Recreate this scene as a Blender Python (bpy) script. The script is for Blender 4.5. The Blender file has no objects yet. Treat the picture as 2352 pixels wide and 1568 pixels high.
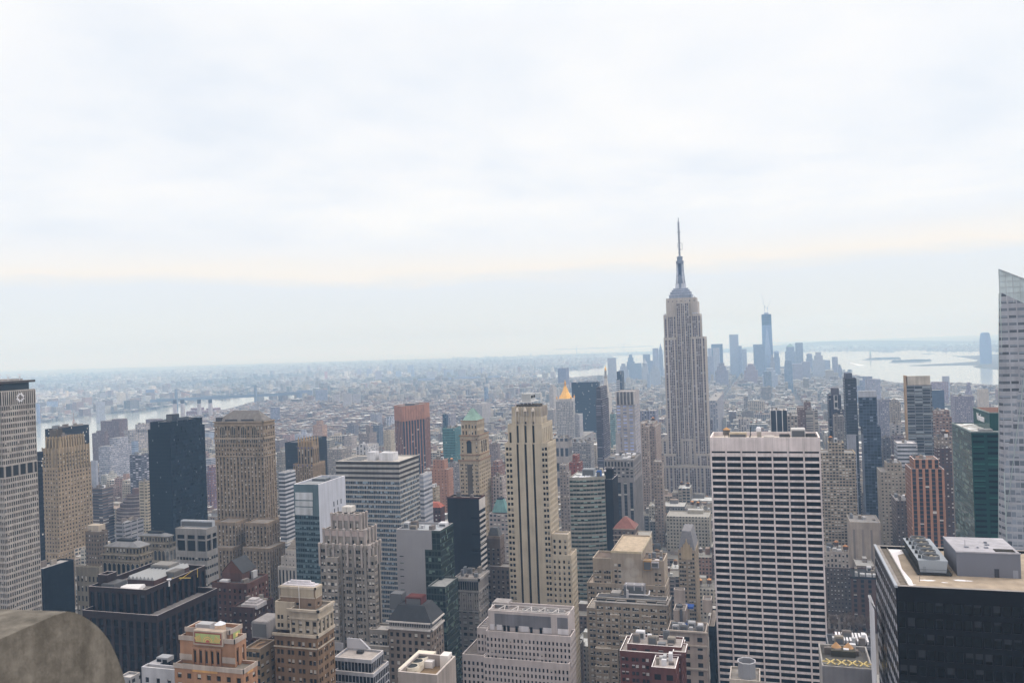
import bpy, math, random
from mathutils import Vector
C = bpy.context.scene
COL = C.collection
# ---------------------------------------------------------------- camera
YAW, PITCH, ROLL, F, CH = math.radians(17.1), math.radians(0.21), math.radians(2.05), 1898.0, 260.0
fx, fy, fz = -math.sin(YAW)*math.cos(PITCH), math.cos(YAW)*math.cos(PITCH), math.sin(PITCH)
FW = Vector((fx, fy, fz))
R0 = Vector((math.cos(YAW), math.sin(YAW), 0.0))
U0 = R0.cross(FW)
UP = (U0*math.cos(ROLL) + R0*math.sin(ROLL)).normalized()
RT = (R0*math.cos(ROLL) - U0*math.sin(ROLL)).normalized()
O = Vector((0, 0, CH))
cam = bpy.data.cameras.new("camera"); camo = bpy.data.objects.new("camera", cam); COL.objects.link(camo)
from mathutils import Matrix
camo.matrix_world = Matrix(((RT.x, UP.x, -FW.x, O.x), (RT.y, UP.y, -FW.y, O.y), (RT.z, UP.z, -FW.z, O.z), (0, 0, 0, 1)))
cam.sensor_width = 22.3; cam.lens = 22.3*F/2352; cam.clip_start = 0.3; cam.clip_end = 90000
cam.dof.use_dof = True; cam.dof.focus_distance = 900; cam.dof.aperture_fstop = 2.6
C.camera = camo
# ---------------------------------------------------------------- light
SUN_EL, SUN_AZ = math.radians(38), math.radians(62)     # azimuth measured from +Y towards +X
w = bpy.data.worlds.new("World"); C.world = w; w.use_nodes = True
nt = w.node_tree; N = nt.nodes; L = nt.links
for n in list(N): N.remove(n)
def nd(tree, t, **kw):
    n = tree.nodes.new(t)
    for k, v in kw.items():
        if k.startswith('i'):
            i = int(k[1:]); n.inputs[i].default_value = v
        else: setattr(n, k, v)
    return n
out = nd(nt, 'ShaderNodeOutputWorld'); bg = nd(nt, 'ShaderNodeBackground'); bg.inputs[1].default_value = 0.10
sky = nd(nt, 'ShaderNodeTexSky'); sky.sky_type = 'NISHITA'; sky.sun_disc = False; sky.sun_elevation = SUN_EL; sky.sun_rotation = SUN_AZ
tc = nd(nt, 'ShaderNodeTexCoord'); sx = nd(nt, 'ShaderNodeSeparateXYZ'); L.new(tc.outputs['Generated'], sx.inputs[0])
def M(tree, op, a, b=None, clamp=False):
    n = tree.nodes.new('ShaderNodeMath'); n.operation = op; n.use_clamp = clamp
    for i, v in enumerate((a, b)):
        if v is None: continue
        if isinstance(v, (int, float)): n.inputs[i].default_value = v
        else: tree.links.new(v, n.inputs[i])
    return n.outputs[0]
def mixc(tree, f, a, b, blend='MIX'):
    n = tree.nodes.new('ShaderNodeMix'); n.data_type = 'RGBA'; n.blend_type = blend
    for s, v in ((n.inputs[0], f), (n.inputs[6], a), (n.inputs[7], b)):
        if isinstance(v, (int, float)): s.default_value = v
        elif isinstance(v, (tuple, list)): s.default_value = (*v[:3], 1)
        else: tree.links.new(v, s)
    return n.outputs[2]
def ramp(tree, f, pts):
    n = tree.nodes.new('ShaderNodeValToRGB'); e = n.color_ramp.elements
    while len(e) > 1: e.remove(e[-1])
    e[0].position = pts[0][0]; e[0].color = (*pts[0][1], 1)
    for p, c in pts[1:]:
        k = e.new(p); k.color = (*c, 1)
    tree.links.new(f, n.inputs[0]); return n.outputs[0]
zz = sx.outputs[2]
den = M(nt, 'ADD', M(nt, 'MAXIMUM', zz, 0.0), 0.12)
cx_ = M(nt, 'DIVIDE', sx.outputs[0], den); cy_ = M(nt, 'DIVIDE', sx.outputs[1], den)
cb = nd(nt, 'ShaderNodeCombineXYZ'); L.new(cx_, cb.inputs[0]); L.new(cy_, cb.inputs[1])
n1 = nd(nt, 'ShaderNodeTexNoise'); n1.inputs['Scale'].default_value = 0.75; n1.inputs['Detail'].default_value = 6; n1.inputs['Roughness'].default_value = .55; n1.inputs['Distortion'].default_value = .4
L.new(cb.outputs[0], n1.inputs['Vector'])
n2 = nd(nt, 'ShaderNodeTexNoise'); n2.inputs['Scale'].default_value = 2.6; n2.inputs['Detail'].default_value = 5
L.new(cb.outputs[0], n2.inputs['Vector'])
nn = M(nt, 'ADD', M(nt, 'MULTIPLY', n1.outputs[0], .75), M(nt, 'MULTIPLY', n2.outputs[0], .25))
cloud = ramp(nt, nn, [(.28, (.76, .83, .93)), (.42, (.87, .91, .97)), (.50, (.93, .95, .985)), (.60, (.99, .99, .99))])
zp = M(nt, 'ADD', zz, M(nt, 'MULTIPLY', M(nt, 'SUBTRACT', n1.outputs[0], .5), .05))
low = ramp(nt, M(nt, 'MULTIPLY', zp, 4.0), [(0, (.76, .80, .80)), (.12, (.80, .845, .87)), (.22, (.80, .85, .905)), (.30, (.81, .86, .93)), (.335, (.87, .88, .89)), (.37, (.96, .92, .87)), (.43, (.93, .915, .90)), (.52, (.84, .88, .95))])
lf = M(nt, 'MULTIPLY', M(nt, 'SUBTRACT', zp, .095), 16.0, True)
cl = mixc(nt, lf, low, cloud)
cl = mixc(nt, M(nt, 'MULTIPLY', M(nt, 'SUBTRACT', zz, .38), 4.0, True), cl, (.98, .93, .87))
gain = M(nt, 'MULTIPLY', M(nt, 'ADD', 1.0, M(nt, 'MULTIPLY', M(nt, 'MAXIMUM', M(nt, 'SUBTRACT', zz, .36), 0.0), 1.6)), 10.5)   # an overcast sky is brightest overhead
cs = nd(nt, 'ShaderNodeVectorMath'); cs.operation = 'SCALE'; L.new(cl, cs.inputs[0]); L.new(gain, cs.inputs[3])
L.new(mixc(nt, .95, sky.outputs[0], cs.outputs[0]), bg.inputs[0]); L.new(bg.outputs[0], out.inputs[0])
sl = bpy.data.lights.new("sun", 'SUN'); sl.energy = 1.4; sl.angle = math.radians(20); sl.color = (1, .95, .88)
so = bpy.data.objects.new("sun", sl); COL.objects.link(so)
sd = Vector((math.sin(SUN_AZ)*math.cos(SUN_EL), math.cos(SUN_AZ)*math.cos(SUN_EL), math.sin(SUN_EL)))
so.rotation_euler = sd.to_track_quat('Z', 'Y').to_euler(); so.location = sd*500
vs = C.view_settings; vs.view_transform = 'Standard'; vs.look = 'None'; vs.exposure = 0.0; vs.gamma = 1.0
cy = C.cycles; cy.use_denoising = True; cy.max_bounces = 5; cy.diffuse_bounces = 2; cy.glossy_bounces = 2; cy.volume_bounces = 1; cy.transparent_max_bounces = 8
cy.caustics_reflective = False; cy.caustics_refractive = False; cy.use_adaptive_sampling = True
HAZEC, HAZED = (.40, .645, 1.0, 1), 1.4e-4
# ---------------------------------------------------------------- picture <-> place
def proj(P):
    d = P-O; z = d.dot(FW); return 1176+F*d.dot(RT)/z, 784-F*d.dot(UP)/z
CR = {'A1': (0, 1400), 'A2': (800, 1400), 'A3': (1600, 1400), 'A4': (2400, 1200), 'A5': (3096, 1200),
      'L1': (0, 2065), 'L2': (800, 2065), 'L3': (1600, 2065), 'L4': (2300, 2065), 'L5': (3096, 2065)}
def D(c, x, y):
    if c == 'D': return x, y
    if c == 'E': return 2550/1.7415+x*.18305, 800/1.7415+y*.18305
    a = CR[c]; return a[0]/1.7415+x*.24415, a[1]/1.7415+y*.24415
def ray(x, y): return (FW*F + RT*(x-1176) + UP*(784-y)).normalized()
def atY(x, y, Y):
    r = ray(x, y); return O + r*(Y/r.y)
def atZ(x, y, Z=0.0):
    r = ray(x, y); return O + r*((Z-CH)/r.z)
def Xof(px, Y, Z):       # X such that (X,Y,Z) lands on image x = px
    k = (px-1176)/F; a = RT - FW*k; return -(a.y*Y + a.z*(Z-CH))/a.x
def Yof(px, X, Z):
    k = (px-1176)/F; a = RT - FW*k; return -(a.x*X + a.z*(Z-CH))/a.y
def Zof(py, X, Y):
    k = (784-py)/F; a = UP - FW*k; return CH-(a.x*X + a.y*Y)/a.z
def depth(X, Y, Z=100): return (Vector((X, Y, Z))-O).dot(FW)
class Box: pass
def box(c, x1, x2, xb, y, Y, d=None):
    """front face between x1 and x2 on plane Y, side face running back to xb (left or right)"""
    b = Box(); X1 = D(c, x1, y)[0]; X2 = D(c, x2, y)[0]; py = D(c, x1, y)[1]
    left = xb is not None and xb < x1
    pc = X1 if left else X2
    P = atY(pc, py, Y); b.Z = P.z
    if left: b.X0 = P.x; b.X1 = Xof(X2, Y, b.Z)
    else: b.X1 = P.x; b.X0 = Xof(X1, Y, b.Z)
    b.Y0 = Y
    if xb is not None:
        b.Y1 = Yof(D(c, xb, y)[0], b.X0 if left else b.X1, b.Z)
    else: b.Y1 = Y + (d or (b.X1-b.X0))
    if b.Y1 < Y+2 or b.Y1 > Y+400: print('BAD DEPTH', c, x1, x2, xb, y, Y, b.Y1); b.Y1 = Y+30
    return b
def poly(b): return [(b.X0, b.Y0), (b.X1, b.Y0), (b.X1, b.Y1), (b.X0, b.Y1)]
# ---------------------------------------------------------------- colour / materials
KA = 0.90
def lin(h, k=1.0):
    if not isinstance(h, str): return h
    h = h.lstrip('#'); o = []
    for i in (0, 2, 4):
        v = int(h[i:i+2], 16)/255; v = v/12.92 if v <= .04045 else ((v+.055)/1.055)**2.4; o.append(v*k)
    g = o[0]*.3+o[1]*.6+o[2]*.1
    return tuple(min(g+(v-g)*.80, .82)*k_ for v, k_ in zip(o, (1.0, .975, 1.04)))
MATS = {}
def newmat(name):
    m = bpy.data.materials.new(name); m.use_nodes = True; t = m.node_tree
    b = t.nodes['Principled BSDF']; return m, t, b
def dirt(t, col, amt=.16, streak=.12, sc=.12):
    g = nd(t, 'ShaderNodeNewGeometry')
    a = nd(t, 'ShaderNodeTexNoise'); a.inputs['Scale'].default_value = sc; a.inputs['Detail'].default_value = 5; t.links.new(g.outputs['Position'], a.inputs['Vector'])
    mp = nd(t, 'ShaderNodeVectorMath'); mp.operation = 'MULTIPLY'; mp.inputs[1].default_value = (.9, .9, .035); t.links.new(g.outputs['Position'], mp.inputs[0])
    s = nd(t, 'ShaderNodeTexNoise'); s.inputs['Scale'].default_value = .6; s.inputs['Detail'].default_value = 3; t.links.new(mp.outputs[0], s.inputs['Vector'])
    f = M(t, 'ADD', M(t, 'MULTIPLY', M(t, 'SUBTRACT', a.outputs[0], .5), amt*4), M(t, 'MULTIPLY', M(t, 'SUBTRACT', s.outputs[0], .5), streak*4))
    f = M(t, 'ADD', f, 1.0)
    v = nd(t, 'ShaderNodeVectorMath'); v.operation = 'SCALE'
    if isinstance(col, tuple): v.inputs[0].default_value = col[:3]
    else: t.links.new(col, v.inputs[0])
    t.links.new(f, v.inputs[3]); return v.outputs[0]
def wall(h, k=None, rough=.85, amt=.19, streak=.17):
    key = ('wall', h, k, rough)
    if key in MATS: return MATS[key]
    m, t, b = newmat('stone_'+str(h).strip('#')); c = lin(h, KA if k is None else k)
    t.links.new(dirt(t, c, amt, streak), b.inputs['Base Color']); b.inputs['Roughness'].default_value = rough; b.inputs['Specular IOR Level'].default_value = .1
    MATS[key] = m; return m
def metal(h, rough=.4, met=.6):
    key = ('metal', h, rough, met)
    if key in MATS: return MATS[key]
    m, t, b = newmat('metal_'+h.strip('#')); b.inputs['Base Color'].default_value = (*lin(h, 1.1), 1)
    b.inputs['Roughness'].default_value = rough; b.inputs['Metallic'].default_value = met
    MATS[key] = m; return m
def winshade(t, b, rnd, v, glass, blindc, pb, rough):
    """glass with a blind pulled part of the way down in some windows"""
    r2 = M(t, 'FRACT', M(t, 'MULTIPLY', rnd, 7.31)); r3 = M(t, 'FRACT', M(t, 'MULTIPLY', rnd, 23.7))
    has = M(t, 'LESS_THAN', r2, pb); below = M(t, 'GREATER_THAN', v, M(t, 'ADD', .1, M(t, 'MULTIPLY', r3, .75)))
    f = M(t, 'MULTIPLY', has, below)
    g = nd(t, 'ShaderNodeVectorMath'); g.operation = 'SCALE'; g.inputs[0].default_value = glass; t.links.new(M(t, 'ADD', .45, M(t, 'MULTIPLY', r3, 1.2)), g.inputs[3])
    return mixc(t, f, g.outputs[0], blindc), f
def glass(h='#20262c', pb=.35, blind='#b9b5a8', rough=.12, spec=.2):
    key = ('glass', h, pb, blind, rough, spec)
    if key in MATS: return MATS[key]
    m, t, b = newmat('glass_'+h.strip('#')); oi = nd(t, 'ShaderNodeObjectInfo'); g = nd(t, 'ShaderNodeNewGeometry')
    rnd = M(t, 'FRACT', M(t, 'ADD', M(t, 'MULTIPLY', oi.outputs['Random'], 3.7), g.outputs['Random Per Island']))
    uv = nd(t, 'ShaderNodeUVMap'); s = nd(t, 'ShaderNodeSeparateXYZ'); t.links.new(uv.outputs[0], s.inputs[0])
    c, f = winshade(t, b, rnd, s.outputs[1], lin(h), lin(blind), pb, rough)
    t.links.new(c, b.inputs['Base Color']); t.links.new(M(t, 'ADD', rough, M(t, 'MULTIPLY', f, .6)), b.inputs['Roughness'])
    b.inputs['Specular IOR Level'].default_value = spec
    MATS[key] = m; return m
def winmat(h, gl='#30363c', bay=3.0, fl=3.6, a=.25, bb=.75, c=.25, d=.75, pb=.25, blind='#c8c4b8', sp=None, attr=False, amt=.12, gr=.3):
    """wall with its windows drawn from the facade's own metres (UV), for buildings whose windows are about a pixel"""
    key = ('wm', h, gl, bay, fl, a, bb, c, d, pb, sp, attr)
    if key in MATS: return MATS[key]
    m, t, b = newmat('facade_'+str(h).strip('#'))
    if attr:
        at = nd(t, 'ShaderNodeAttribute'); at.attribute_name = 'paint'; base = at.outputs['Color']
    else: base = lin(h, KA)
    base = dirt(t, base, amt*1.3, .14)
    uv = nd(t, 'ShaderNodeUVMap'); s = nd(t, 'ShaderNodeSeparateXYZ'); t.links.new(uv.outputs[0], s.inputs[0])
    u = M(t, 'DIVIDE', s.outputs[0], bay); v = M(t, 'DIVIDE', s.outputs[1], fl)
    fu = M(t, 'FRACT', u); fv = M(t, 'FRACT', v)
    mu = M(t, 'MULTIPLY', M(t, 'GREATER_THAN', fu, a), M(t, 'LESS_THAN', fu, bb))
    mv = M(t, 'MULTIPLY', M(t, 'GREATER_THAN', fv, c), M(t, 'LESS_THAN', fv, d))
    pos = M(t, 'GREATER_THAN', s.outputs[1], 0.001)
    mask = M(t, 'MULTIPLY', M(t, 'MULTIPLY', mu, mv), pos)
    cbn = nd(t, 'ShaderNodeCombineXYZ'); t.links.new(M(t, 'FLOOR', u), cbn.inputs[0]); t.links.new(M(t, 'FLOOR', v), cbn.inputs[1])
    wn = nd(t, 'ShaderNodeTexWhiteNoise'); wn.noise_dimensions = '2D'; t.links.new(cbn.outputs[0], wn.inputs['Vector'])
    col, f = winshade(t, b, wn.outputs[0], M(t, 'DIVIDE', M(t, 'SUBTRACT', fv, c), d-c), lin(gl), lin(blind), pb, .2)
    if sp: base = mixc(t, M(t, 'MULTIPLY', mu, pos), base, lin(sp))
    t.links.new(mixc(t, mask, base, col), b.inputs['Base Color'])
    t.links.new(M(t, 'SUBTRACT', .85, M(t, 'MULTIPLY', mask, .85-gr)), b.inputs['Roughness']); b.inputs['Specular IOR Level'].default_value = .05 if sum(lin(gl)) < .035 else .22
    MATS[key] = m; return m
def roofmat(h='#8a8a86', snow=0.0):
    key = ('roof', h, snow)
    if key in MATS: return MATS[key]
    m, t, b = newmat('roof_'+h.strip('#')); g = nd(t, 'ShaderNodeNewGeometry')
    c = dirt(t, lin(h, .95), .25, 0.0, .35)
    if snow:
        n = nd(t, 'ShaderNodeTexNoise'); n.inputs['Scale'].default_value = .22; n.inputs['Detail'].default_value = 6; t.links.new(g.outputs['Position'], n.inputs['Vector'])
        f = M(t, 'MULTIPLY', M(t, 'SUBTRACT', n.outputs[0], .62-snow*.3), 12.0, True)
        c = mixc(t, f, c, (.78, .8, .83))
    t.links.new(c, b.inputs['Base Color']); b.inputs['Roughness'].default_value = .9
    MATS[key] = m; return m
# ---------------------------------------------------------------- mesh collecting
class MB:
    def __init__(s): s.v = []; s.f = []; s.m = []; s.uv = []; s.c = []
    def face(s, pts, mi=0, uv=None, col=None):
        n = len(s.v); s.v.extend(pts); s.f.append(tuple(range(n, n+len(pts)))); s.m.append(mi)
        s.uv.extend(uv if uv else [(0, 0)]*len(pts)); s.c.append(col)
    def wq(s, p0, p1, z0, z1, mi=0, u0=0.0, col=None):
        Lh = math.hypot(p1[0]-p0[0], p1[1]-p0[1])
        s.face([(p0[0], p0[1], z0), (p1[0], p1[1], z0), (p1[0], p1[1], z1), (p0[0], p0[1], z1)], mi, [(u0, z0), (u0+Lh, z0), (u0+Lh, z1), (u0, z1)], col)
    def flat(s, pl, z, mi=0, col=None, down=False):
        p = [(a, b, z) for a, b in pl]
        if down: p = p[::-1]
        s.face(p, mi, [(0, -1)]*len(p), col)
    def box(s, x0, x1, y0, y1, z0, z1, mi=0, mt=None, col=None, ct=None, bottom=False, blank=False):
        pl = [(x0, y0), (x1, y0), (x1, y1), (x0, y1)]
        if blank:
            for i in range(4):
                a, b = pl[i], pl[(i+1) % 4]; s.face([(*a, z0), (*b, z0), (*b, z1), (*a, z1)], mi, [(0, -1)]*4, col)
        else:
            for i in range(4): s.wq(pl[i], pl[(i+1) % 4], z0, z1, mi, col=col)
        s.flat(pl, z1, mi if mt is None else mt, ct if ct else col)
        if bottom: s.flat(pl, z0, mi, col, True)
    def beam(s, a, b, r, mi=0, n=4):
        a = Vector(a); b = Vector(b); d = (b-a).normalized(); t = Vector((0, 0, 1)) if abs(d.z) < .9 else Vector((1, 0, 0))
        u = d.cross(t).normalized(); v = d.cross(u)
        A = [a+(u*math.cos(2*math.pi*(i+.5)/n)+v*math.sin(2*math.pi*(i+.5)/n))*r for i in range(n)]; B = [p+(b-a) for p in A]
        for i in range(n):
            j = (i+1) % n; s.face([tuple(A[j]), tuple(A[i]), tuple(B[i]), tuple(B[j])], mi)
        s.face([tuple(p) for p in A], mi); s.face([tuple(p) for p in B[::-1]], mi)
    def lathe(s, x, y, prof, n=12, mi=0, sy=1.0, rot=0.0):
        for k in range(len(prof)-1):
            (r0, z0), (r1, z1) = prof[k], prof[k+1]
            for i in range(n):
                a = 2*math.pi*i/n+rot; b = 2*math.pi*(i+1)/n+rot
                q = [(x+r0*math.cos(a), y+sy*r0*math.sin(a), z0), (x+r0*math.cos(b), y+sy*r0*math.sin(b), z0), (x+r1*math.cos(b), y+sy*r1*math.sin(b), z1), (x+r1*math.cos(a), y+sy*r1*math.sin(a), z1)]
                if r1 < 1e-4: q = q[:3]
                elif r0 < 1e-4: q = [q[0], q[2], q[3]]
                s.face(q, mi)
    def build(s, name, mats, parent=None, org=(0, 0, 0), smooth=False):
        me = bpy.data.meshes.new(name)
        if parent is not None and org == (0, 0, 0): org = tuple(parent.location)
        ox, oy, oz = org
        me.from_pydata([(a-ox, b-oy, c-oz) for a, b, c in s.v], [], s.f)
        if not isinstance(mats, (list, tuple)): mats = [mats]
        for m in mats: me.materials.append(m)
        me.polygons.foreach_set('material_index', s.m)
        ul = me.uv_layers.new(name='UVMap'); ul.data.foreach_set('uv', [x for p in s.uv for x in p])
        if any(c is not None for c in s.c):
            at = me.color_attributes.new('paint', 'FLOAT_COLOR', 'CORNER'); buf = []
            for f, c in zip(s.f, s.c):
                c = c or (.5, .5, .5); buf.extend((*c, 1.0)*len(f))
            at.data.foreach_set('color', buf)
        if smooth: me.polygons.foreach_set('use_smooth', [True]*len(s.f))
        me.update()
        o = bpy.data.objects.new(name, me); COL.objects.link(o)
        if parent is not None: o.parent = parent
        else: o.location = org
        return o
def tag(o, label=None, cat=None, group=None, kind=None):
    if label: o['label'] = label
    if cat: o['category'] = cat
    if group: o['group'] = group
    if kind: o['kind'] = kind
    return o
HERO = []       # (label phrase, X, Y, Z, footprint)
# styles: bay & floor metres, window intervals inside a bay, sill/head inside a floor
def punch(bay=3.2, fl=3.6, w=.5, h=.55, rec=.35, top=2.0, wins=None, mL=0.0, **k):
    return dict(bay=bay, fl=fl, wins=wins or [((1-w)/2, (1+w)/2)], v=((1-h)*.55, (1-h)*.55+h), rec=rec, top=top, stripe=False, mL=mL, **k)
def stripe(bay=3.2, fl=3.6, w=.5, h=.6, rec=.4, top=3.0, wins=None, mL=0.0, **k):
    d = punch(bay, fl, w, h, rec, top, wins, mL, **k); d['stripe'] = True; return d
def pair(bay=5.5, fl=3.6, g=.08, w=.28, **k): return punch(bay=bay, fl=fl, wins=[(.5-g/2-w, .5-g/2), (.5+g/2, .5+g/2+w)], **k)
class Bld:
    def __init__(s, name, label, cat='building', group=None, loc=(0, 0)):
        s.e = bpy.data.objects.new(name, None); COL.objects.link(s.e); s.e.location = (loc[0], loc[1], 0); s.e.empty_display_size = 1
        tag(s.e, label, cat, group); s.w = MB(); s.panes = []; s.glass = glass(); s.maxwin = 100
    def facade(s, p0, p1, z0, z1, st, mi=0):
        Lh = math.hypot(p1[0]-p0[0], p1[1]-p0[1]); w = s.w
        if st == 'none' or Lh < .2 or z1-z0 < .1: return
        if st: mi = st.get('mi', mi)
        ux, uy = (p1[0]-p0[0])/Lh, (p1[1]-p0[1])/Lh; nx, ny = uy, -ux
        if st is None or (-p0[0]*nx - p0[1]*ny) <= 0: w.wq(p0, p1, z0, z1, mi); return
        def P(u, z, r=0.0): return (p0[0]+ux*u-nx*r, p0[1]+uy*u-ny*r, z)
        def q(u0, u1, a, b, r=0.0, m=0):
            if u1-u0 > 1e-4 and b-a > 1e-4: w.face([P(u0, a, r), P(u1, a, r), P(u1, b, r), P(u0, b, r)], m, [(u0, a), (u1, a), (u1, b), (u0, b)])
        mL = st['mL']; Lu = Lh-2*mL; nb = max(1, round(Lu/st['bay'])); bw = Lu/nb
        top = z1-st['top']; bot = max(z0, st.get('bot', z0)); nf = max(1, round((top-bot)/st['fl'])); fh = (top-bot)/nf
        if top-bot < 1: w.wq(p0, p1, z0, z1, mi); return
        cols = [(mL+(i+a)*bw, mL+(i+b)*bw) for i in range(nb) for a, b in st['wins']]
        skip = st.get('skip')
        if skip: cols = [c for i, c in enumerate(cols) if not skip(i, len(cols))]
        rows = [(bot+(j+st['v'][0])*fh, bot+(j+st['v'][1])*fh) for j in range(nf)]
        rs = st.get('rowskip'); 
        if rs: rows = [r for j, r in enumerate(rows) if not rs(j, nf)]
        if z0 < bot: q(0, Lh, z0, bot, 0, mi)
        q(0, Lh, top, z1, 0, st.get('mtop', mi))
        u = 0.0; rc = st['rec']; sp = 2 if st['stripe'] else mi
        for c0, c1 in cols:
            q(u, c0, bot, top, 0, mi); u = c1; z = bot
            if st['stripe']:
                r0, r1 = st['vr'] if 'vr' in st else (bot, top)
                for (a, b) in rows:
                    q(c0, c1, z, a, rc, sp); z = b
                    s.panes.append((P(c0, a, rc), (ux, uy), c1-c0, b-a))
                q(c0, c1, z, top, rc, sp)
                w.face([P(c0, bot, 0), P(c0, bot, rc), P(c0, top, rc), P(c0, top, 0)], mi)
                w.face([P(c1, bot, rc), P(c1, bot, 0), P(c1, top, 0), P(c1, top, rc)], mi)
                w.face([P(c0, top, rc), P(c1, top, rc), P(c1, top, 0), P(c0, top, 0)], mi)
                w.face([P(c0, bot, 0), P(c1, bot, 0), P(c1, bot, rc), P(c0, bot, rc)], mi)
            else:
                for (a, b) in rows:
                    q(c0, c1, z, a, 0, mi); z = b
                    s.panes.append((P(c0, a, rc), (ux, uy), c1-c0, b-a))
                    if rc > 0:
                        w.face([P(c0, a, 0), P(c0, a, rc), P(c0, b, rc), P(c0, b, 0)], mi)
                        w.face([P(c1, a, rc), P(c1, a, 0), P(c1, b, 0), P(c1, b, rc)], mi)
                        w.face([P(c0, b, rc), P(c1, b, rc), P(c1, b, 0), P(c0, b, 0)], mi)
                        w.face([P(c0, a, 0), P(c1, a, 0), P(c1, a, rc), P(c0, a, rc)], 1 if s.sill else mi)
                q(c0, c1, z, top, 0, mi)
        q(u, Lh, bot, top, 0, mi)
    sill = False
    def reset(s):
        s.w = MB(); s.panes = []
        for o in list(s.e.children):
            if o.name.startswith('roof') and not o.name.startswith('rooftop'): bpy.data.objects.remove(o)
    def tier(s, pl, z0, z1, st, par=1.0, t=.45, rm=None, sts=None, mi=0):
        n = len(pl)
        for i in range(n): s.facade(pl[i], pl[(i+1) % n], z0, z1, (sts[i] if sts else st), mi)
        cx = sum(p[0] for p in pl)/n; cyy = sum(p[1] for p in pl)/n
        inn = []
        for p in pl:
            dx, dy = cx-p[0], cyy-p[1]; inn.append((p[0]+(t if dx > 0 else -t), p[1]+(t if dy > 0 else -t)))
        for i in range(n):
            j = (i+1) % n; a, b, c, d = pl[i], pl[j], inn[j], inn[i]
            s.w.face([(*a, z1), (*b, z1), (*c, z1), (*d, z1)], 1, [(0, -1)]*4)
            s.w.face([(*c, z1-par), (*d, z1-par), (*d, z1), (*c, z1)], mi, [(0, -1)]*4)
        if rm is not None:
            r = MB(); r.flat(inn, z1-par); r.build('roof', rm, s.e)
        return inn
    def part(s, name, mb, mats, parent=None, smooth=False):
        o = mb.build(name, mats, s.e, smooth=smooth)
        if parent is not None:
            o.parent = parent
        return o
    def unit(s, x0, x1, y0, y1, z0, z1, m=None, name='rooftop_unit'):
        mb = MB(); mb.box(x0, x1, y0, y1, z0, z1, 0, blank=True)
        if z1-z0 > 2.5 and x1-x0 > 3:
            mb.box(x0+.5, x1-.5, y0-.12, y0-.02, z0+.6, z1-.7, 1, blank=True); mb.box(x0+.3, x1-.3, y0+.3, y1-.3, z1, z1+.25, 0, blank=True)
        return mb.build(name, [m or metal('#9a9c9c', .6, .2), metal('#55585a', .7, .2)], s.e)
    def tank(s, x, y, z, r=2.0, h=3.6, roofc='#c98d4a', body='#5a4636'):
        mb = MB()
        for a in range(4): mb.beam((x+r*.7*math.cos(a*1.57+.78), y+r*.7*math.sin(a*1.57+.78), z), (x+r*.7*math.cos(a*1.57+.78), y+r*.7*math.sin(a*1.57+.78), z+2.4), .15)
        mb.lathe(x, y, [(0, z+2.4), (r, z+2.4), (r*.94, z+2.4+h)], 12)
        o = mb.build('water_tank', wall(body, 1.0), s.e); c = MB(); c.lathe(x, y, [(r*1.12, z+2.38+h), (0, z+2.4+h+r*.75)], 12); l = c.build('tank_lid', wall(roofc, 1.0), s.e); l.parent = o
        return o
    def clutter(s, b, z, seed, n=5, tanks=0, big=False):
        r = random.Random(seed); W = b.X1-b.X0; Dp = b.Y1-b.Y0
        if W < 7 or Dp < 7: return
        used = []; n = int(n*1.7+.9) if n else 0
        for i in range(n+tanks):
            for _ in range(12):
                ww = r.uniform(.06, .22)*W; dd = r.uniform(.08, .26)*Dp; ww = max(1.5, min(ww, 12)); dd = max(1.5, min(dd, 10))
                x = r.uniform(b.X0+1.2, b.X1-1.2-ww); y = r.uniform(b.Y0+1.2, b.Y1-1.2-dd)
                if all(x+ww+.6 < a or a2+.6 < x or y+dd+.6 < c or c2+.6 < y for a, a2, c, c2 in used): break
            else: continue
            used.append((x, x+ww, y, y+dd))
            if i >= n: s.tank(x+ww/2, y+dd/2, z, r.uniform(1.6, 2.3), r.uniform(2.8, 4), r.choice(['#c98d4a', '#8d8d8d', '#b0763c']))
            else: s.unit(x, x+ww, y, y+dd, z+.02, z+r.uniform(1.2, 4.5), r.choice([wall('#8d8679'), metal('#a8abac', .6, .3), metal('#6f7478', .6, .3), wall('#77706a'), metal('#c9ccce', .5, .2)]))
    def finish(s, mats, glassm=None):
        """mats: wall, coping, spandrel ..."""
        org = s.e.location
        s.w.build('wall', mats, s.e)
        g = glassm or s.glass
        sc = []
        for p, u, w_, h in s.panes:
            c = Vector((p[0]+u[0]*w_/2, p[1]+u[1]*w_/2, p[2]+h/2)); x, y = proj(c); dz = (c-O).dot(FW)
            n = Vector((u[1], -u[0], 0)); vd = (O-c).normalized()
            a = w_*h*max(n.dot(vd), 0)/dz**2*F*F
            if not (-5 < x < 2357 and -5 < y < 1573): a = 0
            sc.append(a)
        idx = sorted(range(len(sc)), key=lambda i: -sc[i]); ind = [i for i in idx[:s.maxwin] if sc[i] > 0]; iset = set(ind)
        shared = {}
        for i in ind:
            p, u, w_, h = s.panes[i]; k = (round(w_, 2), round(h, 2), round(u[0], 2), round(u[1], 2))
            if k not in shared:
                mb = MB(); mb.face([(0, 0, 0), (u[0]*w_, u[1]*w_, 0), (u[0]*w_, u[1]*w_, h), (0, 0, h)], 0, [(0, 0), (1, 0), (1, 1), (0, 1)])
                shared[k] = mb.build('window', g, None)
                o = shared[k]
            else:
                o = shared[k].copy(); COL.objects.link(o)
            o.parent = s.e; o.location = (p[0]-org[0], p[1]-org[1], p[2])
        rest = [i for i in range(len(s.panes)) if i not in iset]
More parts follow.
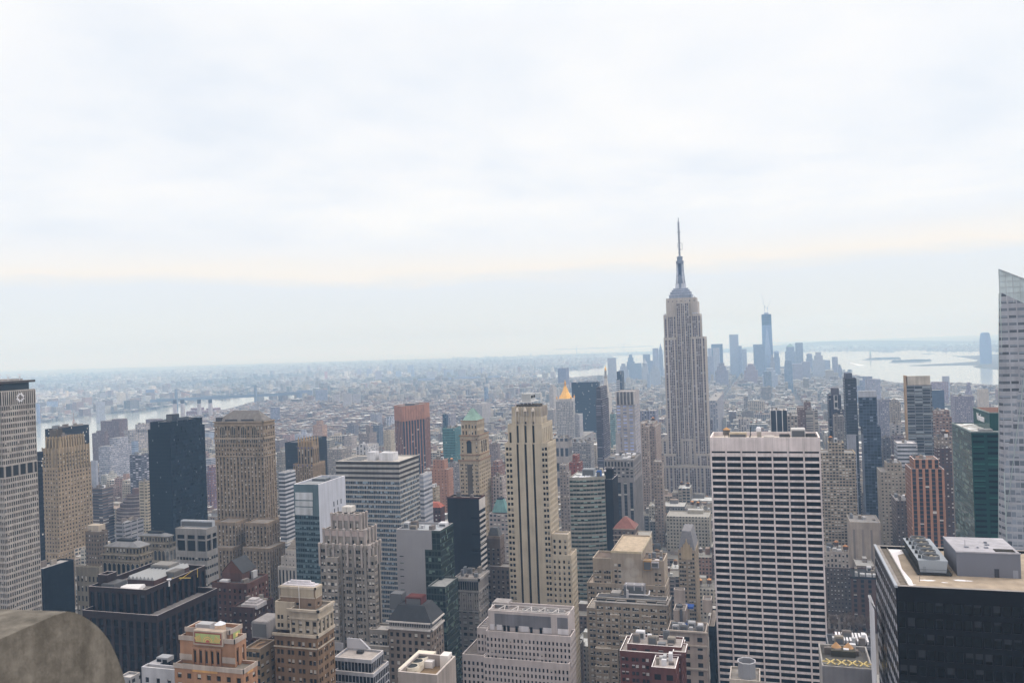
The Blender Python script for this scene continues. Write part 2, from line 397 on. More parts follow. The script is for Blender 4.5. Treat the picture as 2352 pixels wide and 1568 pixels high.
        if rest:
            mb = MB()
            for i in rest:
                p, u, w_, h = s.panes[i]; x, y, z = p
                mb.face([(x, y, z), (x+u[0]*w_, y+u[1]*w_, z), (x+u[0]*w_, y+u[1]*w_, z+h), (x, y, z+h)], 0, [(0, 0), (1, 0), (1, 1), (0, 1)])
            o = mb.build('window', g, s.e); tag(o, kind='stuff')
def reg(short, b): HERO.append((short, b.X0, b.X1, b.Y0, b.Y1, b.Z))
def clear(x0, x1, y0, y1, m=3.0):
    for h in HERO:
        if x0 < h[2]+m and h[1]-m < x1 and y0 < h[4]+m and h[3]-m < y1: return False
    return True
def tower(name, label, short, tiers, wc, gl=None, cop=None, sp=None, rm='#86847f', snow=0, clut=4, tanks=0, seed=1, par=1.0, cat='building', wm=None, group=None):
    """tiers: (crop, x1, x2, xb, y, Y, style[, z0][, depth]) from the lowest to the highest"""
    bs = []
    for t in tiers:
        b = box(*t[:6], d=(t[8] if len(t) > 8 else None)); bs.append(b)
    f = bs[0]; B = Bld(name, label, cat, group, ((f.X0+f.X1)/2, (f.Y0+f.Y1)/2))
    prev = None
    for t, b in zip(tiers, bs):
        z0 = t[7] if len(t) > 7 and t[7] is not None else (0 if prev is None else prev.Z-par-.3)
        B.tier(poly(b), z0, b.Z, t[6], par, rm=roofmat(rm, snow)); prev = b; b.z0 = z0
        if z0 < 5: reg(short, b)
    if clut or tanks: B.clutter(bs[-1], bs[-1].Z-par, seed, clut, tanks)
    B.bs = bs
    wmat = wm or wall(wc)
    B.mats = [wmat, wall(cop or wc, 1.35), wall(sp or '#4a4a4c', 1.0)]
    if gl: B.glass = gl
    return B
# ================================================================ near and middle towers
GD = glass('#1b2026', .3); GM = glass('#2a3036', .45); GT = glass('#2c4a52', .12, '#7fa3a8'); GB = glass('#0a0c0f', .12, '#2a2c2f', .18)
# --- octagonal office slab with the star emblem (far left)
B = tower('office_slab', 'grey precast concrete slab tower with star emblem at the left edge of the picture', 'star emblem tower',
  [('A1', -330, 8, 328, 385, 377, punch(1.5, 3.55, .62, .64, .4, 8.8, rowskip=lambda j, n: j in (n-12, n-11)))], '#a29c92', glass('#161c1f', .06), clut=0, rm='#6f6f6c', par=1.5)
b = B.bs[0]
mb = MB(); yy = b.Y0+.3
nf = 16                                               # slim fins on the blank crown
zt = b.Z; zb = b.Z-8.6
for i in range(nf+1):
    y = b.Y0+.25+(b.Y1-b.Y0-.5)*i/nf; mb.box(b.X1+.02, b.X1+.55, y-.2, y+.2, zb, zt-.6)
for i in range(60):
    x = b.X1-1-i*1.5; mb.box(x-.16, x+.16, b.Y0-.55, b.Y0-.02, zb, zt-.6)
B.part('crown_fins', mb, wall('#b5b0a6', 1.0)); mb = MB(); mb.box(b.X1+.005, b.X1+.03, b.Y0+.3, b.Y1-.3, zb, zt-.7, blank=True); mb.box(b.X0, b.X1, b.Y0-.03, b.Y0-.005, zb, zt-.7, blank=True); B.part('crown_gap_shade', mb, wall('#343230', 1.0))  # dark sheet on the wall paints the shade between the fins
mb = MB(); mb.box(b.X0+2, b.X1-2.2, b.Y0+2.2, b.Y1-2.2, b.Z-1.4, b.Z+4.2, 0, blank=True); B.part('top_storey', mb, glass('#2a3338', 0))
mb = MB(); mb.box(b.X0-.8, b.X1+.1, b.Y0-.8, b.Y1+.4, b.Z+4.2, b.Z+5.6, 0, 1, bottom=True); mb.box(b.X0+6, b.X1-5, b.Y0+5, b.Y1-4, b.Z+5.6, b.Z+6.6, 1)
B.part('flat_cap_roof', mb, [wall('#4c4845', .9), roofmat('#8e8c88')])
mb = MB()                                             # star of four chevrons
cyy, czz = (b.Y0+b.Y1)/2+.6, b.Z-4.6; R = 2.7; X = b.X1+.75
def cp(a, r): return (X, cyy+math.sin(a)*r, czz+math.cos(a)*r)
for k in range(4):
    a0 = k*math.pi/2; pts = [cp(a0-.62, R*.52), cp(a0-.36, R*1.12), cp(a0, R*.62), cp(a0+.36, R*1.12), cp(a0+.62, R*.52)]
    for i in range(4): mb.beam(pts[i], pts[i+1], .24)
    for sgn in (-1, 1): mb.beam(cp(a0+sgn*.62, R*.52), cp(a0+sgn*.785, R*.98), .2)
B.part('star_emblem', mb, wall('#f4f6f8', 1.0))
for px in (60, 120, 200):
    P = atY(*D('A1', px, 290), (b.Y0+b.Y1)/2); mb = MB(); z = b.Z+5.6; x, y = b.X1-4.5, b.Y0+3+(px-60)*.1
    mb.beam((x, y, z), (x, y, z+4.0), .1); mb.beam((x, y-1.0, z+3.2), (x, y+1.0, z+3.2), .08); mb.beam((x, y-1.0, z+3.2), (x, y-1.0, z+4.4), .08); mb.beam((x, y+1, z+3.2), (x, y+1, z+4.4), .08)
    mb.lathe(x+.3, y, [(0, z+1.6), (.6, z+2.0), (.7, z+2.2)], 8); B.part('antenna', mb, metal('#c9cccf', .4, .3))
# mechanical storey piers
mb = MB(); nfl = round((b.Z-8.8)/3.55); fh = (b.Z-8.8)/nfl; za = (nfl-12)*fh; zc = (nfl-10)*fh
mb.box(b.X0+1, b.X1+.05, b.Y0-.05, b.Y1-.5, za+.4, zc-.4, 0, blank=True); B.part('machine_storey', mb, wall('#2c2e30', 1.0))
mb = MB()
for i in range(5): mb.box(b.X1+.06, b.X1+.5, b.Y0+i*5.0, b.Y0+i*5.0+1.1, za+.4, zc-.4)
for i in range(20): mb.box(b.X1-6-i*5, b.X1-5-i*5, b.Y0-.5, b.Y0-.06, za+.4, zc-.4)
B.part('machine_storey_piers', mb, wall('#8f8a82'))
B.finish(B.mats); reg('star emblem tower', b)
# --- art deco tower with fluted crown
st = punch(3.4, 3.6, .42, .5, .35, 1.5)
B = tower('art_deco_tower', 'tan brick art deco tower with fluted buttress crown behind the star emblem tower', 'fluted tan tower',
  [('L1', 400, 545, 700, 345, 585, st), ('A1', 386, 541, 855, 1105, 590, st), ('A1', 400, 556, 834, 925, 592, punch(3.4, 3.6, .42, .5, .35, 4.0)), ('A1', 440, 562, 778, 822, 595, stripe(3.0, 12, .5, .9, .9, 1.2))],
  '#988566', glass('#262422', .25), clut=1, sp='#5e4f3a', rm='#75706a')
b = B.bs[3]
bb = B.bs[2]
mb = MB(); n = 9
for i in range(n+1):
    y = b.Y0+(b.Y1-b.Y0)*i/n; mb.box(b.X1+.02, b.X1+1.2, y-.7, y+.7, b.Z-16, b.Z-2.5); mb.box(b.X1+.02, b.X1+.7, y-.6, y+.6, b.Z-2.5, b.Z+1)
for i in range(5):
    x = b.X0+(b.X1-b.X0)*i/4; mb.box(x-.7, x+.7, b.Y0-1.2, b.Y0-.02, b.Z-16, b.Z-2.5); mb.box(x-.6, x+.6, b.Y0-.7, b.Y0-.02, b.Z-2.5, b.Z+1)
B.part('crown_buttress', mb, wall('#a28e68'))
mb = MB()
for i in range(11):
    y = bb.Y0+(bb.Y1-bb.Y0)*i/10; mb.box(bb.X1+.02, bb.X1+.6, y-.45, y+.45, bb.Z-20, bb.Z+.8)
for i in range(6):
    x = bb.X0+(bb.X1-bb.X0)*i/5; mb.box(x-.45, x+.45, bb.Y0-.6, bb.Y0-.02, bb.Z-20, bb.Z+.8)
B.part('upper_buttress', mb, wall('#a28e68'))
q = box('A1', 465, 530, 585, 750, 598); mb = MB(); mb.box(q.X0, q.X1, q.Y0, q.Y1, b.Z-.9, q.Z); 
for i in range(7): mb.box(q.X1+.02, q.X1+.3, q.Y0+(q.Y1-q.Y0)*i/7, q.Y0+(q.Y1-q.Y0)*i/7+.4, b.Z, q.Z+.5)
B.part('penthouse', mb, wall('#5b5348', 1.1)); B.finish(B.mats)
# --- dark slab behind it with a lattice mast
B = tower('dark_office_slab', 'charcoal glass slab with a red lattice mast behind the fluted tan tower', 'charcoal slab with mast',
  [('A1', 422, 500, 836, 742, 760, None)], '#2a2b30', clut=3, wm=winmat('#2b2a2e', '#14171c', 1.6, 3.7, .12, .88, .2, .8, .05), rm='#3f3f42')
b = B.bs[0]; P = atY(*D('A1', 697, 740), 800); mb = MB(); T = atY(*D('A1', 693, 590), 800)
for dx in (-1.8, 1.8):
    for dy in (-1.8, 1.8): mb.beam((P.x+dx, 800+dy, b.Z-1), (P.x+dx*.15, 800+dy*.15, P.z+(T.z-P.z)*.6), .16)
for k in range(5):
    z = P.z+(T.z-P.z)*.12*k; r = 1.8*(1-.85*k/5); mb.beam((P.x-r, 800-r, z), (P.x+r*.8, 800-r*.8, z+2.2), .12); mb.beam((P.x+r, 800-r, z), (P.x-r*.8, 800-r*.8, z+2.2), .12)
mb.beam((P.x, 800, P.z+(T.z-P.z)*.55), (P.x, 800, T.z), .13); B.part('lattice_mast', mb, metal('#8c4a44', .6, .2))
P = atY(*D('A1', 605, 745), 790); T = atY(*D('A1', 604, 660), 790); mb = MB(); mb.beam((P.x, 790, b.Z-1), (P.x, 790, T.z), .14); B.part('antenna', mb, metal('#555555', .6, .2))
B.finish(B.mats)
def simple(name, label, short, tiers, m, rm='#8c8a86', clut=2, tanks=0, seed=3, snow=0, cop='#9a958c', group=None, fin=True, sp='#4a4a4c'):
    B = tower(name, label, short, tiers, cop, None, cop, sp, rm, snow, clut, tanks, seed, wm=m, group=group)
    if fin: B.finish(B.mats)
    return B
simple('dark_office_tower', 'narrow blackish glass tower squeezed between the star emblem tower and the fluted tan tower', 'narrow black tower',
  [('A1', 300, 340, 398, 1050, 520, None), ('A1', 310, 345, 405, 960, 530, None)], winmat('#2b2d35', '#15181e', 1.6, 3.7, .1, .9, .2, .85, .04), '#55575c', 0)
# --- big black tower
K = winmat('#0f1318', '#0b0e13', 1.6, 3.7, .08, .92, .15, .85, .015, '#5a626a', amt=.05, gr=.22)
B = tower('black_glass_tower', 'tall black glass tower with notched shoulders beside the stone tower with the hip roof', 'black glass tower',
  [('A1', 1390, 1600, 1925, 748, 690, None)], '#10141a', clut=0, rm='#4b4d50', wm=K)
b0 = B.bs[0]; b = box('A1', 1412, 1600, 1902, 674, 693); B.tier(poly(b), b0.Z-1.2, b.Z, None, 1.0, rm=roofmat('#77797b'))
B.unit(b.X0+8, b.X0+16, b.Y0+14, b.Y0+24, b.Z-1, b.Z+6, metal('#2c3036', .5, .3)); B.unit(b.X0+18, b.X1-3, b.Y0+18, b.Y0+32, b.Z-1, b.Z+2.4, metal('#3a3e44', .5, .3))
mb = MB(); mb.beam((b.X0+15, b.Y0+12, b.Z+1), (b.X0+24, b.Y0+12, b.Z+5), .25); mb.beam((b.X0+24, b.Y0+12, b.Z-1), (b.X0+24, b.Y0+12, b.Z+5), .2); B.part('roof_davit', mb, metal('#30343a', .5, .3))
B.finish(B.mats)
# --- gothic stone tower with hip roof
st = punch(2.55, 3.55, .40, .52, .35, 9.0, wins=[(.3, .72)])
st2 = stripe(3.3, 3.6, .44, .55, .55, 2.5)
B = tower('gothic_office_tower', 'brown brick tower with gothic arches near the top and a low grey hip roof', 'brown gothic tower',
  [('L2', 105, 590, 735, 295, 586, st2), ('L2', 128, 610, 728, 52, 590, st2), ('A2', 134, 590, 700, 668, 595, None)], '#8d7c64', glass('#23241f', .55, '#b9b4a6'), clut=0, sp='#6d604e', rm='#7b746a')
b = B.bs[2]
z1 = B.bs[1].Z-1.3; zA = Zof(D('A2', 0, 1000)[1], b.X1, b.Y0); zB = Zof(D('A2', 0, 830)[1], b.X1, b.Y0)
B.reset()
for t, bb in zip((st2, st2), B.bs[:2]): B.tier(poly(bb), bb.z0, bb.Z, t, 1.0)
B.tier(poly(b), z1, zA, stripe(3.3, 3.6, .42, .55, .5, .6), .01, .02)
B.tier(poly(b), zA, zB, punch(2.8, 3.6, .45, .6, .4, .6), .01, .02)
B.tier(poly(b), zB, b.Z, punch(3.2, 5.2, .45, .55, .4, 3.2), 1.0)
mb = MB()
for z, e, h in ((zA, .5, .7), (zB, .7, 1.6), (zB+2.6, .45, .5), (b.Z-3.2, .6, .8), (b.Z-.4, .9, .9)):
    mb.box(b.X0-e, b.X1+e, b.Y0-e, b.Y0-.01, z-h/2, z+h/2, bottom=True, blank=True); mb.box(b.X1+.01, b.X1+e, b.Y0-e, b.Y1, z-h/2, z+h/2, bottom=True, blank=True)
B.part('cornice', mb, wall('#9c8c74'))
for x0_, x1_, yy_, Yw in ((130, 332, 55, 574), (424, 626, 62, 574), (107, 305, 292, 565), (400, 655, 300, 565)): q_ = box('L2', x0_, x1_, None, yy_, Yw, d=18 if Yw > 570 else 22); B.tier(poly(q_), 0, q_.Z, st2, 1.0, rm=roofmat('#7b746a'))
W = b.X1-b.X0; mb = MB(); mg = MB()                   # tall pointed arches
for i in range(4):
    cx = b.X0+W*(.17+.22*i); r = 2.6; z0, z1_ = zB-5.5, zB+7.5; y = b.Y0-.62
    for s in range(8):
        a0, a1 = math.pi*s/8, math.pi*(s+1)/8
        mb.beam((cx+r*math.cos(a0), y, z1_+r*1.25*math.sin(a0)), (cx+r*math.cos(a1), y, z1_+r*1.25*math.sin(a1)), .38)
    for sgn in (-1, -.33, .33, 1): mb.beam((cx+sgn*r, y, z0), (cx+sgn*r, y, z1_+(.5 if abs(sgn) == 1 else 2.4)), .26)
    mg.box(cx-r+.3, cx+r-.3, b.Y0-.35, b.Y0-.05, z0+2, z1_+2.0, blank=True)
B.part('arch_tracery', mb, wall('#a99a82')); B.part('arch_glazing', mg, glass('#25261f', .5, '#a9a496'))
q0 = box('A2', 152, 590, 640, 655, 598); zr = Zof(D('A2', 0, 592)[1], b.X1-8, b.Y0+14)
X0, X1, Y0, Y1 = b.X0+1.6, b.X1-1.6, b.Y0+1.6, b.Y1-1.6; ra, rb, ym = X0+W*.24, X1-W*.16, (Y0+Y1)/2
mb = MB(); zb0 = b.Z+.4
mb.face([(X0, Y0, zb0), (X1, Y0, zb0), (rb, ym, zr+3), (ra, ym, zr+3)]); mb.face([(X1, Y0, zb0), (X1, Y1, zb0), (rb, ym, zr+3)]); mb.face([(X1, Y1, zb0), (X0, Y1, zb0), (ra, ym, zr+3), (rb, ym, zr+3)]); mb.face([(X0, Y1, zb0), (X0, Y0, zb0), (ra, ym, zr+3)])
mb.box(X0, X1, Y0, Y1, b.Z-1, zb0-.01, blank=True); rf = B.part('hip_roof', mb, roofmat('#6f6c68')); 
mb = MB(); mb.box(X0+8, X0+20, Y0-.3, Y0+.1, zb0-1.0, zb0+1.2, blank=True); mb.box(X0+24, X0+36, Y0-.3, Y0+.1, zb0-1.0, zb0+1.2, blank=True); mb.box(b.X0+.8, b.X0+6, b.Y0+1, b.Y0+7, b.Z-1, b.Z+3.2, blank=True); B.part('louvre_bank', mb, metal('#3d4048', .6, .3))
B.finish(B.mats)
# --- dark glass block behind the brown gothic crown
K = winmat('#26252a', '#15171c', 2.0, 3.7, .06, .94, .3, .85, .04, '#5a5a5a', amt=.06)
simple('dark_glass_block', 'square dark bronze glass block behind the pinnacled brick tower', 'dark bronze block', [('A2', 797, 925, 1190, 868, 930, None)], K, '#4a4a4c', 0, cop='#2a2a2e')
# --- pinnacled art deco tower
st = stripe(2.7, 3.6, .42, .6, .5, 2.5)
B = tower('pinnacled_brick_tower', 'slim tan brick tower crowned by stone pinnacles in front of the dark bronze block', 'pinnacled tan tower',
  [('A2', 875, 1060, 1178, 1070, 820, st), ('A2', 918, 1060, 1118, 905, 824, stripe(4.0, 9.0, .5, .85, .8, 3.0))], '#917a58', glass('#2a2a28', .3), clut=0, sp='#6a5a44')
b = B.bs[1]; mb = MB()
for i in range(6):
    for yy in (b.Y0+.8, b.Y1-.8): mb = MB(); x = b.X0+1+(b.X1-b.X0-2)*i/5; mb.lathe(x, yy, [(1.15, b.Z-.5), (1.1, b.Z+7), (.65, b.Z+9), (0, b.Z+11.5)], 6); B.part('pinnacle', mb, wall('#a58a5e'))
mb = MB(); mb.box(b.X0+2, b.X1-2, b.Y0+2, b.Y1-2, b.Z-1.2, b.Z+5, blank=True); B.part('lantern_block', mb, wall('#8c7654'))
mb = MB()
for bb in B.bs:
    for i in range(5): x = bb.X0+(bb.X1-bb.X0)*(i+.1)/4.4; mb.box(x, x+1.1, bb.Y0-.25, bb.Y0-.02, bb.Z-2.4, bb.Z-1.0, blank=True)
B.part('blue_tile', mb, wall('#3c4f8c', 1.0)); B.finish(B.mats)
# --- small tower: teal glass front, blank pale side
B = tower('glass_and_panel_tower', 'slim tower with teal glass front, blank pale side wall and open white rimmed roof', 'teal tower with blank side',
  [('A2', 880, 1112, 1364, 1262, 520, None)], '#c3c8cf', clut=0, par=2.6)
b = B.bs[0]; B.reset(); g = punch(1.9, 3.9, .94, .60, .12, 22.0, mtop=2, mi=2)
B.tier(poly(b), 0, b.Z, None, 2.6, .8, sts=[g, None, None, None]); B.mats = [wall('#b9bfc9', amt=.05), wall('#e9ebee', 1.0), wall('#52686e', 1.0, .3)]
mb = MB()                                             # the three pale screens high on the front
for y0, y1 in ((1340, 1410), (1420, 1470), (1480, 1552)):
    za, zb = Zof(D('A2', 0, y1)[1], b.X1, b.Y0), Zof(D('A2', 0, y0)[1], b.X1, b.Y0)
    xa = Xof(D('A2', 900, 0)[0], b.Y0, za); xb = Xof(D('A2', 1062, 0)[0], b.Y0, za); mb.box(xa, xb, b.Y0-.35, b.Y0-.05, za, zb, blank=True)
B.part('pale_screen', mb, wall('#aeb4b6', 1.1))
mb = MB()
for i, (px, py) in enumerate(((1265, 1440), (1298, 1425), (1332, 1412), (1268, 1505), (1302, 1492))):
    X = b.X1+.04; Y = Yof(D('A2', px, 0)[0], X, b.Z-30); z = Zof(D('A2', 0, py)[1], X, Y); mb.box(X, X+.1, Y-.5, Y+.5, z-2.2, z+1.4, blank=True)
B.part('slot_window', mb, glass('#30343a', 0))
B.unit(b.X0+4, b.X1-4, b.Y0+6, b.Y0+16, b.Z-2.5, b.Z-.6, metal('#7d8488', .5, .3)); B.unit(b.X0+3, b.X1-6, b.Y0+20, b.Y0+28, b.Z-2.5, b.Z+.2, metal('#5d6468', .5, .3))
B.finish(B.mats, glass('#1d3038', .25, '#5c7a80', .08))
# --- broad ribbon window block
B = tower('ribbon_window_block', 'broad office block with white spandrel stripes, teal ribbon windows and a pale flat roof', 'white striped block',
  [('A2', 1280, 1870, 2056, 1048, 600, dict(punch(1.55, 3.75, .93, .64, .25, .8), top=15.5))], '#a9a79f', glass('#2c4456', .25, '#7f9aac', .08, .7), clut=0, rm='#b9b4a8')
b = B.bs[0]; mb = MB(); ml = MB()
for k in range(4):
    z = b.Z-15.3+k*3.9; zz_ = z+(3.0 if k < 3 else 3.3); ml.box(b.X0-.25, b.X1+.25, b.Y0-.25, b.Y0-.02, z+1.15, zz_, blank=True); ml.box(b.X1+.02, b.X1+.25, b.Y0, b.Y1, z+1.15, zz_, blank=True)
B.part('plant_louvres', ml, wall('#3f3b39', 1.0))
mb.box(b.X0+W*.02+22, b.X0+30, b.Y0+10, b.Y0+18, b.Z-1, b.Z+6, blank=True); B.part('stair_bulkhead', mb, wall('#c9ccce'))
mb = MB(); mb.box(b.X0+34, b.X0+46, b.Y0+10, b.Y0+20, b.Z-1, b.Z+5.5, blank=True); B.part('stair_bulkhead', mb, wall('#c9ccce'))
mb = MB()
for i in range(6): mb.beam((b.X0+4, b.Y0+6+i*4.5, b.Z-.3), (b.X0+20, b.Y0+6+i*4.5, b.Z-.3), .35)
B.part('roof_pipe', mb, metal('#6d757b', .5, .3)); B.finish(B.mats)
# --- orange brick tower turned 45 degrees
b = box('A2', 1828, 2040, 2118, 532, 1250); cxm = (b.X0+b.X1)/2
c1, c2, c3 = atY(*D('A2', 1828, 535), 1262), atY(*D('A2', 1898, 530), 1240), atY(*D('A2', 2112, 528), 1290)
B = Bld('striped_brick_tower', 'orange brown brick tower with tall dark window stripes and flared crown', 'building', None, (c2.x, 1250))
H = c2.z
def turned(z0, z1, st, e=0): 
    P = [(c1.x-e, 1262), (c2.x, 1240-e), (c3.x+e, 1290), (c3.x-8, 1330), (c1.x+5, 1315)]
    B.tier(P, z0, z1, st, 1.0, rm=roofmat('#6e5a4c') if z1 == H else None)
turned(0, H-24, stripe(6.6, 3.8, .72, .6, .8, .5)); turned(H-24, H, stripe(6.3, 30, .12, .9, .5, .5), .6)
B.unit(c2.x-8, c2.x+10, 1270, 1288, H-1, H+2.5, metal('#77706a', .6, .2))
B.finish([wall('#a56e4c'), wall('#96684e'), wall('#232a3a', 1.0)], glass('#1c2230', .1)); HERO.append(('orange striped tower', c1.x, c3.x, 1240, 1330, H))
# --- teal grid tower
B = simple('teal_grid_tower', 'small tower with bright teal and white grid facade in front of the brick flats', 'teal grid tower',
  [('A3', 398, 515, 572, 735, 1120, None)], winmat('#4a7f80', '#1d4048', 2.1, 3.7, .2, .85, .3, .8, .05), '#8a8178', 3, cop='#2f7a74')
b = B.bs[0]
# --- renaissance tower with green copper pyramid
st = pair(5.6, 3.7, .08, .24, rec=.35, top=3.0)
B = tower('copper_roof_tower', 'beige stone tower with green copper pyramid roof and a tall arched window', 'green pyramid tower',
  [('A3', 556, 742, 850, 1035, 752, st), ('A3', 563, 738, 832, 800, 756, punch(4.4, 3.9, .3, .5, .4, 2.5, skip=lambda i, n: 1 <= i < n-1 and n < 7)), ('A3', 575, 722, 790, 665, 760, punch(3.1, 8.0, .42, .6, .5, 2.5))], '#ac9c7e', glass('#26282a', .35), clut=0, sp='#8d7c60')
b = B.bs[2]; m2 = B.bs[1]
ap = atY(*D('A3', 690, 548), (b.Y0+b.Y1)/2); mb = MB(); cy2 = (b.Y0+b.Y1)/2; x0, x1, y0, y1 = b.X0+1, b.X1-.4, b.Y0+1, b.Y1-1; cxp = (x0+x1)/2; rx = (x1-x0)*.09
T4 = [(cxp-rx, cy2-1), (cxp+rx, cy2-1), (cxp+rx, cy2+1), (cxp-rx, cy2+1)]; Q4 = [(x0, y0), (x1, y0), (x1, y1), (x0, y1)]
for i in range(4):
    j = (i+1) % 4; mb.face([(*Q4[i], b.Z+.2), (*Q4[j], b.Z+.2), (*T4[j], ap.z), (*T4[i], ap.z)])
mb.flat(T4, ap.z)
for i in range(1, 9):                                  # standing seams
    f = i/9; mb.beam((x0+(x1-x0)*f, y0-.05, b.Z+.3), (cxp-rx+2*rx*f, cy2-1.05, ap.z), .12); mb.beam((x1+.05, y0+(y1-y0)*f, b.Z+.3), (cxp+rx+.05, cy2-1+2*f, ap.z), .12)
B.part('copper_pyramid', mb, wall('#7fa294', 1.05, .7)); mb = MB(); mb.beam((cxp, cy2, ap.z), (cxp, cy2, ap.z+3), .12); B.part('flagpole', mb, metal('#888888'))
mb = MB(); mg = MB(); ma = MB()
zA, zB = Zof(D('A3', 0, 970)[1], m2.X1, m2.Y0), Zof(D('A3', 0, 850)[1], m2.X1, m2.Y0)
cxa = Xof(D('A3', 653, 900)[0], m2.Y0, zA); mg.box(cxa-2.5, cxa+2.5, m2.Y0-.1, m2.Y0-.02, zA, zB-2.5, blank=True)
for s in range(8):
    a0, a1 = math.pi*s/8, math.pi*(s+1)/8
    mb.beam((cxa+2.9*math.cos(a0), m2.Y0-.3, zB-2.5+2.9*math.sin(a0)), (cxa+2.9*math.cos(a1), m2.Y0-.3, zB-2.5+2.9*math.sin(a1)), .3)
    mg.face([(cxa, m2.Y0-.06, zB-2.5), (cxa+2.6*math.cos(a0), m2.Y0-.06, zB-2.5+2.6*math.sin(a0)), (cxa+2.6*math.cos(a1), m2.Y0-.06, zB-2.5+2.6*math.sin(a1))][::-1])
for i in range(3):                                     # arches on the west side
    yy = m2.Y0+(m2.Y1-m2.Y0)*(.3+.2*i); mg.box(m2.X1+.02, m2.X1+.1, yy-1.3, yy+1.3, zA, zB-1, blank=True)
for z, e, h in ((m2.Z-.3, .9, 1.0), (m2.Z-4.5, .5, .6), (zA-1.5, .8, .9), (B.bs[0].Z-.2, .9, 1.2), (b.Z, .7, .8)):
    t = b if z > m2.Z+1 else m2 if z > zA-2.2 else B.bs[0]
    mb.box(t.X0-e, t.X1+e, t.Y0-e, t.Y0-.01, z-h/2, z+h/2, bottom=True, blank=True); mb.box(t.X1+.01, t.X1+e, t.Y0-e, t.Y1, z-h/2, z+h/2, bottom=True, blank=True)
B.part('cornice', mb, wall('#96785c')); B.part('arched_window', mg, glass('#1d2226', .1))
f0 = B.bs[0]; mg = MB(); wX = f0.X1-f0.X0
for i in range(3):
    x = f0.X0+wX*(.40+.085*i); mg.box(x, x+1.7, f0.Y0-.12, f0.Y0-.03, 40, f0.Z-4, blank=True)
B.part('centre_glazing', mg, winmat('#5b5244', '#1c2024', 9, 3.7, 0, 1, .3, .95, .3)); B.finish(B.mats)
# --- cream tower with three black stripes
# columns of paired windows left and right of a blank stone field
def sections(B, b, crop, ypx, z0, z1, secs):
    """front face of box b cut at image columns; secs = [(x px where it ends, style)]"""
    xs = [b.X0] + [Xof(D(crop, p, ypx)[0], b.Y0, Zof(D(crop, p, ypx)[1], b.X1, b.Y0)) for p, s in secs[:-1]] + [b.X1]
    for i, (p, s) in enumerate(secs): B.facade((xs[i], b.Y0), (xs[i+1], b.Y0), z0, z1, s)
    return xs
def boxcopy(b, **k):
    n = Box(); n.__dict__.update(b.__dict__); n.__dict__.update(k); return n
pw = pair(4.6, 3.75, .10, .33, rec=.4, top=2.2)
ps = punch(3.1, 3.75, .36, .62, .4, 2.2)
B = tower('cream_art_deco_tower', 'cream art deco tower with three full height black stripes, centre of the picture', 'cream striped tower',
  [('A3', 985, 1388, 1466, 872, 535, pw), ('A3', 1012, 1332, 1432, 695, 537, None), ('A3', 1050, 1326, 1382, 622, 540, None)], '#a79c84', glass('#1a1917', .3, '#8f8b80'), clut=0, rm='#8d8474')
B.reset()
b0, b1, b2 = B.bs
black = stripe(3, 7.5, 1.0, .9, .9, .3, wins=[(0, 1)])
def slot(v=.9): return dict(bay=99, fl=7.5, wins=[(0.0, 1.0)], v=(0.02, 1.0), rec=.9, top=.3, stripe=True, mL=0)
B.tier(poly(b0), 0, b0.Z, None, 1.0, rm=roofmat('#8d8474'), sts=['none', ps, None, None])
# front face of the shaft rebuilt in sections (a skin 6 cm proud of the plain core)
core = boxcopy(b0); core.Y0 = b0.Y0
zs = Zof(D('A3', 0, 670)[1], b1.X1, b1.Y0)
sections(B, core, 'A3', 1000, 0, b0.Z, [(1060, pw), (1098, None), (1118, slot()), (1172, None), (1194, slot()), (1247, None), (1268, slot()), (1328, None), (1388, pw)])
B.tier(poly(b1), b0.Z-1.3, b1.Z, None, 1.0, rm=roofmat('#8d8474'), sts=['none', punch(5.0, b1.Z-b0.Z-3, .28, .8, .5, 2), None, None])
c1 = boxcopy(b1, Y0=b1.Y0)
sections(B, c1, 'A3', 800, b0.Z-1.1, b1.Z, [(1028, None), (1048, dict(slot(), top=5.5)), (1097, None), (1117, slot()), (1171, None), (1192, slot()), (1245, None), (1266, slot()), (1330, None)])
B.tier(poly(b2), b1.Z-1.3, b2.Z, None, .01, .02, sts=['none', punch(4.0, b2.Z-b1.Z-3, .25, .8, .5, 2), None, None])
c2 = boxcopy(b2, Y0=b2.Y0); zz2 = Zof(D('A3', 0, 668)[1], b2.X1, b2.Y0)
sections(B, c2, 'A3', 660, b1.Z-1.1, zz2, [(1096, None), (1116, slot()), (1170, None), (1191, slot()), (1244, None), (1265, slot()), (1326, None)])
B.facade((c2.X0, c2.Y0), (c2.X1, c2.Y0), zz2, b2.Z, None)
t3 = box('A3', 1052, 1326, 1380, 532, 541); B.tier(poly(t3), b2.Z-.3, t3.Z, None, 1.6, .6, rm=roofmat('#3c3a36'))
mb = MB(); Wt = t3.X1-t3.X0
for i in range(10):
    x = t3.X0+Wt*i/9; mb.box(x-.2, x+.2, t3.Y0-.45, t3.Y0-.02, b2.Z-.3, t3.Z+.3)
for i in range(9): y = t3.Y0+(t3.Y1-t3.Y0)*i/8; mb.box(t3.X1+.02, t3.X1+.4, y-.2, y+.2, b2.Z-.3, t3.Z+.3)
B.part('crown_rib', mb, wall('#b9b0a2'))
mb = MB(); xs = [Xof(D('A3', p, 640)[0], b2.Y0, b2.Z) for p in (1106, 1180, 1254)]
for x in xs:
    mb.box(x-1.25, x-.78, b2.Y0-.7, b2.Y0-.1, b2.Z-7, b2.Z+3.5); mb.box(x+.78, x+1.25, b2.Y0-.7, b2.Y0-.1, b2.Z-7, b2.Z+3.5); mb.lathe(x, b2.Y0-.4, [(1.3, b2.Z+3.5), (.9, b2.Z+5), (0, b2.Z+6.2)], 8)
B.part('stripe_finial', mb, wall('#c2b8a6'))
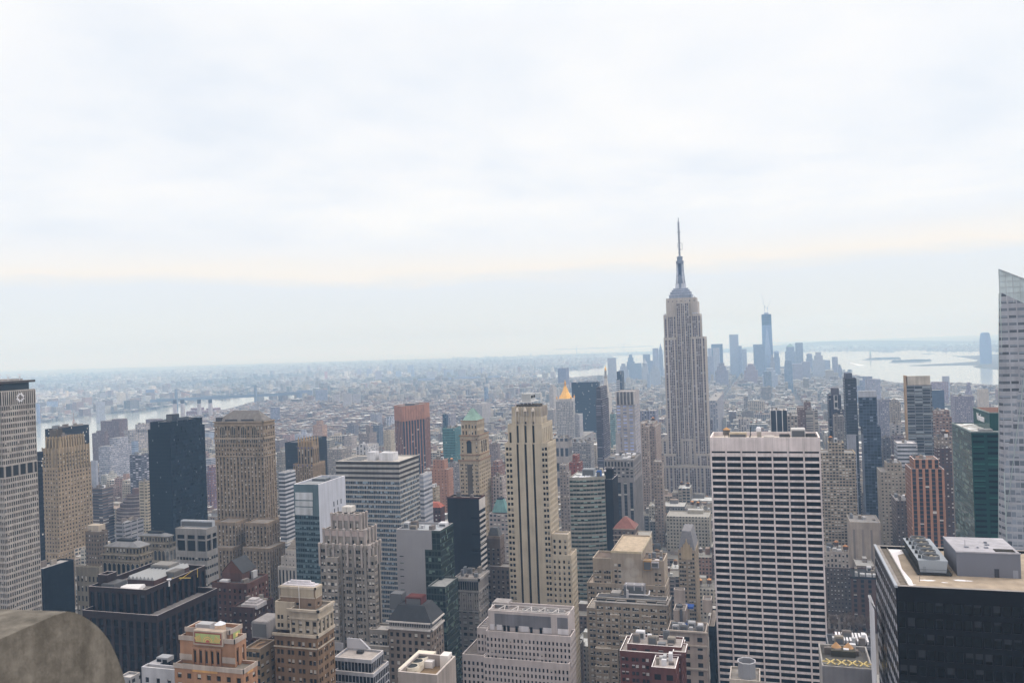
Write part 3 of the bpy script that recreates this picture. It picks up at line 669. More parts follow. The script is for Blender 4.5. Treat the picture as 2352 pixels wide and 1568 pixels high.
mb = MB(); u = box('A3', 1128, 1235, 1292, 488, 545)      # steel frame with a cooling unit on top
for x in (u.X0, (u.X0*2+u.X1)/3, (u.X0+2*u.X1)/3, u.X1):
    for y in (u.Y0, u.Y1): mb.beam((x, y, t3.Z-1.5), (x, y, u.Z), .2)
mb.box(u.X0-.6, u.X1+.6, u.Y0-.6, u.Y1+.6, u.Z, u.Z+.5, bottom=True); mb.box(u.X0-.3, u.X1+.3, u.Y0-.3, u.Y0-.1, u.Z+1.5, u.Z+1.7)
B.part('steel_frame', mb, metal('#c9c9c2', .5, .2)); mb = MB(); v = box('A3', 1146, 1228, 1272, 412, 546)
mb.box(v.X0, v.X1, v.Y0, v.Y1, u.Z+.5, v.Z, 0, blank=True)
for i in range(2): mb.box(v.X1+.01, v.X1+.15, v.Y0+1+i*(v.Y1-v.Y0)*.48, v.Y0+.5+(i+.8)*(v.Y1-v.Y0)*.48, u.Z+2.5, v.Z-1.2, 1, blank=True)
for i in range(5): x = v.X0+(v.X1-v.X0)*i/4; mb.beam((x, v.Y0-.3, v.Z), (x, v.Y0+2, v.Z+.8), .25, 0, 6); mb.beam((x, v.Y0-.3, u.Z+.6), (x, v.Y0-.3, v.Z), .12, 0, 6)
B.part('cooling_unit', mb, [metal('#a9adab', .5, .3), wall('#1f2123', 1.0)]); mb = MB(); mb.box(t3.X0+2.5, t3.X1-2.5, t3.Y0+2.5, t3.Y1-2, b2.Z, t3.Z+1.4, blank=True); B.part('penthouse', mb, wall('#4d473f', 1.0))
w1 = box('L3', 1441, 1575, 1606, 168, 536.0); w1.X0 = b0.X1+.05; w2 = box('L3', 1443, 1608, 1662, 362, 535.6); w2.X0 = b0.X1+.1; w2.X1 = max(w2.X1, w1.X1+1); w2.Y1 = max(w2.Y1, w1.Y1+3)
B.tier(poly(w2), 0, w2.Z, punch(3.3, 3.75, .42, .56, .4, 3.0), 1.0, rm=roofmat('#9a9182')); w1.Y0 += .5
B.tier(poly(w1), w2.Z-1.2, w1.Z, punch(3.3, 3.75, .42, .56, .4, 3.0), 1.0, rm=roofmat('#a8a196'))
reg('cream striped tower', w2)
w0 = box('A3', 1390, 1402, 1464, 880, 537)
B.finish([wall('#a79c84', 1.12, amt=.12, streak=.14), wall('#bfb39c', 1.25), wall('#16130f', 1.0)], glass('#14120f', .28, '#8f8b80'))
# the stripes' own glazing is near black: they are panes too, so give them their own look by size
for o in list(B.e.children):
    if o.name.startswith('window') and o.get('kind') is None and max(v.co.z for v in o.data.vertices) > 5: o.name = 'stripe_glazing'
    if o.name.startswith('stripe_glazing'): o.data.materials[0] = glass('#0c0b0a', .02, '#222222', .35, .25)
# --- the tallest tower, with spire
lab = 'tallest tower, grey limestone with steel mullions, stepped shoulders and a needle antenna above all else'
YE = 1236
B = Bld('art_deco_skyscraper', lab, 'skyscraper', None, (-113, YE+25))
def EB(c, x1, x2, y, Y0, d, z0, st, par=1.2, top=None):
    b = box(c, x1, x2, None, y, Y0, d=d)
    if top is not None: b.Z = top
    B.tier(poly(b), z0, b.Z, st, par, rm=roofmat('#8f8a82')); return b
es = stripe(21, 3.75, .74, .55, .6, 3.2, wins=[(.10, .23), (.37, .475), (.51, .61), (.645, .75), (.86, .965)])
ec = stripe(21, 3.75, .74, .55, .6, 2.0, wins=[(.05, .15), (.19, .29), (.39, .48), (.52, .61), (.71, .81), (.85, .95)])
base = EB('A4', 500, 1085, 1560, YE-22, 95, 0, es)
lowl = EB('A4', 568, 712, 1447, YE-12, 60, base.Z-1, es); lowr = EB('A4', 905, 1033, 1445, YE-12, 60, base.Z-1, es)
mid = EB('A4', 583, 1030, 1305, YE+2, 46, base.Z-1, es)
mass = EB('A4', 598, 985, 340, YE+4, 42, base.Z-1, es)
lft = EB('A4', 600, 722, 352, YE, 44, base.Z-1.2, es); rgt = EB('A4', 851, 984, 340, YE, 44, base.Z-1.2, es)
up = EB('A4', 596, 940, 126, YE+6, 36, mass.Z-1.5, es)
tp = EB('A4', 620, 918, 10, YE+9, 31, up.Z-1.5, dict(stripe(5.0, 3.9, .5, .7, .5, 26), top=20.0))
ctr = EB('A4', 712, 832, -8, YE+2.5, 36, base.Z-1, ec, top=tp.Z-.4)
t5 = EB('E', 358, 733, 1218, YE+10.5, 28, tp.Z-1.5, punch(6.0, 4.0, .25, .35, .4, 2.0))
za_, zb_ = Zof(D('A4', 0, 1342)[1], ctr.X0, YE), Zof(D('A4', 0, 1318)[1], ctr.X0, YE); mb = MB(); mb.box(ctr.X0+.5, ctr.X1-.5, YE+1.2, YE+2.45, za_+3, zb_, bottom=True, blank=True)
for i in range(4): x = ctr.X0+.5+(ctr.X1-ctr.X0-1.8)*i/3; mb.box(x, x+.8, YE+1.2, YE+2.45, za_-12, za_+3, blank=True)
B.part('stone_arcade', mb, wall('#aea79e', 1.1))
mb = MB(); ycc = t5.Y0+14; steel = wall('#8f9cae', 1.1, .45)
z = t5.Z; cxE = Xof(D('E', 548, 1150)[0], ycc, z)
zs_ = [Zof(D('E', 0, v)[1], cxE, ycc) for v in (1195, 1160, 1135, 1115)]
hw = [abs(Xof(D('E', 548+v, 1150)[0], ycc, z)-cxE) for v in (140, 126, 106, 88)]
pz = t5.Z-1.3
for zt_, h_ in zip(zs_, hw): mb.box(cxE-h_, cxE+h_, ycc-h_*.8, ycc+h_*.8, pz, zt_, blank=True); mb.box(cxE-h_-.5, cxE+h_+.5, ycc-h_*.8-.5, ycc+h_*.8+.5, zt_, zt_+.7, 1, bottom=True, blank=True); pz = zt_+.7
B.part('observatory_tier', mb, [wall('#8a95a6', 1.0, .4), wall('#b4bcc8', 1.0, .4)])
pxr = 1/(F/depth(cxE, ycc, 380))*.18305
def ez(v): return Zof(D('E', 0, v)[1], cxE, ycc)
mb = MB(); mb.lathe(cxE, ycc, [(66*pxr, pz), (56*pxr, ez(1000)), (47*pxr, ez(900)), (45*pxr, ez(800)), (48*pxr, ez(795)), (48*pxr, ez(765)), (35*pxr, ez(762)), (35*pxr, ez(722)), (41*pxr, ez(720)), (38*pxr, ez(714)), (12*pxr, ez(700)), (0, ez(698))], 16)
B.part('mooring_mast', mb, wall('#7a879a', 1.0, .35))
mb = MB()
for ang in range(4):                                   # winged buttresses
    a = ang*math.pi/2+math.pi/4; prev = None
    for r, zv in ((92, 1115), (70, 1050), (58, 960), (50, 900), (47, 810)):
        if prev:
            r0, z0 = prev; mb.lathe(cxE+math.cos(a)*(r0+r)*.32*pxr, ycc+math.sin(a)*(r0+r)*.32*pxr, [(r0*.42*pxr, z0), (r*.42*pxr, ez(zv))], 4, rot=a)
        prev = (r, ez(zv))
B.part('mast_buttress', mb, wall('#b9c0ca', 1.0, .4))
mb = MB(); mb.box(cxE-16*pxr, cxE+16*pxr, ycc-50*pxr, ycc-46*pxr, pz, ez(800), blank=True); B.part('mast_glazing', mb, glass('#3b4a66', 0, rough=.2))
mb = MB(); zt_ = ez(222); z1 = ez(412)
for k in range(4):
    a = k*math.pi/2+.785; mb.beam((cxE+math.cos(a)*1.3, ycc+math.sin(a)*1.3, ez(700)), (cxE+math.cos(a)*.9, ycc+math.sin(a)*.9, z1), .55)
for v in (660, 620, 580, 540, 500, 470, 440, 408): mb.lathe(cxE, ycc, [(0, ez(v)), (2.2 if v > 430 else 3.0, ez(v)), (2.2 if v > 430 else 3.0, ez(v)+.7), (0, ez(v)+.7)], 8)
mb.beam((cxE, ycc, ez(700)), (cxE, ycc, z1), 1.2, 0, 6); mb.lathe(cxE, ycc, [(1.5, z1), (1.4, ez(275)), (.8, ez(270)), (.45, zt_)], 8)
mb.beam((cxE+4.2, ycc, ez(625)), (cxE+4.2, ycc, ez(545)), .4); mb.beam((cxE, ycc, ez(625)), (cxE+4.2, ycc, ez(625)), .3); mb.beam((cxE, ycc, ez(545)), (cxE+4.2, ycc, ez(545)), .3); mb.beam((cxE-2.4, ycc, ez(600)), (cxE-2.4, ycc, ez(540)), .3)
B.part('antenna', mb, metal('#8d939c', .6, .2))
mb = MB(); rr = random.Random(5)
for k in range(26):
    t = rr.choice((t5, up, tp)); x = rr.uniform(t.X0, t.X1); zz_ = t.Z; mb.beam((x, t.Y0+1, zz_-1), (x, t.Y0+1, zz_+rr.uniform(1, 4)), .18)
for x in (up.X1-4, up.X1-7, up.X0+2.5, up.X1-10): mb.lathe(x, up.Y0+1.5, [(0, up.Z-.5), (1.1, up.Z+.4), (1.2, up.Z+1.6), (0, up.Z+2.2)], 8)
B.part('aerial_cluster', mb, metal('#b9bdc2', .6, .2))
B.finish([wall('#a39c92', 1.15, amt=.05), wall('#aea79e', 1.15), wall('#7a7780', 1.0, .5)], glass('#544a50', .2, '#a9adb4', .3))
mass.Y0 = YE-22; HERO.append(('the tallest tower', base.X0, base.X1, YE-22, YE+73, mass.Z)); B.bs = [mass]
# --- white grid office block (right of centre)
gr = dict(bay=10.0, fl=3.83, wins=[(.055, .945)], v=(.16, .84), rec=.8, top=16.4, stripe=False, mL=.4)
B = tower('white_grid_tower', 'big white office block with a grid of black ribbon windows under a blank parapet', 'white grid tower',
  [('A4', 1032, 2070, None, 1290, 515, gr, 0, 30)], '#b9b2ac', clut=0, par=2.4, rm='#b3aa9a')
b = B.bs[0]; B.reset(); nb = 7; bw = (b.X1-b.X0-.8)/nb; gr['bay'] = bw
zslot0, zslot1 = Zof(D('A4', 0, 1437)[1], b.X0, b.Y0), Zof(D('A4', 0, 1420)[1], b.X0, b.Y0); zrow = Zof(D('A4', 0, 1455)[1], b.X0, b.Y0)
B.tier(poly(b), zrow, b.Z, None, 2.4, .9, rm=roofmat('#b3aa9a'), sts=['none', None, None, None])
c = boxcopy(b)
B.facade((c.X0, c.Y0), (c.X1, c.Y0), zslot0-1.2, b.Z, dict(bay=bw, fl=b.Z, wins=[(.055, .945)], v=(0, 1), rec=.5, top=b.Z-zslot1, bot=zslot0, stripe=False, mL=.4))
gr['top'] = .3; gr['fl'] = 3.8
P4 = poly(b); B.facade((c.X0, c.Y0), (c.X1, c.Y0), 0, zslot0-1.2, gr)
for i in (1, 2, 3): B.w.wq(P4[i], P4[(i+1) % 4], 0, zrow)
mb = MB()
for i in range(nb+1):
    x = b.X0+.4+bw*i
    for dx in (-.42, .42): mb.box(x+dx-.05, x+dx+.05, c.Y0-.03, c.Y0-.005, 0, b.Z-.1, blank=True)
B.part('pier_joint', mb, wall('#8d8782', 1.0))
R = b.Z-2.4
def onroof(px0, px1, py, ybk, h, dpt, m, nm='rooftop_unit'):
    x0 = Xof(D('A4', px0, py)[0], b.Y0+ybk, R); x1 = Xof(D('A4', px1, py)[0], b.Y0+ybk, R); return B.unit(x0, x1, b.Y0+ybk, b.Y0+ybk+dpt, R+.02, R+h, m, nm)
onroof(1215, 1380, 1270, 8, 3.9, 6, wall('#b5a78a')); onroof(1478, 1520, 1270, 10, 4.6, 4, wall('#a9a499')); onroof(1800, 1935, 1255, 11, 5.8, 10, metal('#b5b5b0', .5, .2)); onroof(1690, 1790, 1270, 6, 2.2, 14, wall('#262626', 1.0)); onroof(1945, 2040, 1275, 5, 2.2, 17, wall('#232323', 1.0))
onroof(1540, 1640, 1262, 16, 1.2, 6, wall('#c9c5bb'))
P = Xof(D('A4', 1192, 1240)[0], b.Y0+14, R); B.tank(P, b.Y0+14, R, 2.2, 3.2, '#b98a4c', '#6b655b')
P = Xof(D('A4', 1412, 1240)[0], b.Y0+12, R); mb = MB(); mb.beam((P, b.Y0+12, R), (P+.6, b.Y0+12, R+7.5), .35); mb.beam((P-.6, b.Y0+12, R+1), (P+.8, b.Y0+12, R+3), .25); B.part('roof_davit', mb, metal('#2b2d30', .5, .3))
P = Xof(D('A4', 1495, 1220)[0], b.Y0+13, R); mb = MB(); mb.lathe(P, b.Y0+12, [(1.4, R+4.6), (1.5, R+6.5), (1.1, R+7.4), (0, R+7.5)], 10); B.part('vent_drum', mb, metal('#d5d8da', .4, .2))
B.finish([wall('#b3aaa6', 1.38), wall('#cbc4bb', 1.3)], glass('#08090c', .3, '#1f2227', .2, .08))
# --- curved green ribbon block with black lift core
cr = dict(punch(7.5, 3.75, .97, .52, .3, .6), top=2.0)
b = box('A3', 1592, 1905, None, 1200, 708, d=34); B = Bld('curved_ribbon_tower', 'curved office block with beige bands and green glass ribbons, joined to a black core', 'building', None, ((b.X0+b.X1)/2, b.Y0+15))
n = 10; Wd = b.X1-b.X0; pl = [(b.X0+Wd*i/n, b.Y0+ (9.0*(i/n)**2.2)) for i in range(n+1)] + [(b.X1, b.Y0+34), (b.X0, b.Y0+34)]
st1 = dict(punch(99, 3.75, 1.0, .5, .3, 2.0), wins=[(.02, .98)]); B.tier(pl, 0, b.Z, st1, 1.0, rm=roofmat('#7a8083', .45))
pt = box('A3', 1712, 1822, None, 1122, 722, d=8); B.unit(pt.X0, pt.X1, 722, 730, b.Z-1, pt.Z, metal('#7e868c', .5, .3)); bl = box('A3', 1846, 1886, None, 1140, 716, d=6); B.unit(bl.X0, bl.X1, 716, 722, b.Z-1, bl.Z, wall('#2a5a9a', 1.0))
for o_ in (1,): 
    mb = MB(); rr = random.Random(2)
    for k in range(14): x = rr.uniform(b.X0+2, b.X0+Wd*.55); y = rr.uniform(b.Y0+4, b.Y0+12); mb.lathe(x, y, [(.9, b.Z-1), (.8, b.Z-.2), (0, b.Z)], 6)
    B.part('roof_vents', mb, wall('#dfe3e8', 1.0))
B.finish([wall('#9c9a8c'), wall('#a3a092'), wall('#333333', 1)], glass('#1f3433', .22, '#86a8a0', .12)); reg('curved green ribbon block', b)
K = winmat('#1c1a1d', '#0f1012', 2.2, 3.75, .1, .9, .25, .8, .03, amt=.05)
B = simple('black_lift_core', 'black windowless-looking slab with white roof edge joined behind the curved green ribbon block', 'black slab core',
  [('A3', 1912, 2000, 2048, 1212, 718, None)], K, '#4b4b4d', 0, cop='#2b2729', fin=False)
q = box('A3', 1893, 2000, 2012, 1112, 722); q.X0 = max(q.X0, B.bs[0].X0+.3); B.tier(poly(q), B.bs[0].Z-1.1, q.Z, None, 1.0); mb = MB(); cdx = Xof(D('A3', 1928, 1130)[0], q.Y0, q.Z); czd = Zof(D('A3', 0, 1130)[1], cdx, q.Y0); mb.beam((cdx, q.Y0-.25, czd), (cdx, q.Y0-.05, czd), 1.0, 0, 10); B.part('wall_disc', mb, wall('#f2f2f2', 1.0)); B.finish([wall('#1d1a1e', 1.0), wall('#c9c5c5', 1.0), wall('#222222', 1)])
# ================================================================ foreground and middle blocks
# --- slate grey stepped tower, pale crown
ps_ = dict(pair(5.2, 3.7, .06, .27, rec=.4, top=2.0), wins=[(.10, .34), (.38, .62), (.66, .90)])
B = tower('stepped_limestone_tower', 'light grey limestone tower with scalloped setback crown, left of the cream striped tower', 'scalloped grey tower',
  [('L2', 1125, 1590, 1690, 275, 408, dict(ps_, bay=5.4)), ('L2', 1165, 1552, 1648, 130, 412, punch(5.2, 9.5, .28, .6, .6, 5.0)), ('A2', 1240, 1508, 1562, 1545, 416, punch(4.6, 8.5, .32, .6, .6, 4.2))], '#8f8a80', glass('#2a2b2b', .5, '#d5d0c4'), clut=0, rm='#9d9a94')
b0, b1, b2 = B.bs; B.sill = True
mb = MB()
for b, zlo in ((b0, b0.Z-4), (b1, b1.Z-5), (b2, b2.Z-4)):
    n = max(5, round((b.X1-b.X0)/4.6)); m_ = max(2, round((b.Y1-b.Y0)/4.6))
    for i in range(n+1):
        x = b.X0+(b.X1-b.X0)*i/n; mb.box(x-.55, x+.55, b.Y0-.7, b.Y0-.02, zlo-8, b.Z-.3); mb.lathe(x, b.Y0-.3, [(.9, b.Z-1.2), (.9, b.Z+.5), (0, b.Z+1.1)], 6)
    for i in range(m_+1):
        y = b.Y0+(b.Y1-b.Y0)*i/m_; mb.box(b.X1+.02, b.X1+.7, y-.55, y+.55, zlo-8, b.Z-.3); mb.lathe(b.X1+.3, y, [(.9, b.Z-1.2), (.9, b.Z+.5), (0, b.Z+1.1)], 6)
B.part('crown_buttress', mb, wall('#a39a92'))
mb = MB()
for b in (b1, b2):
    n = max(5, round((b.X1-b.X0)/4.6))
    for i in range(n):
        x = b.X0+(b.X1-b.X0)*(i+.5)/n; mb.box(x-1.5, x+1.5, b.Y0-.4, b.Y0-.03, b.Z-3.6, b.Z-.6, blank=True)
B.part('terracotta_panel', mb, wall('#b0a098'))
mb = MB()
for i in range(4):
    x = b0.X0+(b0.X1-b0.X0)*(.19+.245*i); mb.box(x-.8, x+.8, b0.Y0-1.0, b0.Y0-.02, 0, b0.Z-2)
for i in range(3): y = b0.Y0+(b0.Y1-b0.Y0)*(.2+.3*i); mb.box(b0.X1+.02, b0.X1+.9, y-.8, y+.8, 0, b0.Z-2)
B.part('pier', mb, wall('#837e75'))
u = box('A2', 1330, 1420, 1466, 1475, 420); mb = MB(); mb.box(u.X0+.5, u.X1-.5, u.Y0+.5, u.Y1-.5, b2.Z-1, u.Z-3.2, blank=True); B.part('penthouse', mb, wall('#5d5a56', 1))
mb = MB()
for i in range(2):
    xa = u.X0+(u.X1-u.X0)*i/2; mb.box(xa+.15, xa+(u.X1-u.X0)/2-.15, u.Y0, u.Y1, u.Z-3.1, u.Z, 0, blank=True)
B.part('cooling_unit', mb, metal('#b9b6ac', .6, .2))
w = box('L2', 1182, 1292, None, 385, 404.5, d=4); B.tier(poly(w), 0, w.Z, dict(ps_, bay=5.4), 1.0); w = box('L2', 1592, 1640, 1668, 378, 407.5); w.X0 = b0.X1-3; B.tier(poly(w), 0, w.Z, dict(ps_, bay=5.4), 1.0)
w = box('L2', 1596, 1766, 1842, 1068, 404); w.X0 = b0.X1+.3; w.X1 += 0; B.tier(poly(w), 0, w.Z, dict(ps_, bay=5.0), 1.0, rm=roofmat('#a5a29c'))
w2 = box('L2', 1440, 1782, 1868, 1225, 400); B.tier(poly(w2), 0, w2.Z, dict(ps_, bay=5.0), 1.0, rm=roofmat('#9a9792')); w3 = box('L2', 1740, 1880, 1938, 1262, 399); w3.X0 = w2.X1+.3; w3.Y1 = min(w3.Y1, w3.Y0+60); B.tier(poly(w3), 0, w3.Z, dict(ps_, bay=5.0), 1.0, rm=roofmat('#9a9792'))
reg('scalloped grey tower', w3); B.finish([wall('#8b857b'), wall('#bdb5a8', 1.0), wall('#55524e', 1)])
# --- grey slab with green glass side
B = tower('blank_slab_tower', 'tower with blank grey panel front and dark green glass side', 'blank grey slab',
  [('L2', 1845, 2258, 2382, 133, 478, None)], '#8d8d8f', clut=3, rm='#9aa3a8', par=1.4)
b = B.bs[0]; B.reset(); B.tier(poly(b), 0, b.Z, None, 1.4, .6, rm=roofmat('#9aa3a8'), sts=['none', punch(1.6, 3.9, .92, .82, .15, 1.2, mi=2), None, None])
c = boxcopy(b); zg = Zof(D('L2', 0, 315)[1], b.X1, b.Y0)
sections(B, c, 'L2', 400, 0, zg, [(1938, dict(punch(6, 4.2, .45, .14, .3, 3))), (2118, None), (2258, punch(2.0, 3.9, .9, .72, .2, .6, mi=2))]); sections(B, c, 'L2', 200, zg, b.Z, [(1938, None), (2118, None), (2180, None), (2258, punch(3, 3.9, .9, .9, .12, 1.5, mi=2))])
B.finish([wall('#8a8a8c', 1.1, .6, amt=.05, streak=.04), wall('#a7a7a7'), wall('#35443f', 1)], glass('#182422', .12, '#5f7a6c', .1))
# --- stepped green glass building
B = tower('green_glass_building', 'stepped dark green curtain wall building just right of the blank grey slab', 'stepped green glass building',
  [('L3', 262, 425, 545, 660, 462, punch(1.9, 3.9, .92, .84, .15, 1.0)), ('L3', 280, 400, 512, 440, 484, punch(1.9, 3.9, .92, .84, .15, 1.0))], '#5a6462', glass('#1c2a28', .2, '#587064', .1), clut=4, rm='#8d908e', seed=8)
B.finish([wall('#3c4644', 1.0, .4), wall('#8f9694'), wall('#333333', 1)])
# --- black tower with white striped corner
B = tower('black_tower_white_stripes', 'black brick tower with white bands wrapping its right side', 'black tower with white bands',
  [('A3', 443, 742, 795, 1392, 560, None)], '#1f2023', clut=1, rm='#77736c')
b = B.bs[0]; B.reset(); B.tier(poly(b), 0, b.Z, None, 1.2, .5, sts=['none', dict(punch(60, 3.9, 1.0, .5, .4, 9), wins=[(0.04, 1)]), None, None], rm=roofmat('#8a857c'))
c = boxcopy(b); sections(B, c, 'A3', 1480, 0, b.Z, [(650, None), (742, dict(punch(9, 11.7, .7, .10, .3, 9)))])
mb = MB(); nfl = round((b.Z-9)/3.9); fh = (b.Z-9)/nfl
for j in range(nfl): mb.box(b.X1+.02, b.X1+.45, b.Y0-.3, b.Y1, j*fh+.1, j*fh+1.7, blank=True)
mb.box(b.X1+.02, b.X1+.4, b.Y0-.3, b.Y1, b.Z-8.5, b.Z-.8, blank=True)
B.part('white_band', mb, wall('#c3c0ba')); mb = MB(); mb.box(b.X0-.3, b.X1+.5, b.Y0-.4, b.Y0+.3, b.Z-.4, b.Z+.6, blank=True); mb.box(b.X1, b.X1+.5, b.Y0+.35, b.Y1, b.Z-.4, b.Z+.6, blank=True); B.part('coping', mb, wall('#4d2f2c', 1)); B.finish([wall('#1f2024', 1.0), wall('#5a4642', 1), wall('#222222', 1)], glass('#101215', .1))
# --- low building with green mansard
def pyramid(B, b, px, z, m, name='pyramid_roof', ridge=0.1, inset=.4):
    x0, x1, y0, y1 = b.X0-inset, b.X1+inset, b.Y0-inset, b.Y1+inset; cx, cy_ = (x0+x1)/2, (y0+y1)/2; rx, ry = (x1-x0)*ridge, (y1-y0)*ridge; mb = MB()
    Q = [(x0, y0), (x1, y0), (x1, y1), (x0, y1)]; T = [(cx-rx, cy_-ry), (cx+rx, cy_-ry), (cx+rx, cy_+ry), (cx-rx, cy_+ry)]
    for i in range(4):
        j = (i+1) % 4; mb.face([(*Q[i], b.Z+.1), (*Q[j], b.Z+.1), (*T[j], z), (*T[i], z)])
    mb.flat(T, z); mb.flat(Q, b.Z+.1, down=True); return B.part(name, mb, m)
B = tower('green_mansard_building', 'white stone block with blue green copper mansard, tucked against the cream striped tower', 'copper mansard block', [('A3', 838, 1010, 1040, 1540, 660, None)], '#b5aca8', clut=0, wm=winmat('#a9a19c', '#2b3a4a', 3.4, 3.7, .2, .8, .3, .75, .3))
b = B.bs[0]; q = box('A3', 870, 1000, 1030, 1500, 664); q.Z = b.Z+.3; pyramid(B, q, 0, Zof(D('A3', 0, 1392)[1], q.X1, q.Y0+8), wall('#5d8a88', 1.1, .6), 'mansard_roof', .22); cxm = (q.X0+q.X1)/2; zz1 = Zof(D('A3', 0, 1392)[1], q.X1, q.Y0+8); B.unit(cxm-2.6, cxm+2.6, (q.Y0+q.Y1)/2-2.5, (q.Y0+q.Y1)/2+2.5, zz1+.02, zz1+1.2, wall('#2d3036', 1)); B.finish(B.mats)
B = tower('red_roof_house', 'dark brick building under a bright red tiled pyramid roof', 'red pyramid roof', [('A3', 235, 380, 420, 1482, 720, None)], '#4d3431', clut=0, wm=winmat('#5a3c3a', '#1d1c20', 3.2, 3.7, .25, .75, .3, .75, .15))
b = B.bs[0]; pyramid(B, b, 0, Zof(D('A3', 0, 1428)[1], b.X1, b.Y0+5), wall('#a85a44', 1.0, .7), 'tiled_roof', .2); B.finish(B.mats)
simple('stepped_orange_block', 'orange tan brick apartment tower with rounded steps and small square windows', 'orange stepped block', [('A3', 285, 450, 498, 1120, 930, None), ('A3', 310, 415, 450, 1030, 936, None)], winmat('#a8785c', '#2a2628', 4.4, 3.4, .36, .62, .35, .68, .1), '#9a9088', 2, 1)
simple('grey_brick_flats', 'grey brick block with regular small windows beside the orange stepped flats', 'grey flats', [('A3', 440, 560, 600, 1065, 1010, None)], winmat('#8c8a8c', '#3c4048', 3.4, 3.4, .25, .7, .3, .7, .3), '#8f9094', 4, 1)
simple('cream_stepped_flats', 'cream brick terraced block below the orange stepped flats', 'cream terraced block', [('A3', 215, 330, 372, 1290, 800, None)], winmat('#a3957c', '#2c2a28', 3.0, 3.5, .25, .7, .3, .7, .3), '#9c958a', 4, 1)
# --- brown tower with dark pyramid roof left of cream tower
B = tower('brown_pyramid_tower', 'brown brick tower with battlemented crown and slate pyramid roof left of the cream striped tower', 'slate pyramid tower',
  [('L3', 815, 1030, 1075, 475, 575, punch(3.6, 3.8, .45, .6, .4, 2)), ('L3', 808, 940, 980, 205, 581, punch(3.3, 3.7, .42, .55, .35, 7))], '#6f6258', glass('#22201f', .2), clut=0)
b = B.bs[1]; pyramid(B, b, 0, Zof(D('L3', 0, 98)[1], b.X1, b.Y0+6), roofmat('#55585a'), 'slate_roof', .28, -.9); mb = MB()
for i in range(9): x = b.X0+(b.X1-b.X0)*i/8.6; mb.box(x, x+1.1, b.Y0-.3, b.Y0+.3, b.Z-.5, b.Z+1.6)
for i in range(5): y = b.Y0+(b.Y1-b.Y0)*i/4.6; mb.box(b.X1-.3, b.X1+.3, y, y+1.1, b.Z-.5, b.Z+1.6)
B.part('battlement', mb, wall('#938579')); B.finish(B.mats)
# --- grey classical block
B = tower('classical_office_block', 'grey classical office block with projecting cornice, below the white banded black tower', 'grey cornice block',
  [('L3', 515, 735, 828, 575, 505, dict(punch(3.9, 3.75, .62, .55, .4, 9.5)))], '#8a857f', glass('#25282c', .4, '#a8a8a2'), clut=6, rm='#94908a', seed=4)
b = B.bs[0]; mb = MB()
for z, e, h in ((b.Z-1.2, 1.3, 1.6), (b.Z-9.2, .5, .8), (b.Z-22, .5, .7)):
    mb.box(b.X0-e, b.X1+e, b.Y0-e, b.Y0-.01, z-h/2, z+h/2, bottom=True, blank=True); mb.box(b.X1+.01, b.X1+e, b.Y0-e, b.Y1, z-h/2, z+h/2, bottom=True, blank=True)
for i in range(11): x = b.X0+(b.X1-b.X0)*i/10.3; mb.box(x, x+.8, b.Y0-.4, b.Y0-.03, b.Z-21, b.Z-10.5, blank=True)
B.part('cornice', mb, wall('#a39e97')); mb = MB()
for i in range(10): x = b.X0+(b.X1-b.X0)*(i+.42)/10.3; mb.box(x, x+1.1, b.Y0-.12, b.Y0-.03, b.Z-8.2, b.Z-3, blank=True)
B.part('attic_window', mb, glass('#202225', .2)); B.finish(B.mats)
# --- white concrete office block with square punched windows (bottom centre)
pn = punch(2.12, 3.45, .46, .60, .45, 3.0)
B = tower('white_concrete_block', 'white concrete block with rows of punched black windows and grey louvres, bottom centre', 'punched white block',
  [('L3', 785, 1590, 1652, 1385, 420, pn), ('L3', 805, 1605, 1650, 1128, 423, pn), ('L3', 828, 1580, 1640, 925, 427, None)], '#b1a7a3', glass('#191a1d', .06), clut=0, par=2.2, rm='#7d756f')
b0, b1, b2 = B.bs; mb = MB()
xa, xb = Xof(D('L3', 888, 0)[0], b2.Y0, b2.Z), Xof(D('L3', 1417, 0)[0], b2.Y0, b2.Z); xc, xd = Xof(D('L3', 1476, 0)[0], b2.Y0, b2.Z), Xof(D('L3', 1575, 0)[0], b2.Y0, b2.Z)
mb.box(xa, xb, b2.Y0-.15, b2.Y0-.03, b2.Z-8.6, b2.Z-1.6, blank=True); mb.box(xc, xd, b2.Y0-.15, b2.Y0-.03, b2.Z-8.6, b2.Z-1.6, blank=True); B.part('louvre_panel', mb, wall('#69686b', 1.05))
mb = MB(); md = MB()
for p0, p1 in ((842, 882), (905, 955), (1115, 1208), (1342, 1420), (1480, 1580)):
    x0, x1 = Xof(D('L3', p0, 0)[0], b2.Y0, b2.Z), Xof(D('L3', p1, 0)[0], b2.Y0, b2.Z); mb.box(x0, x1, b2.Y0-.2, b2.Y0-.04, b1.Z-.6, b1.Z+2.4, blank=True)
for p in (978, 1015, 1092, 1230, 1320):
    x0 = Xof(D('L3', p, 0)[0], b2.Y0, b2.Z); md.box(x0-.7, x0+.7, b2.Y0-.2, b2.Y0-.04, b1.Z-.9, b1.Z+2.2, blank=True)
B.part('white_shutter', mb, wall('#d2cfd0')); B.part('door', md, wall('#17181b', 1)); mb = MB(); mf = MB()
for i in range(5):
    x = b2.X0+(b2.X1-b2.X0)*(.46+.105*i); mb.lathe(x, b2.Y0+5.2, [(2.6, b2.Z-2.0), (2.6, b2.Z+.2), (2.3, b2.Z+.25), (2.2, b2.Z-.6), (.5, b2.Z-.5), (0, b2.Z-.4)], 16); 
    for k in range(4): a = k*.785; mf.beam((x-2.1*math.cos(a), b2.Y0+5.2-2.1*math.sin(a), b2.Z-.3), (x+2.1*math.cos(a), b2.Y0+5.2+2.1*math.sin(a), b2.Z-.3), .12)
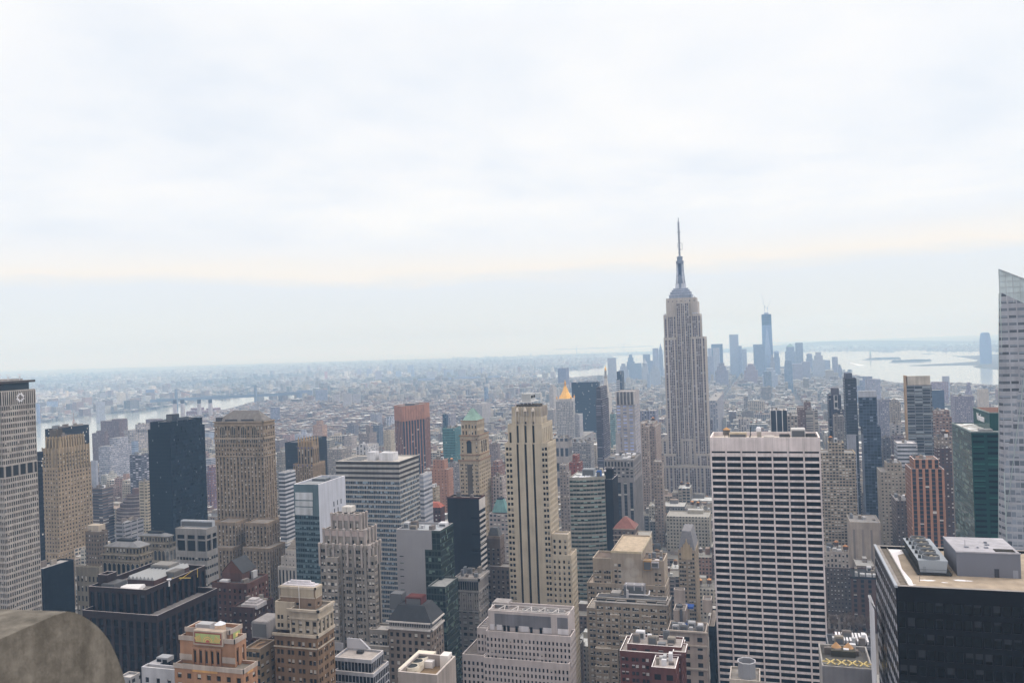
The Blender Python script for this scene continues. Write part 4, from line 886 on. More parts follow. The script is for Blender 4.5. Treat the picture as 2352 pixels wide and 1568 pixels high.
B.part('fan_shroud', mb, metal('#a9a8a4', .5, .3)); B.part('fan_blade', mf, metal('#55565a', .5, .3)); mb = MB()
for i in range(12):
    x = b2.X0+1.5+(b2.X1-b2.X0-3)*i/11; mb.beam((x, b2.Y0+.8, b2.Z+.3), (x+(2 if i % 2 else -2), b2.Y0+9, b2.Z+.3), .22)
for y in (b2.Y0+1.2, b2.Y0+9.2): mb.beam((b2.X0+1, y, b2.Z+.3), (b2.X1-1, y, b2.Z+.3), .22)
B.part('roof_truss', mb, metal('#c2bfba', .5, .2)); q = box('L3', 848, 1000, None, 905, 434, d=9); B.unit(q.X0, q.X1, 438, 446, b2.Z-2, b2.Z+.6, wall('#9c9894')); 
q = box('L3', 722, 800, None, 1048, 426, d=24); q.X1 = b1.X0-.1; B.tier(poly(q), 0, q.Z, punch(2.3, 3.45, .5, .6, .45, 3), 1.6, rm=roofmat('#7d756f')); mb = MB()
for i in range(7): mb.beam((q.X0+1, q.Y0+2+i*3, q.Z-.4), (q.X1-1, q.Y0+2+i*3, q.Z-.4), .3)
B.part('pipe_rack', mb, metal('#c0bcb8', .5, .2)); q = box('L3', 585, 780, None, 1305, 421, d=34); q.X1 = b0.X0-.1; B.tier(poly(q), 0, q.Z, punch(2.3, 3.45, .5, .6, .45, 3), .8, rm=roofmat('#6c655f')); B.finish([wall('#aaa19c', 1.05, amt=.12, streak=.12), wall('#c4bcb6', 1.2), wall('#333333', 1)])
# --- roof with three fans
B = tower('fan_roof_block', 'blank concrete block with three round cooling fans in its open roof well, bottom edge', 'three fan roof', [('L3', -20, 348, 522, 1488, 255, None)], '#a8a19a', clut=0, par=4.0, rm='#8a6f48')
b = B.bs[0]; B.reset(); B.tier(poly(b), 0, b.Z, None, 4.0, .7, rm=roofmat('#8b7350')); mb = MB(); mf = MB(); W0, Dd = b.X1-b.X0, b.Y1-b.Y0
fxm = [(110, 1402), (160, 1355), (208, 1312)]; u0 = atZ(*D('L3', 110, 1402), b.Z-2.2); u1 = atZ(*D('L3', 208, 1312), b.Z-2.2)
mb.box(min(u0.x, u1.x)-3.4, max(u0.x, u1.x)+3.4, u0.y-4, u1.y+5, b.Z-3.9, b.Z-2.0, blank=True)
for px, py in fxm:
    p = atZ(*D('L3', px, py), b.Z-.8); mb.lathe(p.x, p.y, [(2.5, b.Z-2.0), (2.35, b.Z-.7), (2.1, b.Z-.7)], 18); mf.lathe(p.x, p.y, [(2.1, b.Z-.9), (0, b.Z-.7)], 18)
B.part('cooling_tower', mb, metal('#cdc6b0', .6, .1)); B.part('fan_grille', mf, wall('#35393a', 1)); p = atZ(*D('L3', 270, 1400), b.Z-4); B.unit(p.x-2.5, p.x+2.5, p.y-2.5, p.y+2.5, b.Z-3.9, b.Z-1.6, metal('#d2d2d0', .5, .1)); p = atZ(*D('L3', 430, 1320), b.Z); B.unit(b.X1-4.4, b.X1-1.4, p.y-2, p.y+2, b.Z-3.9, b.Z+1.2, metal('#d0ccc4', .5, .1)); B.finish([wall('#8d847b', 1.0, amt=.16, streak=.16), wall('#b5ada4', 1.0), wall('#333333', 1)])
# --- brown and cream tower (bottom left of centre)
pk = dict(pair(5.0, 3.75, .09, .27, rec=.4, top=2.0))
B = tower('brown_brick_tower', 'brown brick tower with cream stone top storeys, cream cornices and a pale stepped penthouse roof', 'cream topped brick tower',
  [('L2', 700, 1118, 1268, 1130, 305, pk), ('L2', 828, 1105, 1252, 885, 306, None), ('L2', 752, 1080, 1140, 665, 311, punch(4.5, 7.5, .3, .35, .3, 7.5))], '#7a6148', glass('#282726', .4, '#b9b4a8'), clut=0, rm='#6f6a62')
b0, b1, b2 = B.bs; b1.X0 = Xof(D('L2', 838, 885)[0], b1.Y0, b1.Z); B.reset()
b0.X1 = b1.X1; b0.Y1 = b1.Y1; zc = b0.Z; B.tier(poly(b0), 0, zc, pk, .01, .02); B.sill = True
wb = Bld.tier
B.tier([(b1.X0-9.5, b1.Y0+4), (b1.X0+.2, b1.Y0+4), (b1.X0+.2, b1.Y1-1), (b1.X0-9.5, b1.Y1-1)], zc, b1.Z+1.5, pair(5.0, 3.75, .1, .25, rec=.4, top=5), 1.0, rm=roofmat('#6f6a62'), mi=2)
B.tier(poly(b1), zc-.02, b1.Z, dict(stripe(3.3, 3.9, .55, .6, .6, 4.6)), 1.2, rm=roofmat('#6c675f'), mi=2)
B.tier(poly(b2), b1.Z-1.3, b2.Z, punch(5.0, 5.2, .3, .4, .3, 6), .5, rm=roofmat('#c9c6c2'), mi=3); mb = MB()
for z, e, h, t in ((b1.Z-.2, .9, 1.0, b1), (b1.Z-3.6, .5, .6, b1), (zc, .7, 1.1, b0), (zc-5.2, .35, .5, b0), (b2.Z-.5, .6, .9, b2), (b2.Z-4.6, .3, .5, b2)):
    mb.box(t.X0-e, t.X1+e, t.Y0-e, t.Y0-.01, z-h/2, z+h/2, bottom=True, blank=True); mb.box(t.X1+.01, t.X1+e, t.Y0-e, t.Y1, z-h/2, z+h/2, bottom=True, blank=True)
B.part('cornice', mb, wall('#b3a893')); mb = MB()
for k in range(3): mb.box(b2.X0+.6+k*1.6, b2.X1-.6-k*1.4, b2.Y0+.6+k*1.2, b2.Y1-.6-k*1.2, b2.Z-.4+k*.8, b2.Z+.35+k*.8, blank=True)
B.part('stepped_roof', mb, wall('#c6c4c6')); mb = MB(); cxx = (b2.X0+b2.X1)/2; mb.box(b2.X0+.5, b2.X1-.5, b2.Y0-.32, b2.Y0-.03, b2.Z-4.3, b2.Z-1, blank=True); mb.box(b2.X1+.03, b2.X1+.3, b2.Y0, b2.Y1, b2.Z-4.3, b2.Z-1, blank=True); B.part('frieze', mb, wall('#a39880')); mb = MB(); mb.beam((cxx+1.5, b2.Y0-1.2, b1.Z-1), (cxx+1.5, b2.Y0-1.2, b2.Z+.5), .1); B.part('flagpole', mb, metal('#e0e0e0', .4, .1))
B.finish([wall('#7d6448'), wall('#b5aa95', 1.2), wall('#a79c86'), wall('#86705a')])
# --- orange brick tower with tiled panels
po = punch(3.3, 3.7, .38, .6, .4, 2.2)
B = tower('orange_brick_tower', 'orange brick tower with green and gold sunrise tile panels on its crown, bottom left', 'orange mosaic tower',
  [('L1', 1640, 2290, 2420, 1440, 262, punch(4.2, 3.7, .4, .55, .4, 2.5)), ('L1', 1690, 2205, 2312, 1160, 266, None), ('L1', 1748, 2160, 2275, 1072, 268, None)], '#a87048', glass('#2c2a27', .35), clut=0, rm='#8a8680', par=1.4)
b0, b1, b2 = B.bs; B.reset(); oc = wall('#9f7450')
B.tier(poly(b0), 0, b0.Z, punch(4.2, 3.7, .42, .55, .4, 2.5), 1.2, rm=roofmat('#6f6a5f')); z1 = Zof(D('L1', 0, 1225)[1], b2.X1, b2.Y0)
B.tier(poly(b1), b0.Z-1.3, b1.Z, None, 1.2, rm=roofmat('#8f8a80'), sts=[None, stripe(3.0, 6, .4, .6, .6, 3.5), None, None]); c = boxcopy(b2, Y0=b1.Y0-1.2, Z=z1)
xs = [Xof(D('L1', p, 1225)[0], b1.Y0, z1) for p in (1815, 2085)]
B.tier([(xs[0], b1.Y0-.7), (xs[1], b1.Y0-.7), (xs[1], b1.Y0-.02), (xs[0], b1.Y0-.02)], b0.Z-1.3, z1, stripe(2.75, 4.2, .5, .75, .5, .8), .02, .05)
B.tier(poly(b2), b1.Z-1.3, b2.Z, None, 1.4, .6, rm=roofmat('#8d8a86')); mb = MB()
def pan(t, p0, p1, q0, q1, e=.1, crop='L1'):
    z0, z1 = Zof(D(crop, 0, q1)[1], t.X1, t.Y0), Zof(D(crop, 0, q0)[1], t.X1, t.Y0); return Xof(D(crop, p0, 0)[0], t.Y0, z1), Xof(D(crop, p1, 0)[0], t.Y0, z1), z0, z1
t = boxcopy(b1, Y0=b1.Y0-.75); X0p, X1p, z0p, z1p = pan(t, 1828, 2082, 1108, 1218)
bd = MB(); gp = MB(); gd = MB(); yv = t.Y0
bk = MB(); bk.box(X0p-.6, X1p+.6, yv+.02, b2.Y0-.02, z0p-.6, z1p+.5, blank=True); B.part('panel_backing', bk, wall('#a99a86'))
bd.box(X0p, X1p, yv-.12, yv-.01, z0p, z1p, blank=True); gp.box(X0p+.55, X1p-.55, yv-.2, yv-.13, z0p+.55, z1p-.55, blank=True)
cx2 = (X0p+X1p)/2; zc2 = z0p+.7; 
for r0, r1 in ((1.75, 2.1), (1.0, 1.35)):
    for s in range(10):
        a0, a1 = math.pi*s/10, math.pi*(s+1)/10; gd.face([(cx2+r0*math.cos(a0), yv-.24, zc2+r0*math.sin(a0)), (cx2+r1*math.cos(a0), yv-.24, zc2+r1*math.sin(a0)), (cx2+r1*math.cos(a1), yv-.24, zc2+r1*math.sin(a1)), (cx2+r0*math.cos(a1), yv-.24, zc2+r0*math.sin(a1))])
sd_ = MB()
for s in range(12): a0, a1 = math.pi*s/12, math.pi*(s+1)/12; sd_.face([(cx2, yv-.25, zc2), (cx2+.9*math.cos(a0), yv-.25, zc2+.9*math.sin(a0)), (cx2+.9*math.cos(a1), yv-.25, zc2+.9*math.sin(a1))])
for s in range(9): a = math.pi*(s+.5)/9; gd.beam((cx2+2.2*math.cos(a), yv-.22, zc2+2.2*math.sin(a)), (cx2+2.9*math.cos(a), yv-.22, zc2+2.7*math.sin(a)), .09)
for sg in (-1, 1):                                    # stylised winged shapes either side of the sun
    for k in range(5): gd.beam((cx2+sg*(2.9+k*.5), yv-.22, zc2+.2), (cx2+sg*(3.6+k*.55), yv-.22, zc2+2.6-.25*k), .16)
B.part('tile_border', bd, wall('#7f4536', 1.1)); B.part('green_tile', gp, wall('#8a9a55', 1.2)); B.part('gold_relief', gd, wall('#c39a4a', 1.2)); B.part('sun_disc', sd_, wall('#a24a3c', 1.2))
mb = MB(); gp = MB(); gd = MB(); ya, yb = b2.Y0+1.2, b2.Y1-1.0; xx = b2.X1+.05
mb.box(xx, xx+.12, ya, yb, z0p-.4, z1p-.4, blank=True); gp.box(xx+.13, xx+.2, ya+.5, yb-.5, z0p+.1, z1p-.9, blank=True); gd.box(xx+.21, xx+.28, (ya+yb)/2-.7, (ya+yb)/2+.7, z0p+1.2, z1p-1.9, blank=True); B.part('tile_border', mb, wall('#7f4536', 1.1)); B.part('green_tile', gp, wall('#8a9a55', 1.2)); B.part('gold_relief', gd, wall('#d3b35a', 1.2))
X0q, X1q, z0q, z1q = pan(b0, 1812, 2048, 1450, 1500); mb = MB(); mb.box(X0q, X1q, b0.Y0-.25, b0.Y0-.03, z0q, z1q, blank=True); mb.box(b0.X1+.03, b0.X1+.2, b0.Y0+2, b0.Y1-3, z0q, z1q, blank=True); B.part('ochre_tile_band', mb, wall('#b0803a', 1.2))
mb = MB()                                             # pale stone quoins, caps and copings
for bb in (b0, b1, b2):
    mb.box(bb.X0-.3, bb.X1+.3, bb.Y0-.35, bb.Y0-.02, bb.Z-1.5, bb.Z+.25, blank=True); mb.box(bb.X1+.02, bb.X1+.3, bb.Y0-.35, bb.Y1, bb.Z-1.5, bb.Z+.25, blank=True)
for z in (b1.Z-9, b1.Z-20): mb.box(b1.X0-.15, xs[0]-.1, b1.Y0-.2, b1.Y0-.02, z, z+2.2, blank=True); mb.box(xs[1]+.1, b1.X1+.15, b1.Y0-.2, b1.Y0-.02, z, z+2.2, blank=True)
B.part('stone_trim', mb, wall('#a79a8c')); p = atZ(*D('L1', 2073, 1060), b2.Z-.5); mb = MB(); mb.lathe(p.x, p.y, [(2.0, b2.Z-1.4), (2.0, b2.Z+1.6)], 16); tk = B.part('round_tank', mb, wall('#c7a988')); mb = MB(); mb.lathe(p.x, p.y, [(2.15, b2.Z+1.6), (0, b2.Z+2.9)], 16); o = B.part('tank_lid', mb, wall('#c9d0d4', 1)); 
o.parent = tk; o.location = (0, 0, 0)
B.unit(b2.X0+3, b2.X0+9, b2.Y0+2.5, b2.Y0+6, b2.Z-1.38, b2.Z+.7, metal('#9a9c9c', .5, .2)); B.unit(b2.X0+1.5, b2.X0+5, b2.Y1-4, b2.Y1-1.5, b2.Z-1.38, b2.Z, metal('#c9ccce', .5, .2)); B.finish([oc, wall('#b3a697', 1.1), wall('#9a6e4c')])
# --- white flats with twin fan unit, bottom left
B = tower('white_rooftop_block', 'small white block carrying a big grey twin fan unit, left of the mosaic tower', 'white block with fan unit', [('L1', 1330, 1640, 1700, 1440, 268, punch(5.5, 4.2, .32, .5, .3, 3))], '#a7a9ac', glass('#23272b', .3), clut=0, rm='#a5a39e')
b = B.bs[0]; q = box('L1', 1400, 1500, None, 1385, 274, d=7); B.unit(q.X0, q.X1, 274, 281, b.Z-1, q.Z, wall('#b0b1b3')); q = box('L1', 1470, 1575, 1635, 1330, 276); mb = MB(); mb.box(q.X0, q.X1, q.Y0, q.Y1, b.Z-.9, q.Z, blank=True); o = B.part('fan_unit', mb, metal('#8f9396', .5, .4)); mb = MB(); hw_ = (q.X1-q.X0)/2
for i in range(2):
    for j in range(2): mb.box(q.X0+.3+i*hw_, q.X0-.3+(i+1)*hw_, q.Y0-.1, q.Y0-.02, q.Z-2.6-j*2.3, q.Z-.7-j*2.3, blank=True)
g_ = B.part('fan_grille', mb, wall('#1b1c1e', 1)); B.finish(B.mats)
simple('low_white_roof_block', 'low block with a snowy parapeted roof beside the rounded stone parapet, bottom left', 'low white roof', [('L1', 1120, 1225, 1318, 1512, 285, None)], winmat('#8d8f8f', '#2a2e32', 4, 3.8, .25, .7, .3, .7), '#b9b8b5', 1)
# --- tan and glass block behind the mosaic tower
B = tower('tan_office_block', 'tan office block with blue grey glass end and gravel roof, between two brick towers', 'tan gravel roof block', [('L2', 418, 560, 705, 1245, 300, punch(3.6, 3.7, .6, .5, .3, 2.2))], '#8d7a5c', glass('#2a3338', .35), clut=0, rm='#8a6d4b')
b = B.bs[0]; B.reset(); B.tier(poly(b), 0, b.Z, None, 1.0, rm=roofmat('#8a6d4b'), sts=[dict(punch(1.8, 3.7, .92, .6, .2, .8), mtop=0), punch(3.6, 3.7, .6, .5, .3, 2.2), None, None]); B.unit(b.X0+4, b.X0+14, b.Y0+20, b.Y0+30, b.Z-.95, b.Z+4.5, metal('#6b6e70', .6, .3)); B.unit(b.X0-6, b.X0+2, b.Y0+14, b.Y0+26, b.Z-.95, b.Z+6, wall('#8d8a88')); mb = MB()
for i in range(3): mb.beam((b.X0+3, b.Y0+4+i, b.Z-.5), (b.X1-2, b.Y0+9+i, b.Z-.5), .14)
B.part('roof_pipe', mb, metal('#5d5148', .5, .3)); B.finish([wall('#8d7a5c'), wall('#9a9286'), wall('#6a7e86', 1)])
# --- dark reddish brown stone block with skylights
sk = stripe(4.5, 4.0, .62, .75, .5, 3.5)
B = tower('dark_granite_block', 'broad dark red granite office block with ribbed skylight roof and cooling plant, lower left', 'dark granite block',
  [('L1', 775, 1480, 2045, 930, 330, sk), ('L1', 832, 1370, 1932, 688, 336, stripe(4.5, 14, .62, .97, .5, 2.2))], '#3a2f2f', glass('#0e141b', .02, '#30373f', .12), clut=0, par=3.0, rm='#6f6a68', sp='#1f1f25')
b = B.bs[1]; R = b.Z-3.0; mb = MB(); X0, X1, Y0, Y1 = b.X0+(b.X1-b.X0)*.30, b.X0+(b.X1-b.X0)*.78, b.Y0+15, b.Y0+42; mb.box(X0, X1, Y0, Y1, R, b.Z-.2, 1, blank=True); n = 7
for i in range(n):
    xa, xb = X0+(X1-X0)*i/n, X0+(X1-X0)*(i+1)/n; xm = (xa+xb)/2; z = b.Z-.15
    mb.face([(xa, Y0, z), (xm, Y0, z+1.9), (xm, Y1, z+1.9), (xa, Y1, z)]); mb.face([(xm, Y0, z+1.9), (xb, Y0, z), (xb, Y1, z), (xm, Y1, z+1.9)]); mb.face([(xa, Y0, z), (xb, Y0, z), (xm, Y0, z+1.9)]); mb.face([(xb, Y1, z), (xa, Y1, z), (xm, Y1, z+1.9)])
B.part('skylight', mb, [metal('#8d9292', .6, .1), wall('#4a3430', 1)]); q = box('L1', 920, 1008, 1098, 548, 341); B.tier(poly(q), R, q.Z, None, 1.5, .5); mb = MB()
for i in range(3): mb.beam((b.X1-20, b.Y0+6+i*1.5, R+1.2), (b.X1-8, b.Y0+5+i*1.5, R+1.2+.5*i), 1.0, 0, 8)
B.part('air_duct', mb, metal('#d4d4d2', .4, .1)); B.unit(b.X1-30, b.X1-22, b.Y0+3, b.Y0+12, R, R+3.4, metal('#4f5052', .6, .3)); p = atZ(*D('L1', 1690, 480), b.Z); B.unit(p.x-12, p.x, p.y-8, p.y, R, b.Z+3.0, metal('#77756f', .6, .3)); B.unit(p.x+2, p.x+8, p.y-14, p.y-6, R, b.Z+1.4, metal('#5d5a55', .6, .3)); mb = MB(); p = atZ(*D('L1', 1720, 560), b.Z); mb.beam((p.x-2, p.y, R+1), (p.x+3, p.y+4, b.Z+2), .2); mb.beam((p.x-6, p.y-1, R+2), (p.x+4, p.y+1, R+2), .3); mb.beam((p.x-6, p.y+1, R), (p.x-6, p.y+1, R+4), .3); mb.beam((p.x+2, p.y+9, R), (p.x+2, p.y+9, b.Z+1.5), .2); B.part('roof_crane', mb, wall('#a8902a', 1.2)); mb = MB(); p = atZ(*D('L1', 1590, 600), b.Z); mb.beam((p.x, p.y, R), (p.x, p.y, b.Z), .4); mb.lathe(p.x+.4, p.y-.4, [(0, b.Z-.2), (.9, b.Z+.2), (1.3, b.Z+.9)], 12); B.part('satellite_dish', mb, wall('#d8d8d8', 1)); mb = MB()
for x in (X0-1.8, X1+1.8): mb.box(x-.8, x+.8, Y0-4, Y1+6, R+.01, R+.6, blank=True)
B.part('white_gutter', mb, wall('#c9c9c9', 1)); mb = MB(); bz = B.bs[0]
for zc_, ww in ((b.Z-15, 10), (b.Z-24, 6)): mb.box(b.X1-2, b.X1+4, b.Y0-4, b.Y0-.1, zc_-5, zc_, blank=True)
B.part('corner_bay', mb, glass('#10161d', 0)); B.finish([wall('#342826', .8, .5), wall('#a09a98', 1.1), wall('#1c1b1f', 1)])
# --- black slab behind parapet
B = simple('black_slab_block', 'plain black glass block behind the rounded stone parapet, left of the dark granite block', 'plain black block', [('L1', 280, 405, 692, 492, 440, None)], winmat('#14161b', '#0c0e12', 1.8, 3.7, .08, .92, .15, .85, 0, amt=.05), '#9a9793', 1, cop='#3a3a40')
st = punch(3.3, 3.7, .45, .55, .35, 5)
B = tower('arcaded_block', 'weathered arcaded stone block with dark flat roof, between plain black and dark granite blocks', 'arcaded stone block', [('L1', 715, 930, 960, 478, 440, dict(st, fl=6.5))], '#77705f', glass('#1e2022', .3), clut=2, rm='#3c3a38'); B.finish(B.mats)
def arcades(B, b, z0, z1, n):
    mb = MB(); ma = MB(); W = b.X1-b.X0
    for i in range(n):
        cx = b.X0+W*(i+.5)/n; r = W/n*.3; ma.box(cx-r, cx+r, b.Y0-.08, b.Y0-.02, z0, z1, blank=True)
        for s in range(6): a0, a1 = math.pi*s/6, math.pi*(s+1)/6; ma.face([(cx+r*math.cos(a1), b.Y0-.08, z1+r*math.sin(a1)), (cx+r*math.cos(a0), b.Y0-.08, z1+r*math.sin(a0)), (cx, b.Y0-.08, z1)][::-1]); mb.beam((cx+r*math.cos(a0), b.Y0-.12, z1+r*math.sin(a0)), (cx+r*math.cos(a1), b.Y0-.12, z1+r*math.sin(a1)), .2)
    m = max(2, round(n*(b.Y1-b.Y0)/W))
    for i in range(m):
        cy_ = b.Y0+(b.Y1-b.Y0)*(i+.5)/m; r = (b.Y1-b.Y0)/m*.3; ma.box(b.X1+.02, b.X1+.08, cy_-r, cy_+r, z0, z1+r*.7, blank=True)
    B.part('arched_window', ma, glass('#1c1f22', .25)); B.part('arch_moulding', mb, wall('#a0957f'))
def hipped(name, label, short, spec, ridgey, yoff):
    B = tower(name, label, short, [spec], '#80755f', glass('#1f2123', .3), clut=0, par=.3); b = B.bs[0]; B.reset(); z1, z2, z3 = b.Z-5.2, b.Z-9.5, b.Z-20
    B.tier(poly(b), 0, z3, punch(3.4, 3.7, .45, .55, .35, .5), .01, .02); B.tier(poly(b), z3, z2, None, .01, .02); B.tier(poly(b), z2, z1, punch(3.4, 4.0, .45, .55, .35, .3), .01, .02); t = boxcopy(b, X0=b.X0+1.5, X1=b.X1-1.5, Y0=b.Y0+1.5, Y1=b.Y1-1.5); B.tier(poly(t), z1, b.Z, punch(3.0, 4.4, .5, .65, .35, .3), .01, .02)
    arcades(B, b, z3+1, z2-2.6, max(5, round((b.X1-b.X0)/4.2))); mb = MB()
    for z, e, h, q in ((z1, .9, .8, b), (z2, .5, .5, b), (z3, .6, .7, b), (b.Z, .9, .6, t)): mb.box(q.X0-e, q.X1+e, q.Y0-e, q.Y0-.01, z-h/2, z+h/2, bottom=True, blank=True); mb.box(q.X1+.01, q.X1+e, q.Y0-e, q.Y1, z-h/2, z+h/2, bottom=True, blank=True)
    B.part('cornice', mb, wall('#8f8570')); t.Z = b.Z+.3; zr = Zof(D('L1', 0, ridgey)[1], b.X1, b.Y0+yoff); pyramid(B, t, 0, zr, roofmat('#77797a'), 'hip_roof', .25, 1.0); cx, cy_ = (t.X0+t.X1)/2, (t.Y0+t.Y1)/2; mb = MB(); mb.box(cx-(t.X1-t.X0)*.24, cx+(t.X1-t.X0)*.24, cy_-2, cy_+2, zr+.02, zr+1.5, blank=True); B.part('roof_well', mb, wall('#2c2c2c', 1)); B.finish(B.mats)
hipped('hip_roof_office', 'nearer of two buff arcaded blocks with grey hipped roofs behind the dark granite block', 'nearer hipped block', ('L1', 962, 1310, 1430, 300, 480, None), 218, 12)
hipped('hip_roof_office', 'farther of two buff arcaded blocks with grey hipped roofs, beside the concrete block', 'farther hipped block', ('L1', 1290, 1590, 1652, 195, 560, None), 138, 12)
# --- grey concrete block with big square openings
B = tower('grey_concrete_block', 'grey concrete block with rows of deep square openings, beside the brown gothic tower', 'grey concrete block', [('L1', 1650, 1938, 2042, 118, 470, None)], '#86847f', glass('#15181c', .1), clut=0, rm='#8f8d8a')
b = B.bs[0]; B.reset(); za, zb, zc = [Zof(D('L1', 0, v)[1], b.X1, b.Y0) for v in (225, 335, 360)]
B.tier(poly(b), 0, zc, punch(2.4, 5.6, .8, .35, .4, .5), .01, .02); B.tier(poly(b), zc, zb, None, .01, .02); B.tier(poly(b), zb, za, dict(punch(7.6, za-zb, .8, .95, .9, .3)), .01, .02); B.tier(poly(b), za, b.Z, punch(7.6, b.Z-za-4, .72, .75, .6, 4), .8, rm=roofmat('#8f8d8a')); q = box('L1', 1700, 1980, 2040, 45, 478); q.Y1 = min(q.Y1, b.Y1-1); q.X1 = b.X1-.8; B.unit(q.X0, q.X1, q.Y0, q.Y1, b.Z-.8, q.Z, wall('#a1a8ae')); B.finish(B.mats)
st = punch(3.2, 3.6, .42, .52, .3, 2)
B = tower('brown_setback_block', 'brown brick block with pale cream tank house on top, right of the fluted tower', 'cream capped brown block', [('L1', 800, 930, 1012, 145, 560, st), ('L1', 826, 925, 985, 92, 566, None)], '#6f604c', glass('#222222', .25), clut=0); b = B.bs[1]; mb = MB(); mb.box(b.X0-.3, b.X1+.3, b.Y0-.3, b.Y1+.3, b.Z-7, b.Z+.6, blank=True); B.part('tank_house', mb, wall('#b0a48e')); B.finish(B.mats)
simple('white_terrace_block', 'grey and white stepped block with dark ribbon openings above the hipped roofs', 'grey terrace block', [('L1', 1085, 1170, 1350, 62, 620, None)], winmat('#8b8c90', '#2b2f36', 8, 3.8, .1, .95, .3, .7, .2), '#a8a8a8', 3)
# --- brick block with dark gable roof
B = tower('gabled_brick_block', 'red brown brick club building with dark slate gable roof, right of the dark granite block', 'slate gabled block', [('L2', 110, 445, 640, 632, 420, punch(3.4, 3.7, .4, .6, .35, 3))], '#5e3f34', glass('#1d1c1d', .35, '#a9a59a'), clut=3, rm='#3f3c3b', seed=9)
b = B.bs[0]; q = box('L2', 205, 395, 525, 535, 426); B.tier(poly(q), b.Z-1.1, q.Z, None, .01, .02); zr = Zof(D('L2', 0, 425)[1], q.X1, q.Y0+5); mb = MB(); cx = (q.X0+q.X1)/2; e = .6
mb.face([(q.X0-e, q.Y0, q.Z), (cx, q.Y0, zr+2), (cx, q.Y1, zr+2), (q.X0-e, q.Y1, q.Z)][::-1]); mb.face([(cx, q.Y0, zr+2), (q.X1+e, q.Y0, q.Z), (q.X1+e, q.Y1, q.Z), (cx, q.Y1, zr+2)][::-1]); B.part('gable_roof', mb, roofmat('#34363a')); mb = MB(); mb.face([(q.X0, q.Y0+.1, q.Z), (q.X1, q.Y0+.1, q.Z), (cx, q.Y0+.1, zr+1.8)]); mb.face([(q.X1, q.Y1-.1, q.Z), (q.X0, q.Y1-.1, q.Z), (cx, q.Y1-.1, zr+1.8)]); B.part('gable_end', mb, wall('#6b4434')); B.finish(B.mats)
B = tower('brick_pavilion_block', 'low dark brick block with a white stepped cap on its corner pavilion', 'white capped brick block', [('L2', 298, 505, 690, 858, 385, punch(3.4, 3.7, .4, .55, .35, 2.4))], '#4f3a36', glass('#232325', .5, '#b9b4ac'), clut=2, rm='#56514d'); b = B.bs[0]; cx = b.X0+(b.X1-b.X0)*.75; mb = MB()
for k in range(3): mb.box(cx-5+k*1.3, cx+5-k*1.3, b.Y0+1+k*1.2, b.Y0+10-k*1.2, b.Z-1+k*1.1, b.Z+1.2+k*1.1, blank=True)
B.part('stepped_cap', mb, wall('#b5b1b0')); B.finish(B.mats)
# --- 5 storey classical white and domed block
B = tower('classical_white_block', 'white stone temple fronted block with columns and a stepped cap beside the teal tower', 'columned white block', [('L2', 732, 965, None, 480, 560, stripe(3.2, 16, .5, .8, .8, 2.5)), ('L2', 762, 960, None, 385, 564, punch(3.4, 4.2, .3, .35, .3, 1.2)), ('L2', 800, 950, None, 322, 568, punch(3.0, 4.2, .3, .35, .3, 1.2))], '#b5b0a6', glass('#202224', .2), clut=0, rm='#8f8a84'); b = B.bs[2]; cx = (b.X0+b.X1)/2; mb = MB()
for k in range(6): mb.box(cx-7+k*1.1, cx+7-k*1.1, b.Y0+.5+k*.8, b.Y1-.5-k*.8, b.Z-1+k*1.6, b.Z+.6+k*1.6, blank=True)
B.part('stepped_cap', mb, wall('#a79e8e')); B.finish(B.mats)
# --- dark curtain wall box (bottom)
cw = punch(1.75, 3.6, .86, .86, .15, 1.4)
B = tower('curtain_wall_block', 'low black glass block with white mullion grid, right of the cream topped brick tower', 'black gridded block', [('L2', 1262, 1632, 1775, 1478, 335, cw), ('L2', 1262, 1612, 1725, 1348, 338, cw)], '#8e9094', glass('#14161c', .06, '#4a4f58', .1), clut=0, rm='#a39c94', sp='#8e9094'); b = B.bs[1]; q = box('L2', 1250, 1345, 1442, 1188, 348); q.Y1 = min(q.Y1, b.Y1-2); mb = MB(); mb.box(q.X0, q.X1, q.Y0, q.Y1, b.Z-.9, q.Z, blank=True); B.part('plant_house', mb, wall('#a8a9ac')); mb = MB(); x = (q.X1+b.X1)/2; y = b.Y0+12
mb.face([(q.X1+1, y, b.Z-.9), (q.X1+1, y, b.Z+4.5), (q.X1+8, y, b.Z+4.5), (q.X1+12, y, b.Z-.9)][::-1]); mb.face([(q.X1+1, y+.4, b.Z-.9), (q.X1+1, y+.4, b.Z+4.5), (q.X1+8, y+.4, b.Z+4.5), (q.X1+12, y+.4, b.Z-.9)]); mb.face([(q.X1+1, y, b.Z+4.5), (q.X1+1, y+.4, b.Z+4.5), (q.X1+8, y+.4, b.Z+4.5), (q.X1+8, y, b.Z+4.5)][::-1]); mb.beam((q.X1+8, y, b.Z+4.3), (q.X1+12.5, y+1, b.Z-.5), .5, 0, 8); B.part('roof_screen', mb, metal('#b4b6ba', .5, .1)); B.unit(q.X1+8, q.X1+11, y-4, y-2, b.Z-.95, b.Z+.3, metal('#2b2d30', .6, .2)); B.finish([wall('#9a9ca0', 1.1), wall('#bdb9b4', 1.1), wall('#444444', 1)])
